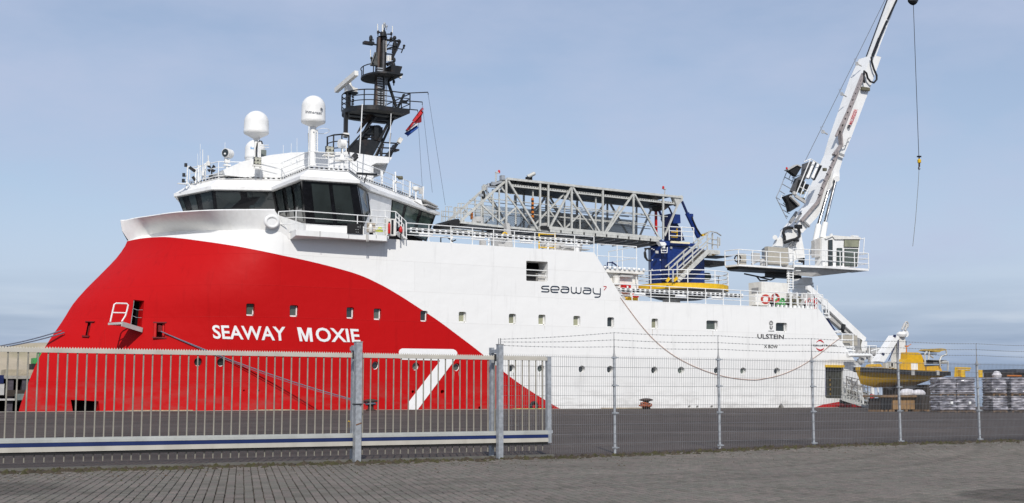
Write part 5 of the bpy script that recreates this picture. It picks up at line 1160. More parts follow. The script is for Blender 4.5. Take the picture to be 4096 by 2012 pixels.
# nose: rubber bumper, small landing with railing, lamps
b = MB(); b.prism([ti(x, y) for x, y in ((45, 760), (75, 725), (110, 712), (170, 708), (175, 745), (300, 752), (310, 775), (90, 795), (60, 785))], V((0, 3.2, 0))); b.build('nose_bumper', M['blackmat'], gw)
b = MB()
for pts in ([(105, 705), (108, 570), (155, 578), (190, 582), (430, 590)], [(155, 705), (158, 522), (235, 522)], [(192, 705), (195, 522)], [(268, 680), (270, 525), (400, 535)], [(108, 640), (200, 645), (340, 650)], [(125, 705), (128, 575)]): b = MB(); b.path([ti(x, y) for x, y in pts], .05, 5); b.build('nose_rail', M['alu'], gw); b = MB(); b.path([ti(x, y) + V((0, 2.4, 0)) for x, y in pts], .04, 5); b.build('nose_rail', M['alu'], gw)
b = MB(); b.prism([ti(x, y) - V((0, .25, 0)) for x, y in ((330, 690), (420, 680), (440, 700), (440, 775), (415, 778), (415, 742), (360, 742), (360, 768), (310, 765))], V((0, .2, 0))); b.prism([ti(x, y) - V((0, .3, 0)) for x, y in ((1140, 765), (1235, 758), (1235, 795), (1140, 795))], V((0, .2, 0))); b.each('guide_block', M['ltgrey'], gw)
b = MB(); b.bx(tt(1140, 800) - V((0, .25, 0)), tt(1235, 845) + V((0, .1, 0))); b.build('roller_box', M['blackmat'], gw)
b = MB(); b.lathe(ti(463, 400) - V((0, 0, .45)), [(.05, -.1), (.15, 0), (.18, .3), (.13, .62), (.03, .68)], 12); b.box(ti(465, 445), (.2, .2, .2)); b.build('floodlight', M['black'], gw)
b = MB(); b.path([ti(x, y) for x, y in ((510, 430), (505, 320), (570, 325), (700, 325))], .07, 5); b.box(ti(440, 425), (.4, .3, .2)); b.box(ti(580, 285), (.32, .3, .32)); b.box(ti(690, 215), (.36, .4, .42)); b.bar(ti(600, 285), ti(740, 240), .15, .2); b.tube(ti(525, 320), ti(523, 280), .1, 6); b.build('nose_gear', M['galv'], gw)
b = MB(); b.tube(ti(612, 285), ti(615, 150), .07, 6); b.box(ti(625, 150), (.3, .2, .1)); mp_ = b.build('lamp_post', M['alu'], gw); b = MB(); b.lathe(ti(650, 158), [(.11, 0), (.11, .2), (.06, .28), (.01, .29)], 10); b.build('red_lamp', M['red'], mp_)
b = MB(); b.tube(cD(640, 190, 100.5), cD(643, 130, 100.5), .05, 6); b.box(cD(640, 128, 100.5), (.28, .2, .1)); mp_ = b.build('lamp_post', M['alu'], gw); b = MB(); b.lathe(cD(628, 128, 100.5), [(.11, 0), (.11, .2), (.06, .28), (.01, .29)], 10); b.build('red_lamp', M['red'], mp_)
ac = tt(1085, 158); b = MB(); b.tube(ac + V((.05, .3, 0)), tt(1030, 200) + V((0, .5, .05)), .18, 16); b.ball(ac + V((.05, .3, 0)), .18, 14); acc = b.build('accumulator', M['alu'], gw, smooth=True)
b = MB()
for x in (1045, 1075): b.bar(tt(x, 175) + V((0, .6, 0)), tt(x, 245) + V((0, .6, 0)), .2, .2)
b.bx(tt(1008, 195) + V((0, .3, 0)), tt(1040, 245) + V((0, .6, 0))); b.build('bracket', M['blackmat'], acc)
b = MB()
for i, (x0, x1) in enumerate(((850, 900), (880, 950), (930, 985))): b.bar(tt(x0, 290) + V((0, 1.2, 0)), tt(x1, 248) + V((0, 1.2, 0)), .12, .1)
b.each('roof_strut', M['alu'], gw)
# after end bracket and luffing cylinder
dd = lambda x, y, Y=YN: cD2(x, y, Y)
b = MB(); b.prism([dd(x, y) for x, y in ((395, 68), (490, 58), (503, 75), (500, 115), (445, 175), (430, 165))], V((0, .5, 0))); b.prism([dd(x, y) + V((0, 3.9, 0)) for x, y in ((395, 68), (490, 58), (503, 75), (500, 115), (445, 175), (430, 165))], V((0, .5, 0))); b.build('pivot_bracket', M['alu'], gw)
b = MB(); b.prism([dd(x, y, 100) for x, y in ((220, 150), (262, 150), (340, 150), (350, 185), (300, 220), (275, 205), (265, 170))], V((0, 1.6, 0))); b.build('roof_haunch', M['black'], gw)
for dy in (0, 4.0):
    b = MB(); b.tube(dd(490, 125) + V((0, dy, 0)), dd(548, 262) + V((0, dy, 0)), .13, 10); cy_ = b.build('cylinder_rod', M['navy'], gw)
    b = MB(); b.tube(dd(545, 255) + V((0, dy, 0)), dd(672, 520) + V((0, dy, 0)), .22, 14); b.box(dd(590, 280) + V((0, dy, 0)), (.3, .3, .3)); b.build('cylinder_barrel', M['blue'], cy_, smooth=True)
    b = MB(); b.path([dd(600, 290, 99.3) + V((0, dy, 0)), dd(610, 330, 99.3) + V((0, dy, 0)), dd(650, 420, 99.3) + V((0, dy, 0)), dd(700, 500, 99.3) + V((0, dy, 0))], .07, 6); b.build('cylinder_hose', M['hose'], cy_)
b = MB(); b.bar(dd(345, 190, 101), dd(380, 265, 101), .12, .12); b.build('stay_rod', M['navy'], gw)
# tower
b = MB(); xl = dd(145, 800).x; xm_ = dd(262, 800).x; xm2 = dd(325, 800).x; xr = dd(700, 800, 100.2).x
z0 = dd(300, 1025).z; zt = dd(300, 615).z; zt2 = dd(400, 550).z
xl = dd(145, 800, 101.0).x
b.prism([(xl, 101.0, z0), (xm_, 99.6, z0), (xm_ + .04, 99.9, z0), (xm2, 99.9, z0), (xm2 + .02, 99.5, z0), (xr, 99.7, z0), (xr + .2, 101.0, z0), (xr - .3, 102.4, z0), (xl + .6, 102.2, z0)], V((0, 0, zt - z0))); b.build('tower', M['blue'], gw)
b = MB(); b.prism([dd(x, y, 99.4) for x, y in ((240, 553), (640, 590), (640, 618), (320, 610), (270, 590))], V((0, 2.2, 0))); b.build('tower_cap', M['blue'], gw)
b = MB(); b.bx(dd(262, 615, 99.62), V((xm2 + .02, 99.9, z0 + .2))); b.build('tower_groove', M['navy'], gw)
cxt = (dd(20, 1045, 101.9).x + dd(900, 1075, 101.9).x) / 2; rt = (dd(900, 1075).x - dd(20, 1045).x) / 2
zp = dd(460, 1025, 101.8 - 3).z; CY = 101.9
b = MB(); b.lathe(((xl + xr) / 2 + .15, 101.2, zp), [(1.55, .0), (1.55, 1.5), (1.4, 1.6)], 32); b.build('slew_drum', M['navy'], gw, smooth=True)
b = MB(); b.prism([dd(x, y, 100.2) for x, y in ((360, 260), (470, 270), (475, 365), (440, 370), (480, 430), (520, 555), (360, 560))], V((0, 1.0, 0))); b.build('head_frame', M['navy'], gw)
b = MB(); b.prism([dd(x, y, 99.9) for x, y in ((395, 265), (470, 270), (474, 365), (395, 368))], V((0, .25, 0))); b.build('head_plate', M['blue'], gw)
b = MB(); b.bx(dd(690, 765, 100.2), dd(800, 855, 102.5)); b.bx(dd(620, 770, 100.4), dd(690, 850, 102.0)); b.bx(dd(795, 715, 99.9), dd(866, 758, 102.5)); b.build('counter_box', M['black'], gw)
b = MB(); p = dd(712, 950, 101); q = dd(785, 952, 101); b.tube(p, q, .36, 18); b.tube(q, q + V((.12, 0, 0)), .36, 18, .22); b.build('motor_drum', mat('dark_teal', (.012, .035, .05), .4, var=.2), gw, smooth=True)
b = MB()
for k_ in range(3): b.path([dd(145 - k_ * 6, 638 + k_ * 8), dd(105 - k_ * 14, 640), dd(72 + k_ * 9, 690), dd(78 + k_ * 9, 740), dd(105 + k_ * 5, 775), dd(148, 785 - k_ * 9)], .055, 6)
b.build('hose_loop', M['hose'], gw, smooth=True)
b = MB(); b.prism([dd(x, y, 98.7) for x, y in ((240, 570), (300, 572), (320, 595), (310, 612), (265, 612))], V((0, .5, 0))); b.box(dd(285, 630, 98.9), (.2, .3, .2)); b.box(dd(285, 665, 99.1), (.4, .4, .08)); b.path([dd(262, 640, 99.1), dd(265, 690, 99.1), dd(325, 690, 99.1), dd(328, 630, 99.1)], .05, 5); b.build('tower_lamp', M['rail'], gw)
b = MB(); b.bar(dd(365, 572, 99.1), dd(572, 585, 99.1), .16, .18); b.build('light_bar', mat('cream_lamp', (.74, .66, .45), .4), gw)
for (x, y, w_, h_, mm) in ((213, 683, .75, .6, 'letterwhite'), (370, 635, .5, .5, 'grey'), (262, 772, .4, .2, 'black')): b = MB(); b.box(dd(x, y, 99.42), (w_ * .42, .1, h_ * .42)); b.build('sign_plate', M['ltgrey'] if mm == 'letterwhite' else M[mm], gw)
b = MB()
for x, y in ((160, 646), (165, 770), (160, 875), (250, 770), (180, 655), (255, 888)): b.disc(dd(x, y, 99.38), .06, (0, 1, 0), 8)
b.each('bolt', M['letterwhite'], gw)
railing(gw, [dd(350, 553, 99.3), dd(620, 565, 99.3)], dd(350, 403, 99.3).z - dd(350, 553, 99.3).z, rails=(1, .7, .35), step=1.9, r=.05)
b = MB(); b.path([dd(435, 510, 99.6), dd(435, 425, 99.6)], .08, 5); b.bar(dd(370, 462, 99.5), dd(440, 465, 99.5), .06, .1); b.bar(dd(370, 518, 99.5), dd(440, 520, 99.5), .06, .1); b.build('yellow_handle', M['yellow'], gw)
# yellow ring platform on its grey pedestal
n = 40; zr = dd(460, 1066, CY - rt).z
ringp = [V((cxt + rt * math.cos(2 * math.pi * i / n), CY + rt * .95 * math.sin(2 * math.pi * i / n), zr)) for i in range(n)]
b = MB(); b.hull2(ringp, [p + V((0, 0, .52)) for p in ringp]); rp_ = b.build('ring_platform', M['yellow'], gw)
b = MB(); b.hull2([V((cxt + (p.x - cxt) * .45, CY + (p.y - CY) * .45, zr - .75)) for p in ringp], [V((cxt + (p.x - cxt) * .99, CY + (p.y - CY) * .99, zr - .003)) for p in ringp]); b.build('ring_underside', M['black'], rp_)
b = MB(); x0_ = dd(120, 1062, CY - rt)
for xx, ww in ((105, 14), (125, 10), (140, 8), (155, 12), (175, 10), (195, 6), (208, 10), (225, 16), (246, 12)):
    p = dd(xx, 1052 - .02 * xx, 99.0); an = math.asin(max(-1, min(1, (p.x - cxt) / rt))); b.box(V((p.x, CY - rt * .95 * math.cos(an) - .03, zr + .22)), (ww / 2.751 / 50 * .8, .03, .2), Matrix.Rotation(an * .9, 3, 'Z'))
b.each('worn_marking', M['orange'], rp_)
b = MB(); b.lathe((dd(372, 1200, CY).x, CY, ZD), [(.86, 0), (.86, zr - ZD - .6)], 32); b.build('pedestal', M['grey'], gw, smooth=True)
rl = [p + V((0, 0, .52)) for p in ringp]; railing(gw, rl, 1.25, rails=(1, .66, .33), step=3.2, r=.045, closed=True)
# stair
s0 = dd(335, 1005, 98.4); s1 = dd(765, 675, 98.4); wst = 1.1
b = MB(); b.bar(dd(440, 1000, 98.4), dd(775, 675, 98.4), .08, .42); b.bar(dd(440, 1000, 98.4) + V((0, wst, 0)), dd(775, 675, 98.4) + V((0, wst, 0)), .08, .42); str_ = b.build('stair_stringer', M['alu'], gw)
for i in range(16): p = lerp(dd(420, 990, 98.45), dd(765, 665, 98.45), (i + .5) / 16); b = MB(); b.bx((p.x - .16, p.y, p.z), (p.x + .12, p.y + wst - .1, p.z + .05)); b.build('tread', M['grey'], str_)
b = MB()
for (x0, y0, x1, y1) in ((305, 848, 680, 525), (340, 880, 705, 570), (400, 822, 800, 455), (440, 860, 800, 530), (470, 880, 770, 600)): b.bar(dd(x0, y0, 98.4 if x0 > 390 else 99.5), dd(x1, y1, 98.4 if x0 > 390 else 99.5), .11, .11)
for (x, y0, y1, Y) in ((342, 830, 1000, 99.5), (437, 800, 960, 98.4), (507, 680, 830, 99.0), (605, 650, 800, 98.4), (770, 480, 680, 98.4), (390, 870, 1010, 98.4), (670, 530, 680, 99.5)): b.bar(dd(x, y0, Y), dd(x, y1, Y), .1, .1)
b.build('stair_handrail', M['alu'], gw)
b = MB(); b.bx(dd(768, 655, 98.4), V((dd(908, 655, 98.4).x, 99.7, dd(908, 708, 98.4).z))); b.build('stair_landing', M['alu'], gw)
b = MB(); LZ = dd(770, 655, 98.4); lx = dd(905, 655, 98.4).x
b.path([dd(700, 495, 99.5), dd(800, 455, 98.4), dd(870, 468, 99.2), dd(918, 500, 100.2)], .07, 5)
for x, y0, y1 in ((825, 475, 650), (885, 515, 640), (905, 525, 610)): b.bar(dd(x, y0, 98.9), dd(x, y1, 98.9), .16 if x == 825 else .1, .1)
for y in (545, 600): b.path([dd(780, y - 15, 98.5), dd(840, y, 98.9), dd(905, y + 8, 99.4)], .055, 5)
b.bar(dd(795, 690, 98.35), dd(795, 722, 98.35), .4, .1); b.build('landing_rail', M['alu'], gw)
b = MB(); b.bar(dd(705, 500, 99.3), dd(760, 478, 99.3), .3, .2); b.build('landing_lamp', M['yellow'], gw)
b = MB(); b.bar(dd(320, 1008, 98.3), dd(350, 970, 98.3), .12, .25); b.bar(dd(400, 1000, 98.35), dd(437, 965, 98.35), .12, .25); b.build('stair_foot', M['yellow'], gw)

# grey casing, crutch and deck gear under the gangway
for px0, px1, py0, py1, Y, m_, nm_ in ((1975, 2050, 945, 985, 97.5, 'grey', 'gangway_rest'), (2173, 2346, 948, 1000, 97.5, 'ltgrey', 'vent_house')):
    p = S(px0, py0, Y); q = S(px1, py1, Y); b = MB(); b.lathe(((p.x + q.x) / 2, Y + .6, ZU), [((q.x - p.x) * .46, 0), ((q.x - p.x) * .44, (p.z - ZU) * .5), ((q.x - p.x) * .50, p.z - ZU)], 20, 1, .5); b.build(nm_, M[m_], ship, smooth=True)
b = MB(); b.prism([cC(x, y, 96.5) for x, y in ((735, 760), (775, 758), (790, 830), (820, 1045), (715, 1040), (745, 830))], V((0, .5, 0))); b.prism([cC(x, y, 96.3) for x, y in ((645, 1010), (720, 1010), (720, 1042), (645, 1040))], V((0, .5, 0))); b.build('crutch', M['ltgrey'], ship)
b = MB(); b.ring(cC(722, 905, 96.2), .22, .07, (0, 1, 0), 14, 6); b.build('yellow_hook', M['yellow'], ship)
b = MB()
for x in (1133, 1325): b.tube(cC(x, 880, 96.8), cC(x, 1070, 96.8), .07, 6)
for y in (890, 1050, 965): b.tube(cC(1133, y, 96.8), cC(1325, y + 8, 96.8), .05, 5)
b.build('yellow_frame', M['yellow'], ship)
b = MB(); b.lathe(S(2309, 1000, 95.5), [(.2, -.6), (.2, .2), (.26, .25), (.26, .5), (.1, .62), (.1, .8)], 14); b.build('deck_vent', M['white'], ship, smooth=True)
b = MB(); b.bx(S(2242, 992, 95.8), S(2340, 1000, 96.6)); b.bar(cC(1385, 1040, 95.6), cC(1550, 970, 95.6), .3, .15); b.bar(cC(1400, 1075, 95.6), cC(1560, 1005, 95.6), .1, .1); b.build('deck_stair', M['ltgrey'], ship)
b = MB()
for x in (455, 530): p = cC(x, 1030, 94); b.tube((p.x, 94, ZU), (p.x, 94, p.z + .4), .08, 6)
b.box(cC(455, 1000, 94), (.5, .3, .4)); b.each('deck_pipe', M['ltgrey'], ship)
# deck house aft of the upper deck
dh0 = dd = None
dD = lambda x, y, Y=94.5: cD(x, y, Y)
b = MB(); xa, xb = dD(60, 900).x, dD(398, 1000).x; zt = dD(200, 905).z; b.bx((xa, 94.5, ZD), (xb, 99, zt)); dh = b.build('deck_house', M['offwhite'], ship)
b = MB(); b.bx((xa - .3, 94.0, zt + .002), (dD(425, 900).x, 99.3, zt + .3)); b.build('house_roof', M['offwhite'], dh)
b = MB()
for i in range(9): p = lerp((xa, 93.95, zt + .36), (dD(415, 890).x, 93.95, zt + .36), i / 8); b.lathe(p, [(.12, -.05), (.15, .05), (.08, .15), (.02, .16)], 8)
b.each('roof_fitting', M['rail'], dh)
railing(ship, [V((dD(0, 880).x, 94.1, zt + .3)), V((dD(360, 880).x, 94.1, zt + .3)), V((dD(360, 880).x, 98.5, zt + .3))], 2.15, rails=(1, .52, .1), step=2.2, r=.04)
b = MB(); b.path([dD(110, 870, 95), dD(115, 805, 95), dD(160, 805, 95), dD(245, 870, 95)], .06, 5); b.path([dD(155, 860, 95.4), dD(158, 800, 95.4), dD(240, 862, 95.4)], .06, 5); b.path([dD(75, 840, 95), dD(95, 830, 95), dD(95, 870, 95)], .05, 5); b.build('hatch_rail', M['navy'], dh)
b = MB(); b.bx(dD(235, 918, 94.1), dD(325, 945, 94.5)); b.build('house_lamp', M['ltgrey'], dh)
b = MB(); p = dD(197, 975, 94.2); b.lathe(p, [(.3, -.35), (.3, .3), (.34, .35), (.34, .45), (.02, .46)], 12); b.box(p - V((0, 0, .6)), (.5, .3, .25)); b.build('house_vent', M['offwhite'], dh)
b = MB(); b.tube(dD(380, 905, 94.3), dD(380, 1000, 94.3), .06, 6); b.tube(dD(388, 990, 94.2), dD(388, 1070, 94.2), .05, 6); b.build('house_pipe', M['offwhite'], dh)
p = dD(270, 1000, 93.9); q = dD(340, 1083, 93.9); fb_ = thing('fire_hose_box', ((p.x + q.x) / 2, 94.1, q.z), 'bright red fire hose box on the white deck house wall', 'hose box')
b = MB(); b.bx((p.x, 94.05, q.z), (q.x, 94.48, p.z)); b.build('cabinet', M['red'], fb_); b = MB(); b.bx((p.x + .25, 93.98, (p.z + q.z) / 2), (q.x - .2, 94.048, p.z - .15)); b.build('door', mat('dark_red_paint', (.28, .01, .012), .4), fb_); b = MB(); b.bx((q.x - .5, 93.95, q.z + .2), (q.x - .35, 93.979, q.z + .6)); b.build('label_plate', M['letterwhite'], fb_)
p = dD(375, 1105, 93.5); hy = thing('fire_hydrant', (p.x, 93.5, p.z - .6), 'small red hydrant wheel above the yellow box by the deck house', 'hydrant')
b = MB(); b.ring(p, .26, .07, (.3, 1, .2), 14, 6); b.box(p, (.3, .2, .3)); b.build('valve', M['red'], hy); b = MB(); b.tube(p - V((0, 0, .7)), p, .08, 6); b.build('pipe', M['red'], hy)
p = dD(300, 1120, 93.0); q = dD(395, 1158, 93.0); yb = thing('yellow_box', ((p.x + q.x) / 2, 93, ZD), 'yellow wedge-ended box on deck under the red hydrant', 'box')
b = MB(); b.prism([dD(x, y, 93.0) for x, y in ((300, 1157), (302, 1140), (320, 1130), (325, 1118), (340, 1130), (395, 1128), (395, 1160))], V((0, .8, 0))); b.build('body', M['yellow'], yb)
b = MB(); b.bar(S(2458, 1150, 92.0), S(2493, 1200, 92.0), .5, .25); b.build('bulwark_stay', M['ltgrey'], ship)
# ------------------------------------------------------------------ white deck crane at the stern
YB = 102.0
ck = thing('deck_crane', (S(3190, 1200, YB).x, YB, ZD), 'tall white knuckle-boom deck crane with a glazed cab near the stern', 'crane')
e2 = lambda x, y, Y=YB: cE2(x, y, Y)
pc = e2(775, 900); zb = ZD
rp = (e2(880, 900).x - e2(660, 900).x) / 2
prof = [(rp * 1.7, 0), (rp * 1.45, e2(0, 1120).z - zb), (rp * 1.0, e2(0, 975).z - zb), (rp * .98, e2(0, 895).z - zb), (rp * 1.18, e2(0, 885).z - zb), (rp * 1.18, e2(0, 862).z - zb)]
b = MB(); b.lathe((pc.x, YB, zb), prof, 36); b.build('pedestal', M['white'], ck, smooth=True)
b = MB(); b.lathe((pc.x, YB, e2(0, 862).z + .002), [(rp * 1.02, 0), (rp * 1.02, .12), (rp * 1.15, .13), (rp * 1.15, .3), (rp * 1.05, .31), (rp * 1.05, .8)], 36); b.build('slew_ring', M['white'], ck, smooth=True)
# platforms
e1 = lambda x, y, Y=100: cE(x, y, Y)
yf, yr_ = 98.2, 105.8
pl_ = [e1(90, 962, 99.5), e1(190, 937, yf), e1(590, 942, yf)]
zpl = e1(590, 942, yf).z
fl_p = PZ(2850 + 92 / 1.807, 550 + 960 / 1.807, zpl); yb_ = yf + 1.7; fl_p = V((S(2850 + 92 / 1.807, 1080, yb_).x, yb_, zpl))
plan = [(fl_p.x, yb_), (pl_[1].x, yf), (pl_[2].x, yf), (pl_[2].x, yb_ + 1.2), (fl_p.x + 1.3, yb_ + 1.2)]
b = MB(); b.prism([(x, y, zpl) for x, y in plan], V((0, 0, -.16))); lp = b.build('platform', M['white'], ck)
b = MB(); b.prism([(fl_p.x + .3, yb_ + .1, zpl - .165), (pl_[1].x + .3, yf + .4, zpl - .165), (pl_[2].x, yf + .4, zpl - .165), (pl_[2].x, yb_ + 1.0, zpl - .165), (fl_p.x + 1.5, yb_ + 1.0, zpl - .165)], V((0, 0, -.25)))
for pts in ([(230, 985), (350, 1010), (470, 1000)], [(320, 1005), (345, 1035), (395, 1035)], [(345, 1010), (420, 1030), (460, 1010)]): b.path([e1(x, y, 100.5) for x, y in pts], .08, 6)
b.bx(e1(430, 965, 99.5), e1(590, 1025, 100.6)); b.build('platform_underside', M['black'], lp)
railing(ck, [V((x, y, zpl)) for x, y in [plan[0], plan[1], plan[2]]], e1(190, 830, yf).z - e1(190, 937, yf).z, step=1.75, r=.05)
rpl = [(e1(600, 980, yf).x, yf + .3), (e1(800, 960, yf).x, yf - .4), (e1(1110, 965, yf).x, yf - .4), (e1(1110, 965, yf).x, yf + 2.0), (e1(600, 980, yf).x, yf + 2.0)]
zr = e1(1110, 965, yf).z
b = MB(); b.prism([(x, y, zr + .2) for x, y in rpl], V((0, 0, -.22))); rpf = b.build('platform', M['white'], ck)
b = MB(); b.hull2([(rpl[0][0] + .3, yf + .9, zr - .75), (e1(740, 1020, yf).x, yf + .5, zr - .9), (e1(980, 985, yf).x, yf + .3, zr - .3), (e1(980, 985, yf).x, yf + 1.4, zr - .3), (rpl[0][0] + .3, yf + 1.6, zr - .75)], [(rpl[0][0] + .1, yf + .4, zr - .022), (rpl[1][0], yf, zr - .022), (rpl[2][0] - 1.2, yf, zr - .022), (rpl[2][0] - 1.2, yf + 1.8, zr - .022), (rpl[0][0] + .1, yf + 1.8, zr - .022)]); b.build('platform_bracket', M['ltgrey'], rpf)
railing(ck, [V((x, y, zr + .2)) for x, y in (rpl[0], rpl[1], rpl[2], rpl[3])], e1(1095, 850, yf).z - e1(1095, 960, yf).z, step=1.8, r=.05)
# cab
cx0, cx1 = e1(790, 900, 98.9).x, e1(1068, 900, 98.9).x; cz0 = zr + .21; cz1 = e1(900, 720, 98.9).z
def cb(x, y): return cE(x, y, 98.9)
b = MB(); b.prism([cb(790, 850) * 1, cb(790, 730), cb(868, 714), cb(1068, 728), cb(1050, 935), cb(790, 945)], V((0, 1.0, 0))); cab = b.build('cab', M['white'], ck)
b = MB(); b.prism([cE(738, 745, 99.1), cE(788, 722, 99.1), cE(788, 860, 99.1), cE(740, 868, 99.1)], V((0, .5, 0))); b.build('cab_back', M['ltgrey'], cab)
for poly, g in (([(838, 742), (866, 738), (868, 925), (838, 930)], 'glass'), ([(900, 800), (936, 800), (938, 922), (898, 925)], 'glassgreen'), ([(952, 737), (1058, 740), (1054, 794), (950, 792)], 'curtain'), ([(955, 806), (1050, 808), (1044, 930), (955, 928)], 'cabinpane')):
    b = MB(); b.prism([cE(x, y, 98.87) for x, y in poly], V((0, -.03, 0))); w_ = b.build('cab_window', M[g], cab)
    b = MB(); b.path([cE(x, y, 98.85) for x, y in poly], .045, 4, True); b.build('window_gasket', M['black'], w_)
b = MB(); b.prism([cE(x, y, 98.75) for x, y in ((820, 735), (870, 714), (885, 735), (1075, 735), (1072, 722), (868, 706), (815, 728))], V((0, 1.2, 0))); b.build('cab_roof', M['offwhite'], cab)
b = MB(); b.path([cb(1098, 725), cb(1090, 850)], .05, 5); b.path([cb(1075, 735), cb(1100, 728)], .05, 5); b.bar(cb(1005, 712), cb(1050, 716), .25, .15); b.box(cb(858, 706), (.2, .2, .3)); b.each('cab_fitting', M['rail'], cab)
# machinery on the left platform
def boxm(x0, y0, x1, y1, Y, dep, m, nm): b = MB(); b.bx(e1(x0, y0, Y), e1(x1, y1, Y) + V((0, dep, 0))); return b.build(nm, M[m], ck)
M['beige'] = mat('beige_cabinet_paint', (.40, .37, .31), .55, var=.12)
ca = boxm(400, 787, 550, 928, 99.4, .5, 'beige', 'cabinet'); b = MB(); b.hull2([e1(372, 805, 101.3), e1(400, 786, 99.4), e1(400, 928, 99.4), e1(372, 930, 101.3)], [p + V((.05, .4, 0)) for p in (e1(372, 805, 101.3), e1(400, 786, 99.4), e1(400, 928, 99.4), e1(372, 930, 101.3))]); b.build('cabinet_side', M['grey'], ca)
boxm(195, 838, 245, 918, 99.4, .4, 'beige', 'cabinet'); b = MB(); b.ring(e1(182, 875, 99.3), .33, .07, (1, .4, 0), 16, 6); b.build('coiled_hose', M['hose'], ck)
boxm(298, 832, 345, 900, 99.8, .4, 'ltgrey', 'oil_tank'); b = MB(); b.tube(e1(285, 915, 98.9), e1(345, 880, 98.9), .12, 8); b.lathe(e1(360, 905, 99.5), [(.25, -.3), (.25, .3), (.1, .4)], 12); b.build('pump', M['ltgrey'], ck)
# king post and boom foot
b = MB(); b.prism([e1(x, y, 100.6) for x, y in ((455, 785), (470, 745), (505, 715), (520, 670), (545, 650), (640, 690), (660, 800), (668, 870), (560, 900), (545, 790))], V((0, .5, 0))); b.build('king_post', M['white'], ck)
b = MB(); b.prism([e1(x, y, 100.5) for x, y in ((615, 750), (645, 765), (662, 800), (666, 868), (610, 875), (596, 800))], V((0, .1, 0))); b.tube(e1(452, 722, 100.5), e1(452, 722, 101.2), .25, 12); b.each('cheek_plate', M['white'], ck)
b = MB(); b.box(e1(640, 890, 99.5), (.4, .4, .4)); b.bar(e1(660, 870, 99.3), e1(658, 920, 99.3), .12, .14); b.box(e1(605, 745, 99.8), (.5, .3, .2)); b.each('pipework', M['blackmat'], ck)
# boom: a box of eight sections, near face narrow, folded back to its left face; telescoped tip
n1 = lambda x, y, Y=101: cF(x, y, Y)
DB = 2.1
secs = [(e1(585, 660, 101), e1(650, 690, 101)), (e1(640, 605, 101), e1(765, 566, 101)), (e1(762, 465, 101), e1(832, 440, 101)), (e1(803, 340, 101), e1(900, 300, 101)), (n1(453, 1104), n1(497, 1125)), (n1(486, 985), n1(555, 985)), (n1(640, 540), n1(715, 560)), (n1(702, 398), n1(768, 412))]
def section(nl, r): return [nl, r, r + V((0, DB, 0)), nl + V((0, DB, 0))]
for nm_, k0, k1_ in (('boom_foot', 0, 1), ('boom_lower', 1, 4), ('boom', 4, 7)):
    b = MB(); rs_ = [section(*secs[k_]) for k_ in range(k0, k1_ + 1)]; vs = [p for r2 in rs_ for p in r2]; m_ = len(rs_)
    fs = [(3, 2, 1, 0), tuple((m_ - 1) * 4 + i for i in range(4))] + [(k_ * 4 + i, k_ * 4 + (i + 1) % 4, k_ * 4 + 4 + (i + 1) % 4, k_ * 4 + 4 + i) for k_ in range(m_ - 1) for i in range(4)]
    b.add(vs, fs); b.build(nm_, M['white'], ck)
tip0 = (n1(706, 396), n1(741, 398)); k_ = n1(851, 0) - n1(706, 396); tip1 = (tip0[0] + k_ * 1.25, tip0[1] + (n1(892, 0) - n1(741, 398)) * 1.25)
b = MB(); a = [tip0[0] - k_ * .1 + V((0, .2, 0)), tip0[1] - k_ * .1 + V((0, .2, 0))]; c = [tip1[0] + V((0, .2, 0)), tip1[1] + V((0, .2, 0))]; b.hull2(a + [p + V((0, .62, 0)) for p in a[::-1]], c + [p + V((0, .62, 0)) for p in c[::-1]]); b.build('boom_extension', M['white'], ck)
b = MB(); b.bar(tip0[0] + V((-.05, .9, 0)), tip1[0] + V((-.05, .9, 0)), .09, .1); b.build('extension_duct', M['black'], ck)
# cable tray, brackets and hoses on the boom
M['pinkgrey'] = mat('weathered_cable_tray', (.33, .29, .28), .7, var=.3)
tr = [(600, 640), (690, 520), (765, 465), (800, 340), (905, 90), (940, 20)]
b = MB(); P = [e1(x, y, 100.85) for x, y in [(570, 620), (640, 605), (765, 462), (800, 345), (860, 215), (910, 100)]] + [n1(480, 1040, 100.85), n1(445, 985, 100.85)]
P = [e1(640, 605, 100.85), e1(765, 462, 100.85), e1(805, 340, 100.85), e1(905, 110, 100.85)]
for p, q in zip(P, P[1:]): b.bar(p, q, .2, .42, up=(0, 1, 0))
P2 = [n1(425, 1120, 100.85), n1(478, 1050, 100.85), n1(470, 960, 100.85), n1(640, 530, 100.85)]
for p, q in zip(P2, P2[1:]): b.bar(p, q, .2, .5, up=(0, 1, 0))
b.bar(n1(440, 985, 100.86), n1(640, 560, 100.86), .16, .25, up=(0, 1, 0)); trb = b.build('cable_tray', M['pinkgrey'], ck)
b = MB()
for i in range(10): p = lerp(n1(470, 950, 100.7), n1(640, 545, 100.7), i / 9); b.box(p, (.16, .12, .12))
for i in range(7): p = lerp(e1(780, 420, 100.7), e1(900, 120, 100.7), i / 6); b.bar(p, p + V((-.35, 0, .1)), .07, .07)
b.each('tray_clip', M['black'], trb)
b = MB(); b.bar(n1(705, 405, 100.7), n1(755, 275, 100.7), .2, .26); b.bar(n1(755, 275, 100.7), n1(810, 150, 100.7), .15, .2); b.bar(n1(815, 140, 100.7), n1(880, 0, 100.7), .14, .18); b.build('cable_carrier', M['black'], ck)
b = MB(); b.path([n1(x, y, 100.6) for x, y in ((697, 410), (700, 450), (715, 500), (735, 545), (735, 575), (715, 598), (690, 590), (670, 565), (662, 530), (645, 512), (642, 570), (648, 600))], .11, 8); b.build('hose_loop', M['hose'], ck, smooth=True)
b = MB(); b.bx(n1(630, 625, 100.6), n1(678, 660, 100.8)); b.build('junction_box', M['khaki'], ck)
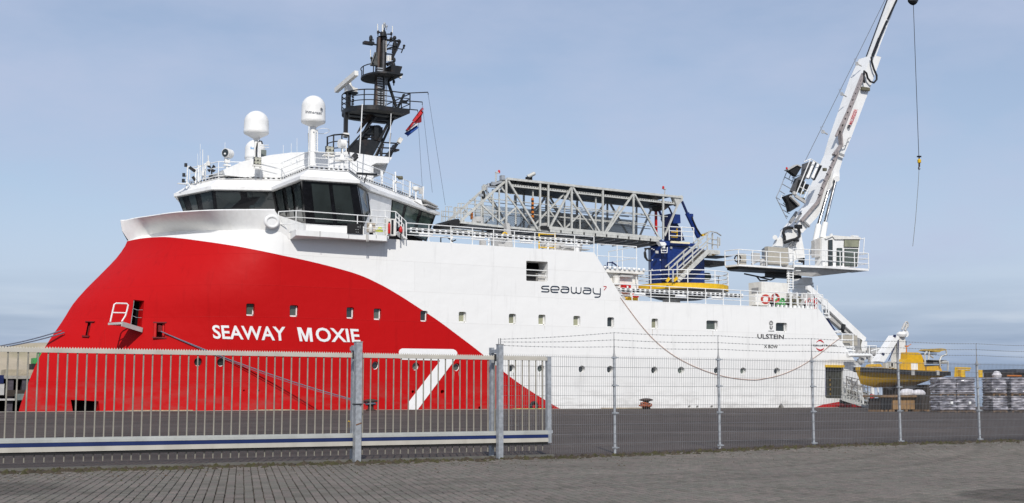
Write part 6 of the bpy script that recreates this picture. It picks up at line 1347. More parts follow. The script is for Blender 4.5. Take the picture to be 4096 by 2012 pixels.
b = MB(); b.path([n1(490, 1058, 100.6), n1(512, 1050, 100.6), n1(530, 1000, 100.6), n1(545, 995, 100.6)], .05, 6); b.bar(n1(465, 1112, 100.6), n1(500, 1125, 100.6), .1, .25); b.build('pipe', M['grey'], ck)
b = MB(); b.path([e1(x, y, 100.3) for x, y in ((580, 655), (545, 650), (520, 660), (510, 690), (520, 715), (522, 745))], .15, 8); b.path([e1(x, y, 100.2) for x, y in ((600, 640), (620, 655), (630, 690), (628, 715), (600, 735), (560, 745), (520, 760))], .15, 8); b.box(e1(620, 645, 100.3), (.75, .4, .4)); b.build('boom_hose', M['hose'], ck, smooth=True)
b = MB(); b.path([e1(x, y, 100.4) for x, y in ((610, 750), (600, 775), (575, 785), (555, 780))], .06, 5); b.path([e1(x, y, 100.4) for x, y in ((590, 750), (582, 770), (560, 775))], .06, 5); b.build('small_hose', M['grey'], ck)
b = MB(); b.bar(e1(560, 615, 100.6), e1(610, 540, 100.6), .22, .3); b.bar(e1(600, 615, 100.6), e1(640, 545, 100.6), .16, .2); b.bar(e1(660, 605, 100.7), e1(700, 645, 100.7), .2, .2); b.build('boom_pipe', M['grey'], ck)
# maker's lettering running up the boom
a_ = math.atan2(-(900 - 790), (590 - 540))
uvq = lambda x, y: (3100 + x / 1.8076, y / 1.8076)
text_on('MACGREGOR', uvq(532, 898), uvq(573, 788), uvq(556, 903), uvq(599, 793), lambda x, y: S(x, y, 100.82), V((0, -.02, 0)), 'maker_lettering', M['redprint'], ck, .02)
b = MB(); p = n1(535, 916, 100.8); b.ring(p, .16, .05, (0, 1, 0), 14, 5); b.disc(p, .07, (0, 1, 0), 10); b.build('maker_emblem', M['letterblack'], ck)
# luffing cylinders
for (a, m_, c, Y) in (((722, 850), (768, 630), (838, 385), 100.2), ((795, 725), (816, 615), (893, 305), 99.9)):
    b = MB(); b.tube(e1(*a, Y), e1(*m_, Y), .30, 14); cy = b.build('luffing_cylinder', M['white'], ck, smooth=True)
    b = MB(); b.tube(e1(*m_, Y), e1(*c, Y), .15, 12); b.build('piston_rod', mat('chrome', (.55, .55, .55), .15, 1.0, var=.05) if 'chrome' not in bpy.data.materials else bpy.data.materials['chrome'], cy, smooth=True)
    b = MB(); b.tube(e1(m_[0] - 8, m_[1], Y - .05), e1(c[0] - 8, c[1] + 6, Y - .05), .09, 6); b.build('hydraulic_line', M['black'], cy)
b = MB(); b.prism([e1(x, y, 100.3) for x, y in ((845, 380), (880, 240), (915, 215), (920, 280), (895, 310))], V((0, .4, 0))); b.tube(e1(898, 298, 99.7), e1(898, 298, 101), .32, 12); b.build('cylinder_lug', M['white'], ck)
# winch platform with handrails on the boom's back
q3 = lambda x, y, Y=100.2: cE3(x, y, Y)
b = MB(); b.prism([q3(x, y) for x, y in ((540, 230), (650, 190), (690, 200), (560, 480), (400, 740), (330, 690), (420, 480), (520, 420))], V((0, .4, 0))); wp = b.build('winch_frame', mat('winch_dark_grey', (.10, .10, .105), .6, var=.3), ck)
for (x0, y0, x1, y1, r) in ((705, 190, 610, 420, .28), (775, 235, 690, 430, .28)): b = MB(); b.tube(q3(x0, y0, 99.8), q3(x1, y1, 99.8), r * .55, 12); b.tube(q3(x1, y1, 99.8), lerp(q3(x0, y0, 99.8), q3(x1, y1, 99.8), 1.25), r * .62, 12); b.build('accumulator', M['white'], wp, smooth=True)
b = MB(); b.prism([q3(x, y, 99.9) for x, y in ((470, 500), (560, 540), (490, 720), (420, 700))], V((0, .3, 0))); b.prism([q3(x, y, 99.9) for x, y in ((580, 570), (630, 590), (570, 700), (560, 640))], V((0, .3, 0)))
b.bar(q3(720, 215, 99.9), q3(600, 480, 99.9), .2, .25); b.bar(q3(810, 260, 99.9), q3(690, 500, 99.9), .25, .25); b.build('winch_drum', M['black'], wp)
for po in (((265, 335), (420, 250), (490, 290), (400, 440)), ((205, 785), (330, 735), (340, 860), (270, 900)), ((340, 860), (460, 930), (300, 1040), (270, 900))): b = MB(); b.prism([q3(x, y, 99.7) for x, y in po], V((0, .5, 0))); b.build('lower_plate', M['blackmat'], wp)
b = MB(); b.prism([q3(x, y, 99.55) for x, y in ((262, 325), (420, 240), (500, 275), (490, 292), (420, 256), (270, 342))], V((0, .6, 0))); b.bar(q3(380, 770, 99.4), q3(550, 880, 99.4), .2, .3); b.bar(q3(300, 780, 99.4), q3(450, 930, 99.4), .25, .2); b.lathe(q3(365, 735, 99.4), [(.12, -.18), (.2, -.1), (.2, .14), (.1, .22)], 10); b.build('walkway', M['ltgrey'], wp)
b = MB(); b.box(q3(500, 830, 99.6), (.5, .3, .3)); b.box(q3(500, 720, 99.7), (.4, .3, .3)); b.each('valve_block', M['khaki'], wp)
b = MB()
for pts in ([(640, 160), (400, 745)], [(560, 530), (470, 770)], [(630, 590), (535, 810)], [(460, 620), (610, 700)], [(530, 200), (640, 150)], [(645, 150), (820, 260)]): b.path([q3(x, y, 99.3) for x, y in pts], .05, 5)
b.build('winch_rail', M['rail'], wp)
b = MB()
for pts in ([(250, 340), (160, 570), (115, 690), (60, 800)], [(315, 390), (275, 490)], [(210, 460), (370, 545)], [(160, 570), (310, 655)], [(115, 685), (210, 745)], [(370, 440), (315, 570)], [(60, 800), (240, 1160)], [(100, 890), (290, 1000)], [(165, 1005), (285, 1075)], [(220, 1105), (260, 1130)], [(330, 470), (510, 405)], [(180, 890), (300, 1030)], [(60, 800), (130, 840), (160, 760), (240, 790)], [(380, 470), (290, 710)], [(460, 940), (300, 1030)]): b.path([q3(x, y, 100.6) for x, y in pts], .045, 5)
b.build('walkway_rail', M['galv'], wp)
b = MB(); b.lathe(q3(240, 312, 99.6), [(.1, -.08), (.1, .1), (.03, .15)], 8); b.build('warning_lamp', M['red'], wp)
b = MB(); b.box(q3(880, 330, 100.5), (.35, .3, .3)); b.build('sheave_block', M['khaki'], ck)
# hoisting wire along the back of the boom, with stand-off rollers
b = MB(); b.tube(n1(215, 1170, 101.5), n1(805, -20, 101.5), .028, 5); wr = b.build('boom_wire', M['black'], ck)
b = MB()
for x, y in ((592, 460), (483, 680), (347, 953)):
    b = MB(); p = n1(x, y, 101.5); b.tube(n1(x + 33, y + 18, 101.5), p, .07, 6); b.ring(p, .16, .05, (.5, 1, 0), 10, 5); b.path([p, p + V((-.4, 0, .5)), p + V((.1, 0, .55))], .025, 4); b.build('stand_off', M['ltgrey'], wr)
# head, jib sheave, hook
hd = tip1[0].lerp(tip1[1], .5) + V((0, 1, 0)); sh = n1(995, 5, 101.9)
b = MB(); b.bar(hd - V((0, 0, .5)), sh + V((-.2, 0, 1.6)), .8, .8); b.build('boom_head', M['white'], ck)
b = MB(); b.lathe(sh + V((0, 0, -.25)), [(.2, -.25), (.45, -.12), (.66, .1), (.68, .35), (.6, .9)], 18, 1, .6); b.box(sh + V((.65, 0, .1)), (.2, .3, .2)); b.build('sheave_housing', M['black'], ck)
hk = n1(1043, 1165, 101.9)
b = MB(); b.tube(sh + V((.1, 0, -.5)), n1(1040, 1132, 101.9), .035, 6); b.build('hoist_wire', M['black'], ck)
b = MB(); b.box(n1(1042, 1132, 101.9), (.42, .3, .15)); b.tube(n1(1042, 1132, 101.9), n1(1042, 1152, 101.9), .07, 8); hb_ = b.build('hook_block', M['black'], ck)
b = MB(); b.lathe(hk + V((0, 0, -.2)), [(.06, -.05), (.2, .02), (.21, .34), (.1, .45)], 14); b.build('hook_weight', M['yellow'], hb_, smooth=True)
b = MB(); b.tube(n1(1043, 1180, 101.9), n1(1043, 1205, 101.9), .1, 8); b.path([n1(x, y, 101.9) for x, y in ((1043, 1205), (1037, 1215), (1040, 1225), (1048, 1220))], .07, 6); b.build('hook', M['rust'], hb_)
b = MB(); b.path([n1(1042, 1220, 101.9), S(3672, 750, 101.9), S(3662, 880, 101.9), S(3651, 985, 101.9)], .025, 5); b.build('tag_line', M['khaki'], ck)
# access ladder
b = MB()
for x in (545, 590): b.tube(e2(x if x > 560 else 555, 640, 98.6), e2(x if x > 560 else 565, 1000, 98.6), .06, 6)
for x in (640,): b.tube(e2(640, 640, 98.5), e2(640, 945, 98.5), .06, 6); b.tube(e2(570, 640, 98.5), e2(572, 960, 98.5), .06, 6)
for i in range(9): y = 650 + i * 38; b.tube(e2(545, y, 98.5), e2(650, y, 98.5), .05, 5)
for i in range(3): b.tube(e2(680, 560 + i * 60, 98.5), e2(755, 560 + i * 60, 98.5), .05, 5)
b.build('access_ladder', M['rail'], ck)
# aft deck clutter: machinery house, reels, lifebuoy
b = MB(); p = e2(-20, 870, 97.5); q = e2(570, 1200, 97.5); xA = e2(-20, 870, 97.5).x; xS = e2(170, 900, 97.5).x; xB = q.x; zt = e2(300, 850, 97.5).z
b.bx((xS, 97.5, ZD), (xB, 99.4, zt)); mh = b.build('machinery_house', M['offwhite'], ship)
b = MB(); b.bx((xS - .06, 97.9, ZD + .1), (xS - .002, 98.9, zt - .55)); b.build('louvre', M['grey'], mh)
b = MB()
for i in range(8): b.bx((xS - .1, 97.88, ZD + .15 + i * .2), (xS - .061, 98.87, ZD + .27 + i * .2))
b.each('louvre_slat', M['black'], mh)
b = MB(); b.bx(e2(80, 1020, 96.5), e2(210, 1205, 97.4)); b.build('deck_locker', M['offwhite'], ship)
lb = e2(380, 1090, 92.0); o = thing('lifebuoy', lb - V((0, 0, .47)), 'large orange-red lifebuoy hung on the after deck rail', 'lifebuoy', 'lifebuoys on the after deck rail')
b = MB(); b.ring(lb, .36, .11, (.1, 1, 0), 26, 10); b.build('ring', mat('lifebuoy_red', (.50, .045, .03), .55, var=.25), o, smooth=True)
for k_ in range(4): b = MB(); an = R(35 + 90 * k_); c = lb + V((math.cos(an) * .36, 0, math.sin(an) * .36)); b.box(c, (.1, .235, .235), Matrix.Rotation(-an, 3, 'Y')); b.build('band', M['letterwhite'], o)
lb2 = e2(232, 1105, 93.2); o = thing('lifebuoy', lb2 - V((0, 0, .47)), 'second lifebuoy, edge on, left of the large orange-red one', 'lifebuoy', 'lifebuoys on the after deck rail')
b = MB(); b.ring(lb2, .36, .11, (.9, .6, 0), 24, 8); b.build('ring', bpy.data.materials['lifebuoy_red'], o, smooth=True)
def bundle(name, c, w_, h_, Y, m_, label, cat, sd_):
    random.seed(sd_); o = thing(name, (c.x, Y, ZD), label, cat); b = MB()
    for i in range(9):
        dx = random.uniform(-.5, .5) * w_; dz = random.uniform(.1, .9) * h_; b.ring((c.x + dx, Y + random.uniform(-.2, .3), ZD + dz), random.uniform(.16, .32) * min(w_, h_), .07, (random.uniform(-.4, .4), 1, random.uniform(-.3, .3)), 14, 5)
    b.build('coil', M[m_], o); b = MB(); b.bx((c.x - w_ * .5, Y + .4, ZD), (c.x + w_ * .5, Y + 1.0, ZD + h_ * .75)); b.build('reel_frame', M['blackmat'], o); return o
bundle('hose_reel', e2(455, 1090, 94), 1.0, 1.25, 94, 'green', 'green hose reel behind the orange-red lifebuoy', 'reel', 4)
bundle('rope_reel', e2(650, 1120, 94), 1.0, 1.2, 94, 'khaki', 'reel of brown rope right of the lifebuoy, at the rail', 'reel', 5)
o = bundle('chain_bin', e2(920, 1130, 95), 1.1, 1.2, 95, 'redprint', 'heap of red rope at the after end of the main deck rail', 'rope heap', 6)
b = MB()
for i in range(11): p = e2(285 + i * 62, 1202 + i * 2, 92.4); b.bx((p.x - .1, 92.3, ZD), (p.x + .12, 92.5, ZD + .3))
b.each('deck_cleat', M['rail'], ship)
b = MB(); random.seed(9)
for i in range(26):
    x = random.uniform(560, 960); y = random.uniform(1040, 1190); p = e2(x, y, random.uniform(94.5, 97)); b.box(p, (random.uniform(.15, .6), .3, random.uniform(.15, .7)))
b.each('deck_gear', M['ltgrey'], ship)
b = MB()
for i in range(14):
    x = random.uniform(560, 960); p = e2(x, 1200, random.uniform(93.5, 96)); b.tube((p.x, p.y, ZD), (p.x, p.y, ZD + random.uniform(.8, 2.4)), .06, 5)
b.each('deck_pipe', M['rail'], ship)
# ------------------------------------------------------------------ stern structure on the ship
s_ = lambda x, y, Y=96: cS(x, y, Y); r_ = lambda x, y, Y=96: cR(x, y, Y)
b = MB(); b.prism([r_(x, y, 96) for x, y in ((55, 170), (75, 165), (480, 545), (470, 570), (440, 565), (55, 195))], V((0, .3, 0))); sb = b.build('stern_beam', M['white'], ship)
b = MB(); b.prism([r_(x, y, 96.3) for x, y in ((190, 330), (440, 560), (420, 580), (300, 480), (205, 400))], V((0, .5, 0))); b.build('beam_web', M['ltgrey'], sb)
b = MB(); b.prism([r_(x, y, 95.9) for x, y in ((440, 560), (485, 572), (490, 700), (445, 700))], V((0, .4, 0))); b.build('beam_leg', M['white'], sb)
b = MB(); b.prism([r_(x, y, 95.7) for x, y in ((425, 545), (450, 560), (440, 600), (448, 650), (430, 660))], V((0, .2, 0))); b.build('leg_gusset', M['khaki'], sb)
b = MB(); b.prism([s_(x, y, 95.5) for x, y in ((455, 390), (525, 430), (530, 590), (480, 590), (440, 480))], V((0, .4, 0))); b.build('beam_foot', M['grey'], sb)
b = MB(); b.tube(s_(345, 270, 95.5), s_(330, 330, 95.5), .2, 8); b.bar(s_(335, 280, 95.6), s_(325, 360, 95.6), .3, .2); b.build('winch_hook', M['black'], sb)
b = MB(); b.bar(s_(150, 205, 94), s_(255, 370, 94), .25, .2); b.build('slope_edge', M['navy'], ship)
# small platforms with rails on the sloping stern
b = MB()
for pts in ([(240, 350), (290, 345), (335, 375), (450, 378)], [(445, 378), (448, 600)], [(325, 375), (325, 470)], [(300, 440), (450, 442)], [(340, 510), (450, 512)], [(350, 560), (460, 560)], [(575, 505), (700, 505), (705, 625)], [(625, 505), (625, 620)], [(640, 560), (735, 535), (735, 610)], [(650, 625), (735, 628)], [(100, 80), (180, 85), (182, 190)], [(150, 60), (150, 150)], [(105, 150), (180, 150)]): b.path([s_(x, y, 93.5) for x, y in pts], .06, 5)
b.each('platform_rail', M['rail'], ship)
b = MB(); b.bx(s_(320, 385, 94.5), s_(415, 505, 95.5)); b.build('stern_locker', M['beige'] if 'beige' in M else M['ltgrey'], ship)
b = MB(); b.bar(s_(240, 350, 93.8), s_(290, 350, 93.8), .6, .25); b.bar(s_(330, 515, 93.8), s_(430, 525, 93.8), .8, .2); b.bar(s_(350, 550, 93.8), s_(440, 560, 93.8), .8, .15); b.bar(s_(120, 190, 93.6), s_(180, 192, 93.6), .6, .15); b.bar(s_(385, 590, 93.6), s_(470, 600, 93.6), .7, .3); b.each('stern_step', M['rail'], ship)
b = MB(); b.bx(s_(645, 520, 95), s_(695, 615, 95.6)); b.bx(s_(655, 600, 95), s_(680, 690, 95.6)); b.build('stern_box', M['ltgrey'], ship)
b = MB(); random.seed(11)
for i in range(16): p = s_(random.uniform(470, 620), random.uniform(570, 690), random.uniform(93.5, 95)); b.box(p, (random.uniform(.2, .7), .3, random.uniform(.15, .5)))
b.each('mooring_gear', M['ltgrey'], ship)
# white pipe frame beside the stern door, mooring line to the stern
b = MB(); b.path([s_(385, 612, 90.6), s_(420, 606, 90.6), s_(620, 604, 90.6), s_(642, 615, 90.6), s_(652, 650, 90.6), s_(660, 1060, 90.6)], .19, 10); tag(b.build('pipe_frame', M['rail'], smooth=True), 'thick white bent pipe arch standing at the ship\'s stern quarter', 'pipe')
def sag(a, c, d, n=24): return [lerp(a, c, i / n) - V((0, 0, d * 4 * (i / n) * (1 - i / n))) for i in range(n + 1)]
A = S(2482, 1200, 91.2); B = S(3362, 1350, 91.0)
mid = S(2990, 1518, 90.9)
pts = []
n = 40
ctrl = [(2482, 1190), (2552, 1285), (2618, 1360), (2700, 1425), (2800, 1475), (2900, 1506), (3000, 1519), (3060, 1514), (3130, 1497), (3200, 1466), (3262, 1427), (3310, 1390), (3360, 1352)]
def spline(c, n=5):
    o = []
    for i in range(len(c) - 1):
        p0, p1, p2, p3 = c[max(0, i - 1)], c[i], c[i + 1], c[min(len(c) - 1, i + 2)]
        for k_ in range(n):
            t = k_ / n; o.append(tuple(.5 * (2 * b_ + (c_ - a_) * t + (2 * a_ - 5 * b_ + 4 * c_ - d_) * t * t + (-a_ + 3 * b_ - 3 * c_ + d_) * t ** 3) for a_, b_, c_, d_ in zip(p0, p1, p2, p3)))
    return o + [c[-1]]
b = MB(); b.path([S(x, y, 91.44) for x, y in spline(ctrl)], .024, 5); tag(b.build('safety_line', M['redrope'], smooth=True), 'thin pink-red rope sagging along the white ship\'s side', 'rope')
# boarding gangway: aluminium brow with handrails and nets, from the stern door down to the quay
bw = thing('boarding_gangway', (s_(650, 1220, 88).x, 88, gz(80, 88)), 'cluttered aluminium boarding gangway with handrails, scaffold tubes and cloths at the stern door', 'gangway')
gq = gz(80, 88) + .02
st = lambda x, y, Y=89.6: cS(x, y, Y)
b = MB(); b.bar(st(330, 1090), st(640, 1185), .12, .3); b.bar(st(340, 1060, 90.5), st(660, 1150, 90.5), .12, .3); b.build('side_beam', M['alu'], bw)
b = MB(); b.prism([st(330, 1090), st(640, 1180), st(660, 1150, 90.5), st(340, 1060, 90.5)], V((0, 0, .06))); b.build('deck', M['grey'], bw)
pq = [st(610, 1145, 88.6), st(700, 1150, 88.6), st(750, 1205, 88.2), st(620, 1222, 88.2)]
b = MB(); b.prism([V((p.x, p.y, max(gq, p.z - .0))) for p in pq], V((0, 0, -.10))); b.build('landing_plate', M['concrete'], bw)
# steps, stanchions and rails of the ladder, and a light tube scaffold round its head
for i in range(11): p = lerp(st(345, 1085), st(630, 1178), i / 10); q = lerp(st(352, 1058, 90.5), st(655, 1148, 90.5), i / 10); b = MB(); b.bar(p + V((0, 0, .1)), q + V((0, 0, .1)), .16, .04); b.build('step', M['alu'], bw)
for Yr, x0, y0, x1, y1 in ((89.6, 335, 1085, 640, 1182), (90.5, 345, 1056, 660, 1146)):
    a, c = st(x0, y0, Yr), st(x1, y1, Yr); up_ = V((0, 0, 1.05)); b = MB(); b.tube(a + up_, c + up_, .04, 6); b.tube(a + up_ * .55, c + up_ * .55, .03, 6)
    for i in range(9): p = lerp(a, c, i / 8); b.tube(p, p + up_, .035, 6)
    b.build('handrail', M['alu'], bw)
b = MB(); b.tube(st(540, 960), st(560, 1180), .06, 6); b.tube(st(715, 960, 89), st(740, 1130, 89), .08, 6); b.tube(st(700, 960, 89.2), st(715, 960, 89), .06, 6); b.each('stanchion', M['rail'], bw)
M['oldsteel'] = mat('old_scaffold_steel', (.17, .155, .14), .7, var=.35)
b = MB()
for Yr in (90.3, 91.0):
    for x in (372, 432, 492, 552, 606): b.tube(st(x, 835 + (x - 372) * .25, Yr), st(x + 4, 1080 + (x - 372) * .25, Yr), .04, 6)
    for f in (0, .3, .62, .95): b.tube(st(368, 840 + 235 * f, Yr), st(612, 900 + 235 * f, Yr), .035, 6)
for (x0, y0, x1, y1) in ((372, 1070, 492, 880), (492, 1095, 372, 850), (492, 1100, 606, 900), (606, 1130, 552, 890)): b.tube(st(x0, y0, 90.25), st(x1, y1, 90.25), .03, 6)
b.build('scaffold', M['oldsteel'], bw)
for (x0, y0, x1, y1, m_) in ((380, 985, 428, 1060, 'khaki'), (436, 1000, 488, 1078, 'oldsteel'), (498, 925, 548, 985, 'ltgrey'), (560, 1010, 602, 1090, 'khaki'), (384, 862, 428, 905, 'ltgrey'), (440, 890, 486, 960, 'grey')):
    b = MB(); b.prism([st(x0, y0, 90.6), st(x1, y0 + 10, 90.6), st(x1, y1 + 10, 90.6), st(x0, y1, 90.6)], V((0, .05, 0))); b.build('weather_cloth', M[m_], bw)
b = MB(); b.bx(st(560, 1120, 89.8), st(610, 1165, 90.2)); b.bx(st(330, 1100, 90.0), st(420, 1140, 90.4)); b.each('gear_box', M['blackmat'], bw)
b = MB(); p = s_(670, 1100, 89.2); b.tube((p.x - .3, 89.2, p.z - .5), (p.x - .1, 89.2, p.z + .5), .22, 10); b.build('red_lifebelt_bag', M['red'], bw)

# ------------------------------------------------------------------ quayside at the right: boat, crane, crates, pallets
YBt = 72
p_ = lambda x, y, Y=YBt: cP(x, y, Y)
bo_ = thing('workboat', (p_(500, 1000).x, YBt, gz(75, 72)), 'yellow workboat with black rubber fender, standing ashore on a cradle behind crates', 'boat')
gl = [p_(25, 560), p_(200, 572), p_(400, 592), p_(700, 612), p_(1022, 615)]
kl = [p_(60, 725), p_(230, 770), p_(400, 765), p_(760, 745), p_(1000, 660)]
half_b = [.25, 1.0, 1.45, 1.5, 1.3]; chine = [.05, .55, 1.1, 1.2, 1.1]
mid_ = YBt + 1.5
vs = []; n = 5
for i in range(n):
    g, k_ = gl[i], kl[i]; ch_ = lerp(g, k_, .72)
    vs += [V((g.x, mid_ - half_b[i], g.z)), V((ch_.x, mid_ - chine[i], ch_.z)), V((k_.x, mid_, k_.z - .1)), V((ch_.x, mid_ + chine[i], ch_.z)), V((g.x, mid_ + half_b[i], g.z))]
b = MB(); fs = []
for i in range(n - 1):
    for j in range(4): a = i * 5 + j; fs.append((a, a + 1, a + 6, a + 5))
    fs.append((i * 5 + 4, i * 5, i * 5 + 5, i * 5 + 9))
fs += [(0, 4, 3, 2, 1), (20, 21, 22, 23, 24)]; b.add(vs, fs); hl = b.build('hull', M['boatyellow'], bo_, smooth=True)
b = MB(); b.prism([p_(60, 728, mid_), p_(250, 772, mid_), p_(760, 752, mid_), p_(700, 775, mid_), p_(400, 840, mid_), p_(340, 850, mid_), p_(150, 770, mid_)], V((0, .3, 0))); b.build('keel', M['ltgrey'], hl)
b = MB(); fl = [V((p.x, mid_ - h_ - .08, p.z)) for p, h_ in zip(gl, half_b)]
for a, c in zip(fl, fl[1:]): b.bar(a, c, .2, .34)
for a, c in zip(fl, fl[1:]): b.bar(V((a.x, 2 * mid_ - a.y, a.z)), V((c.x, 2 * mid_ - c.y, c.z)), .2, .34)
fd = b.build('fender', M['blackmat'], bo_)
for x in (517, 845): q = p_(x, 605); b = MB(); yy = fl[2].y - .16 if x < 700 else fl[3].y + .02; b.box((q.x, yy, q.z), (.3, .12, .36)); b.build('fender_patch', M['ltgrey'], fd)
b = MB(); dk = [V((p.x, mid_ - h_ + .05, p.z + .20)) for p, h_ in zip(gl, half_b)] + [V((p.x, mid_ + h_ - .05, p.z + .20)) for p, h_ in list(zip(gl, half_b))[::-1]]; b.hull2([p - V((0, 0, .28)) for p in dk], dk); b.build('deck', M['boatyellow'], bo_)
b = MB(); b.prism([p_(x, y, mid_ - .7) for x, y in ((390, 545), (395, 500), (455, 450), (470, 430), (590, 430), (680, 470), (700, 575), (385, 560))], V((0, .8, 0))); b.build('console', M['boatyellow'], bo_)
b = MB(); b.prism([p_(x, y, mid_ - .6) for x, y in ((475, 345), (610, 348), (650, 370), (672, 420), (690, 470), (470, 435))], V((0, .7, 0))); b.build('spray_hood', M['boatyellow'], bo_)
b = MB(); b.prism([p_(x, y, mid_ - .7) for x, y in ((60, 525), (75, 500), (105, 490), (140, 495), (160, 530))], V((0, 1.0, 0))); b.prism([p_(x, y, mid_ - .6) for x, y in ((715, 575), (715, 525), (880, 515), (905, 560), (910, 580))], V((0, 1.2, 0))); b.each('seat_box', M['boatyellow'], bo_)
b = MB(); b.prism([p_(x, y, mid_ - .9) for x, y in ((720, 322), (750, 305), (900, 295), (955, 302), (968, 318), (900, 330), (880, 345), (800, 335))], V((0, .9, 0))); b.build('canopy', mat('ochre_canopy', (.42, .28, .06), .7, var=.2), bo_)
b = MB()
for pts in ([(725, 320), (690, 380), (700, 500)], [(750, 325), (740, 440)], [(965, 315), (970, 370), (900, 400), (880, 450), (890, 520)], [(740, 370), (800, 415)], [(985, 575), (985, 465), (910, 470)]):
    b.path([p_(x, y, mid_ - .8) for x, y in pts], .07, 5); b.path([p_(x, y, mid_ - .1) for x, y in pts], .05, 5)
b.build('canopy_frame', M['alu'], bo_)
b = MB(); b.bx(p_(800, 440, mid_ - .4), p_(875, 495, mid_ + .4)); b.build('engine', M['grey'], bo_)
b = MB(); b.bx(p_(680, 358, mid_ - .5), p_(750, 375, mid_ + .3)); b.bx(p_(700, 445, mid_ - .5), p_(785, 465, mid_ + .3)); b.bx(p_(720, 505, mid_ - .6), p_(800, 520, mid_ + .3)); b.each('dark_fitting', M['black'], bo_)
b = MB()
for i, (x, y) in enumerate(((200, 510), (250, 495), (270, 510), (310, 520))): b.box(p_(x, y, mid_ - .5), (.35, .3, .4))
b.each('deck_fitting', M['alu'], bo_)
b = MB(); q = p_(560, 525, mid_ - .75); b.box(q, (.7, .06, .5)); b.build('white_plate', M['letterwhite'], bo_)
b = MB(); b.tube(p_(460, 430, mid_), p_(460, 280, mid_), .05, 5); b.bar(p_(445, 268, mid_), p_(480, 268, mid_), .12, .1); b.bar(p_(480, 268, mid_), p_(520, 240, mid_), .04, .04); b.build('boat_mast', M['orange'], bo_)
b = MB(); g0 = gz(75, 72)
for x in (300, 620): q = p_(x, 760, mid_); b.bx((q.x - .2, mid_ - 1, g0), (q.x + .2, mid_ + 1, q.z)); 
b.build('cradle', M['darkwood'], bo_)
# folded white loading crane behind the boat
lc = thing('loading_crane', (p_(420, 470, 82).x, 82, gz(80, 82)), 'cream-white folded loading crane standing up behind the yellow boat', 'crane')
P = lambda x, y: cP(x, y, 82)
b = MB(); b.prism([P(375, 150), P(445, 150), P(455, 300), P(440, 470), P(360, 470)], V((0, .9, 0))); bq = P(400, 470); b.bx((bq.x - .7, 82.0, gz(80, 82)), (bq.x + .7, 82.9, bq.z + .01)); b.build('column', M['offwhite'], lc)
b = MB(); b.prism([P(320, 130), P(385, 150), P(180, 470), P(100, 460)], V((0, .8, 0))); b.build('jib', M['white'], lc)
b = MB(); b.lathe(P(400, 140), [(.3, -.1), (.42, .05), (.44, .2), (.35, .32), (.2, .38)], 14); b.tube(P(460, 110), P(460, 110) + V((0, .6, 0)), .3, 16); b.build('knuckle', M['white'], lc, smooth=True)
b = MB(); b.tube(P(405, 60), P(440, -20), .1, 6); b.tube(P(445, 70), P(468, -10), .1, 6); b.ring(P(462, -5), .17, .07, (.2, 1, 0), 14, 6, 1.5); b.build('hook', M['ltgrey'], lc)
b = MB(); b.tube(P(355, 190), P(355, 440), .07, 5); b.tube(P(310, 290), P(235, 450), .04, 5); b.tube(P(455, 200), P(458, 420), .04, 5); b.box(P(312, 138), (.14, .2, .2)); b.box(P(165, 365), (.18, .2, .18)); b.build('cylinder', M['navy'], lc)
# white woven bags heaped under the boat
for i, (x0, x1, y0, y1, Y, lab) in enumerate(((385, 560, 805, 905, 69.5, 'left of two white woven bags under the yellow boat'), (545, 690, 815, 905, 69.0, 'right of two white woven bags under the yellow boat'))):
    a, c = p_(x0, y0, Y), p_(x1, y1, Y); o = MB(); o.lathe(((a.x + c.x) / 2, Y, c.z), [(.45 * (c.x - a.x), 0), (.52 * (c.x - a.x), .25), (.50 * (c.x - a.x), (a.z - c.z) * .6), (.33 * (c.x - a.x), (a.z - c.z) * .92), (.05, a.z - c.z)], 14, 1, .6)
    tag(o.build('white_bag', M['bag'], smooth=True), lab, 'bag', 'white bags under the boat')
# crates
def crate(x0, x1, y0, y1, Y, dep, label, m='darkwood', body='tan'):
    a, c = p_(x0, y0, Y), p_(x1, y1, Y); g = gz(a.x, Y); o = thing('crate', ((a.x + c.x) / 2, Y, g), label, 'crate', 'crates in front of the boat')
    b = MB(); b.bx((a.x + .06, Y + .06, g + .14), (c.x - .06, Y + dep, a.z)); b.build('box', M[body], o)
    n = max(3, int((c.x - a.x) / .32)); b0 = None
    for i in range(n):
        xx = a.x + (c.x - a.x) * i / n; b = MB(); b.bx((xx + .02, Y, g + .16), (xx + (c.x - a.x) / n - .02, Y + .055, a.z - .02)); b.build('plank', M[m], o)
    b = MB()
    for xx in (a.x + .1, (a.x + c.x) / 2, c.x - .1): b.bx((xx - .12, Y + .02, g), (xx + .12, Y + dep - .02, g + .139))
    b.build('runner', M['wood'], o); return o
crate(140, 275, 925, 1085, 68, 1.3, 'dark slatted crate at the left end below the boat', 'blackmat', 'darkwood')
crate(282, 640, 895, 1085, 68.2, 1.4, 'long brown crate with a lighter lid, below the boat', 'tan', 'tan')
crate(645, 752, 880, 1085, 67.5, 1.3, 'tall dark crate beside the foil-wrapped pallets', 'darkwood', 'darkwood')
b = MB(); a, c = p_(140, 893, 68), p_(640, 905, 68); b.bx((a.x - .1, 67.95, c.z - .05), (c.x + .1, 69.7, a.z + .05)); tag(b.build('timber_board', M['wood']), 'pale timber board lying over the crates below the boat', 'board')
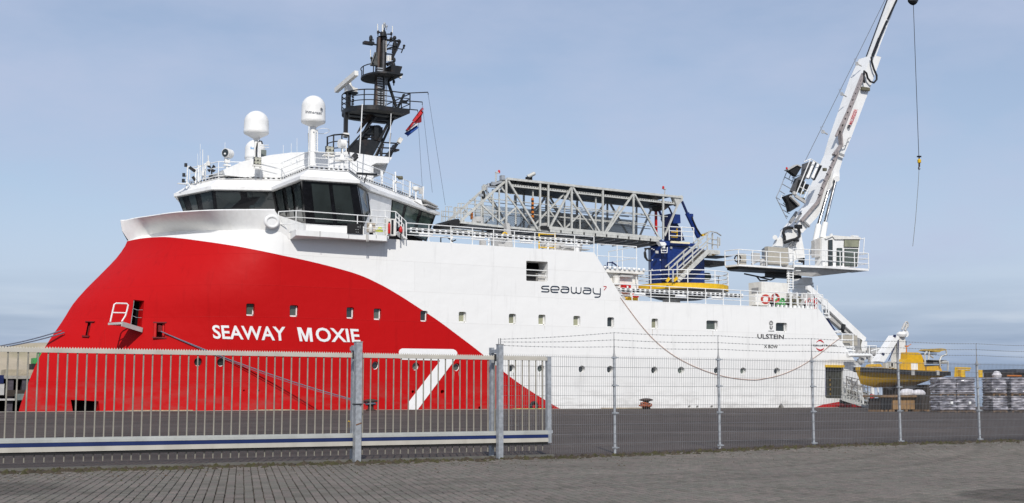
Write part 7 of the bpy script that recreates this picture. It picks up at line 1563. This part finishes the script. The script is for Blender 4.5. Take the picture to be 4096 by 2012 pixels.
# foil-wrapped pallets, two high
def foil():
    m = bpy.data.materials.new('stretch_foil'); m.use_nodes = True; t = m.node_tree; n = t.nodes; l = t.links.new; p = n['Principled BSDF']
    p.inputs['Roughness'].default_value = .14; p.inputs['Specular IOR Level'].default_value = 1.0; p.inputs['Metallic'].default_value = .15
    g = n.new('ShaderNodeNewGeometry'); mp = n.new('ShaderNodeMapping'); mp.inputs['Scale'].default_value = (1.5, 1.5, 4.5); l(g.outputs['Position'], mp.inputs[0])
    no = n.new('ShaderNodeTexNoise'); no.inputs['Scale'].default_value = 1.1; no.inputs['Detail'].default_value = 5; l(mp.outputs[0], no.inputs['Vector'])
    cr = n.new('ShaderNodeValToRGB'); e = cr.color_ramp.elements; e[0].position = .36; e[0].color = (.09, .088, .10, 1); e[1].position = .66; e[1].color = (.58, .56, .59, 1); x = e.new(.50); x.color = (.23, .22, .245, 1); l(no.outputs[0], cr.inputs[0]); l(cr.outputs[0], p.inputs['Base Color'])  # pale ramp tones put the foil's highlights into the colour
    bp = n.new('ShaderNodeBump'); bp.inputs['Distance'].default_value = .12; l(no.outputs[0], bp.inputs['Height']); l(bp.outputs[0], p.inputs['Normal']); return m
M['foil'] = foil()
M['foilside'] = mat('pale_foil', (.40, .38, .40), .35, .2, var=.3, scale=4, bump=.05, bscale=3)
PH = R(15); PF = V((math.cos(PH), -math.sin(PH), 0)); PD = V((math.sin(PH), math.cos(PH), 0))   # the rows stand turned a little
def hit_front(px, base): # where the sight line of that picture column meets the row's front plane
    d = ray(px, 1588); t = ((base - EYE).dot(PD)) / d.dot(PD); return EYE + d * t
PB = p_(884, 1100, 64); PB.z = 0
def pallet(x0, x1, y0, y1, label, lab=0, set_back=0):
    base = PB + PD * set_back; a = hit_front(3480 + x0 / 3.162, base); c = hit_front(3480 + x1 / 3.162, base); g = gz(a.x, a.y)
    k_ = (a - EYE).dot(FW) / F / 3.162; z1 = EYE.z + (1588 - (1300 + y0 / 3.162)) * k_ * 3.162; z0 = EYE.z + (1588 - (1300 + y1 / 3.162)) * k_ * 3.162
    o = thing('wrapped_pallet', ((a.x + c.x) / 2, a.y, z0), label, 'pallet', 'foil-wrapped pallets on the quay'); W = (c - a).dot(PF); dep = 1.2; A = V((a.x, a.y, 0))
    pt = lambda u, v, z: A + PF * u + PD * v + V((0, 0, z))
    b = MB(); h0 = z0 + .14; nz = 12; rows_ = []; random.seed(int(x0 * 7 + y0))
    for k2_ in range(nz + 1):
        z = h0 + (z1 - h0) * k2_ / nz; bl = [random.uniform(-.035, .035) + (.02 if k2_ % 2 else -.02) for _ in range(8)]
        if k2_ in (0, nz): bl = [t - .05 for t in bl]
        rows_.append([pt(-bl[0], -bl[0], z), pt(W * .33, -bl[1] - .03, z), pt(W * .68, -bl[2] - .03, z), pt(W + bl[3], -bl[3], z), pt(W + bl[4], dep + bl[4], z), pt(W * .5, dep + bl[5], z), pt(-bl[6], dep + bl[6], z), pt(-bl[7] - .03, dep * .5, z)])
    b.add([p for r2 in rows_ for p in r2], [tuple(range(7, -1, -1)), tuple(range(nz * 8, nz * 8 + 8))] + [(k2_ * 8 + i, k2_ * 8 + (i + 1) % 8, k2_ * 8 + 8 + (i + 1) % 8, k2_ * 8 + 8 + i) for k2_ in range(nz) for i in range(8)]); b.build('wrapped_load', M['foil'], o)
    b = MB()
    for u in (.02, W / 2 - .07, W - .16):
        q = [pt(u, .01, z0), pt(u + .14, .01, z0), pt(u + .14, dep, z0), pt(u, dep, z0)]; b.prism(q, V((0, 0, .09)))
    b.prism([pt(0, -.02, z0 + .091), pt(W, -.02, z0 + .091), pt(W, dep, z0 + .091), pt(0, dep, z0 + .091)], V((0, 0, .03))); b.build('pallet_base', M['wood'], o)
    if lab: b = MB(); q = pt(W * .58, -.12, z0 + (z1 - z0) * .5); b.prism([q, q + PF * .2, q + PF * .2 + V((0, 0, .2)), q + V((0, 0, .2))], PD * .02); b.build('pallet_label', M['letterwhite'], o)
    return o
nm_ = ['foil-wrapped pallet nearest the dark crate', 'second foil-wrapped pallet from the dark crate', 'whitish foil-wrapped pallet right of the fence post', 'foil-wrapped pallet cut off by the right edge of the picture']
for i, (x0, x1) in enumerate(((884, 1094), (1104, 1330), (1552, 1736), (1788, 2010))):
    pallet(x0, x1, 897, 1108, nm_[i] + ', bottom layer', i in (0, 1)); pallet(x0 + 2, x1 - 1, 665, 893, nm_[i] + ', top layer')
# second row behind, then drums, rack, sheds
for i, (x, w_, lab) in enumerate(((1213, 60, 'yellow drum on top of the pallets, left of the fence post'), (1425, 76, 'yellow drum on top of the pallets, right of the fence post'))):
    a, c = p_(x - w_ / 2, 568, 65), p_(x + w_ / 2, 662, 65); b = MB(); rr_ = (c.x - a.x) / 2 * .8; h_ = a.z - c.z
    b.lathe(((a.x + c.x) / 2, 65 + .3, c.z), [(rr_, 0), (rr_ * 1.04, .05), (rr_, .1), (rr_, h_ * .5), (rr_ * 1.04, h_ * .53), (rr_, h_ * .57), (rr_, h_ - .06), (rr_ * 1.03, h_ - .02), (rr_ * .98, h_)], 18); tag(b.build('drum', M['yellow'], smooth=True), lab, 'drum', 'yellow drums on the pallets')
b = MB()
for pts in ([(1075, 655), (1078, 542), (1268, 548)], [(1095, 655), (1098, 545)]): b.path([p_(x, y, 65.5) for x, y in pts], .07, 5)
b.path([p_(1075, 570, 66.2), p_(1260, 574, 66.2)], .06, 5); b.box(p_(1150, 610, 65.4), (.35, .3, .5)); tag(b.build('lifting_frame', M['yellow']), 'thin yellow frame standing on the pallets left of the drum', 'frame')
b = MB(); b.bx(p_(1040, 660, 65), p_(1640, 668, 66)); tag(b.build('top_board', M['wood']), 'long timber board across the tops of the foil-wrapped pallets', 'board')
sh = thing('dark_shed', (p_(1800, 640, 95).x, 95, gz(130, 90)), 'low dark roofed shed with an orange stripe behind the pallets at the right edge', 'shed')
a, c = p_(1640, 600, 88), p_(2300, 668, 88)
b = MB(); b.bx((a.x, 86.5, gz(120, 86)), (c.x, 90, a.z)); b.build('wall', M['darkwood'], sh)
b = MB(); b.bx((p_(1660, 570, 88).x, 86.2, a.z + .002), (c.x + 2, 90.3, p_(1700, 562, 88).z)); b.build('roof', mat('dark_slate_roof', (.05, .055, .07), .6, var=.3), sh)
b = MB(); q = p_(1740, 632, 86.4); q2 = p_(1920, 650, 86.4); b.bx((q.x, 86.4, q2.z), (q2.x, 86.49, q.z)); b.build('orange_stripe', M['orange'], sh)
b = MB(); b.lathe(p_(1605, 650, 65), [(.3, -.1), (.36, .1), (.2, .35), (.02, .4)], 12); tag(b.build('white_sack', M['bag'], smooth=True), 'small white sack on the pallets left of the dark shed', 'sack')

# ------------------------------------------------------------------ mooring lines and bollards
fx = H(640, 1326) + V((0, -.25, 0))

def bollard(px, label, sc=1, Y=88.0):
    x = S(px, 1630, Y).x; z = gz(x, Y) + .01; o = thing('bollard', (x, Y, z), label, 'bollard', 'bollards on the quay edge')
    b = MB(); b.lathe((x, Y, z), [(.42 * sc, 0), (.42 * sc, .05), (.26 * sc, .10), (.23 * sc, .5 * sc), (.25 * sc, .62 * sc), (.34 * sc, .70 * sc)], 16); b.build('shaft', M['rust'], o, smooth=True)
    b = MB(); b.lathe((x, Y, z + .70 * sc), [(.34 * sc, 0), (.52 * sc, .06), (.50 * sc, .13), (.25 * sc, .22), (.02, .24)], 16, 1.35, .9); b.build('cap', M['rust'], o, smooth=True); return o, V((x, Y, z))
o1, q1 = bollard(1483, 'left iron bollard taking the blue-grey mooring line', .85)
o2, q2 = bollard(2585, 'right iron bollard with orange rope heaped at its foot', .92)
b = MB(); random.seed(2)
for i in range(7): b.ring(q2 + V((random.uniform(-.5, .1), random.uniform(-.2, .2) - .1, .10 + .05 * i)), random.uniform(.25, .48), .055, (random.uniform(-.3, .3), random.uniform(-.3, .3), 1), 16, 5)
tag(b.build('rope_coil', mat('orange_rope', (.36, .09, .03), .85, var=.35), smooth=True), 'orange-brown rope heaped round the foot of the right bollard', 'rope')
cl_ = lambda L, g_: [V((p.x, min(p.y, YC - half(p.x, p.z) - g_), p.z)) for p in L]
b = MB(); b.path(cl_(sag(fx, q1 + V((-.2, 0, .5)), .35), .06), .04, 7); b.path(cl_(sag(fx, q1 + V((-.2, -.1, .42)), .45), .11), .022, 6); b.ring(q1 + V((0, 0, .45)), .34, .07, (0, .15, 1), 18, 6); tag(b.build('mooring_line', M['rope'], smooth=True), 'blue-grey mooring line running down the red bow to the left bollard', 'rope', 'mooring lines')
f2 = S(246, 1322, 101.2); f3 = S(258, 1330, 101.2)
for i, (fa_, ex, ey, lab) in enumerate(((f2, -60, 1372, 'upper of two blue ropes leaving the bow to the left'), (f3, -60, 1378, 'lower of two blue ropes leaving the bow to the left'))):
    b = MB(); b.path(sag(fa_, S(ex, ey, 104) + (S(ex, ey, 104) - fa_) * .6, .4), .05, 6); tag(b.build('mooring_line', M['rope'], smooth=True), lab, 'rope', 'mooring lines')
# ------------------------------------------------------------------ sliding gate
GY = 22.6
gp = lambda x, y: S(x, y, GY)
def gzf(x): return gz(x, GY)
X0g, X1g = -7.5, gp(2186, 1600).x
gate = thing('sliding_gate', ((X0g + X1g) / 2, GY, 0), 'long sliding gate of grey upright bars over a cream beam with a blue stripe', 'gate')
zT1 = gp(0, 1391).z; zT0 = gp(0, 1407).z; zb1 = gp(0, 1754).z; zb0 = gp(0, 1811).z; zs1 = gp(0, 1774.5).z; zs0 = gp(0, 1788).z
M['gatecream'] = mat('cream_gate_paint', (.47, .445, .39), .45, var=.1, dirt=((.25, .22, .17), .35, 3), streak=1)
M['gategrey'] = mat('grey_gate_paint', (.40, .41, .39), .5, var=.12, dirt=((.2, .18, .15), .4, 4))
M['bargold'] = mat('dulled_gate_bar', (.33, .305, .25), .45, .3, var=.25, scale=4)
M['bluestripe'] = mat('dark_blue_stripe', (.011, .024, .10), .4, var=.15)
b = MB(); b.bx((X0g, GY - .035, zT0), (X1g, GY + .035, zT1)); b.build('top_rail', M['gatecream'], gate)
b = MB(); x = X0g; tw = .046
while x < X1g - .05:
    b.prism([(x, GY - .004, zT1 + .001), (x + tw * .5, GY - .004, zT1 + .034), (x + tw, GY - .004, zT1 + .001)], V((0, .008, 0))); x += tw
b.build('spike_strip', M['gatecream'], gate)
b = MB(); b.bx((X0g, GY - .07, zb0), (X1g, GY + .07, zs0 - .012)); b.build('beam', M['gatecream'], gate)
b = MB(); b.bx((X0g, GY - .066, zs0 - .010), (X1g, GY + .066, zs1)); b.build('blue_stripe', M['bluestripe'], gate)
b = MB(); b.bx((X0g, GY - .07, zs1 + .004), (X1g, GY + .07, zs1 + .045)); b.bx((X0g, GY - .055, zs1 + .046), (X1g, GY + .055, zb1)); b.build('beam_head', M['gategrey'], gate)
b = MB(); b.bx((X0g, GY - .05, zb0 - .05), (X1g, GY + .05, zb0 - .002)); b.build('track_channel', M['blackmat'], gate)
bars = [24, 64, 104, 144, 184, 224, 262.5, 300.5, 338.5, 377, 415.5, 453.5, 491.5, 530, 567, 604.5, 642, 679]
x0 = gp(24, 1600).x; x1 = gp(679, 1600).x; pitch = (x1 - x0) / 17
nb = int((X1g - .1 - (X0g + .1)) / pitch); kx = x0 - math.floor((x0 - X0g) / pitch) * pitch; first = None; fs_ = None; x = kx
bm = MB(); bm.tube((0, 0, zb1 - .003), (0, 0, zT0 + .002), .0135, 8); sm2 = MB(); sm2.tube((0, 0, zb0 - .17), (0, 0, zb0 - .052), .012, 6)
while x < X1g - .04:
    if first is None:
        bm.v = [v + V((x, GY, 0)) for v in bm.v]; first = bm.build('bar', M['bargold'], gate, smooth=True); sm2.v = [v + V((x, GY, 0)) for v in sm2.v]; fs_ = sm2.build('lower_spike', M['bargold'], gate); xf = x
    else:
        for src in (first, fs_): c = src.copy(); COL.objects.link(c); c.location = (x - xf + random.uniform(-.003, .003), random.uniform(-.003, .003), 0)
    x += pitch
b = MB(); b.bx((X1g, GY - .045, zb0 - .02), (X1g + .09, GY + .045, zT1 + .02)); b.bx((X1g + .091, GY - .03, zb1 - .06), (X1g + .13, GY + .03, zb1 + .0)); b.build('end_post', M['galv'], gate)
# lower rail track on the ground that throws the dark line
b = MB(); b.bx((X0g - 2, GY + .03, gzf(2) - .01), (X1g + .2, GY + .12, .045)); b.build('ground_track', mat('dull_track', (.12, .115, .10), .8, var=.3), gate)
# guide posts
def guide(px_, yt, yb, w_, label, Yf, band):
    fxy = S(px_, yb, Yf); zt = S(px_, yt, Yf).z; g = gz(fxy.x, Yf) - .02; o = thing('gate_guide_post', (fxy.x, Yf, g), label, 'post', 'guide posts of the sliding gate')
    b = MB(); b.bx((fxy.x - w_ / 2, Yf - w_ / 2, g), (fxy.x + w_ / 2, Yf + w_ / 2, zt - .02)); b.build('shaft', M['galv'], o)
    b = MB(); b.bx((fxy.x - w_ / 2 - .006, Yf - w_ / 2 - .006, zt - .019), (fxy.x + w_ / 2 + .006, Yf + w_ / 2 + .006, zt)); b.build('cap', M['grey'], o)
    if band:
        b = MB(); z = S(px_, 1616, Yf).z; b.bx((fxy.x - w_ / 2 - .012, Yf - w_ / 2 - .012, z - .012), (fxy.x + w_ / 2 + .012, Yf + w_ / 2 + .012, z + .008)); b.box((fxy.x + .02, Yf - w_ / 2 - .02, z), (.03, .03, .02)); b.build('strap', M['black'], o)
        b = MB(); z = S(px_, 1695, Yf).z; b.bar((fxy.x - w_ / 2 + .01, Yf - w_ / 2 - .004, z - .02), (fxy.x + w_ / 2 - .004, Yf - w_ / 2 - .004, z + .015), .005, .02); b.build('rust_stain', mat('rust_brown', (.16, .07, .025), .8, var=.4), o)
    Yb = GY + .17; b = MB(); b.bx((fxy.x - w_ / 2 + .02 + (.08 if band else .02), Yb, g), (fxy.x + w_ / 2 + (.06 if band else .0), Yb + .1, zt - .06)); b.build('back_post', M['galv'], o)
    b = MB(); b.bx((fxy.x - .03, Yf + w_ / 2 + .002, zT1 + .07), (fxy.x + .05, Yb - .002, zT1 + .14)); b.build('bridge_piece', M['galv'], o)
    b = MB(); b.tube((fxy.x - .05, GY - .07, zT0 - .03), (fxy.x - .05, GY - .07, zT1 + .05), .028, 8); b.build('roller', M['blackmat'], o)
guide(1427, 1366, 1842, .12, 'left galvanised gate post with a black strap and a rust mark', GY - .16, True)
guide(1999, 1376, 1831, .105, 'right galvanised gate post where the barbed wire begins', GY - .15, False)
b = MB(); q = S(1395, 1697, GY + .3); b.path([q + V((-.035, 0, -.06)), q + V((-.035, 0, .04)), q + V((0, 0, .06)), q + V((.035, 0, .04)), q + V((.035, 0, -.06))], .011, 6); tag(b.build('padlock_hoop', M['yellow']), 'small yellow metal hoop beside the left gate post', 'hoop')
# ------------------------------------------------------------------ mesh fence with barbed wire
FY = 22.95
posts = [S(2458, 1600, FY).x, S(2876, 1600, FY).x, S(3251, 1600, FY).x, S(3597, 1600, FY).x, S(3913, 1600, FY).x]
d_ = posts[-1] - posts[-2]; posts += [posts[-1] + d_ * i for i in (1, 2, 3)]
fence = thing('mesh_fence', (posts[2], FY, 0), 'grey welded-mesh fence with round posts and three strands of barbed wire', 'fence')
xg = S(2000, 1600, FY).x
zmt = S(2456, 1425, FY).z; zpt = S(2456, 1428, FY).z; zbt = S(2456, 1331, FY).z
def gzp(x): return gz(x, FY)
allx = [xg] + posts
for i, x in enumerate(posts):
    z0 = gzp(x) - .02; b = MB(); b.tube((x, FY, z0), (x, FY, zpt), .032, 14); po = b.build('post', M['galv'], fence, smooth=True)
    b = MB(); b.lathe((x, FY, zpt + .001), [(.034, 0), (.034, .01), (.016, .09), (.011, .2), (.006, zbt - zpt)], 8); b.build('spike_arm', M['grey'], po)
    for z in (zmt - .03, zmt - .62, zmt - 1.20, zmt - 1.93):
        b = MB(); b.bx((x - .085, FY - .042, z - .011), (x + .085, FY - .034, z + .011)); b.bx((x - .04, FY - .04, z - .02), (x + .04, FY + .04, z + .02)); b.build('clamp', M['galv'], po)
for a, c in zip(allx, allx[1:]):
    b = MB(); zb2 = zmt - 2.02; n = int((c - a) / .05)
    for i in range(1, n): x = a + (c - a) * i / n; zl_ = max(zb2, gzp(x) + .02); b.tube((x, FY - .03, zl_), (x, FY - .03, zmt), .0036, 3)
    for k_ in range(10):
        z = zmt - .035 - .2 * k_
        if z > gzp(c) + .015: b.tube((a, FY - .036, z), (c, FY - .036, z), .0034, 4); b.tube((a, FY - .024, z), (c, FY - .024, z), .0034, 4)
    b.build('mesh_panel', M['wire'], fence, kind='stuff')
zw = [S(2456, y, FY).z for y in (1331.5, 1360, 1387.5)]; z0w = [S(2003, y, FY).z for y in (1357, 1368, 1381.5)]
for k_ in range(3):
    pts = [V((xg, FY - .02, z0w[k_]))] + [V((x, FY - .015, zw[k_] + random.uniform(-.006, .006))) for x in posts]; b = MB(); full = []
    for p, q in zip(pts, pts[1:]): full += [lerp(p, q, i / 8) - V((0, 0, .02 * math.sin(math.pi * i / 8))) for i in range(8)]
    full.append(pts[-1]); b.path(full, .0032, 4); x = xg
    tot = posts[-1] - xg; n = int(tot / .1)
    for i in range(n):
        t = i / n * (len(full) - 1); j = int(t); p = lerp(full[j], full[min(j + 1, len(full) - 1)], t - j); p.x = p.x; b.tube(p + V((-.009, -.006, -.011)), p + V((.009, .006, .011)), .0045, 3); b.tube(p + V((-.009, .006, .008)), p + V((.009, -.006, -.008)), .0045, 3)
    b.build('barbed_wire', M['wire'], fence)
b = MB(); q = S(2002, 1355, FY); b.bar((xg, FY - .02, S(2002, 1385, FY).z), (xg, FY - .02, S(2002, 1353, FY).z), .025, .012); b.bar((xg - .04, FY - .01, S(2002, 1385, FY).z), (xg - .04, FY - .01, S(2002, 1354, FY).z), .012, .012); b.build('wire_bracket', M['grey'], fence)
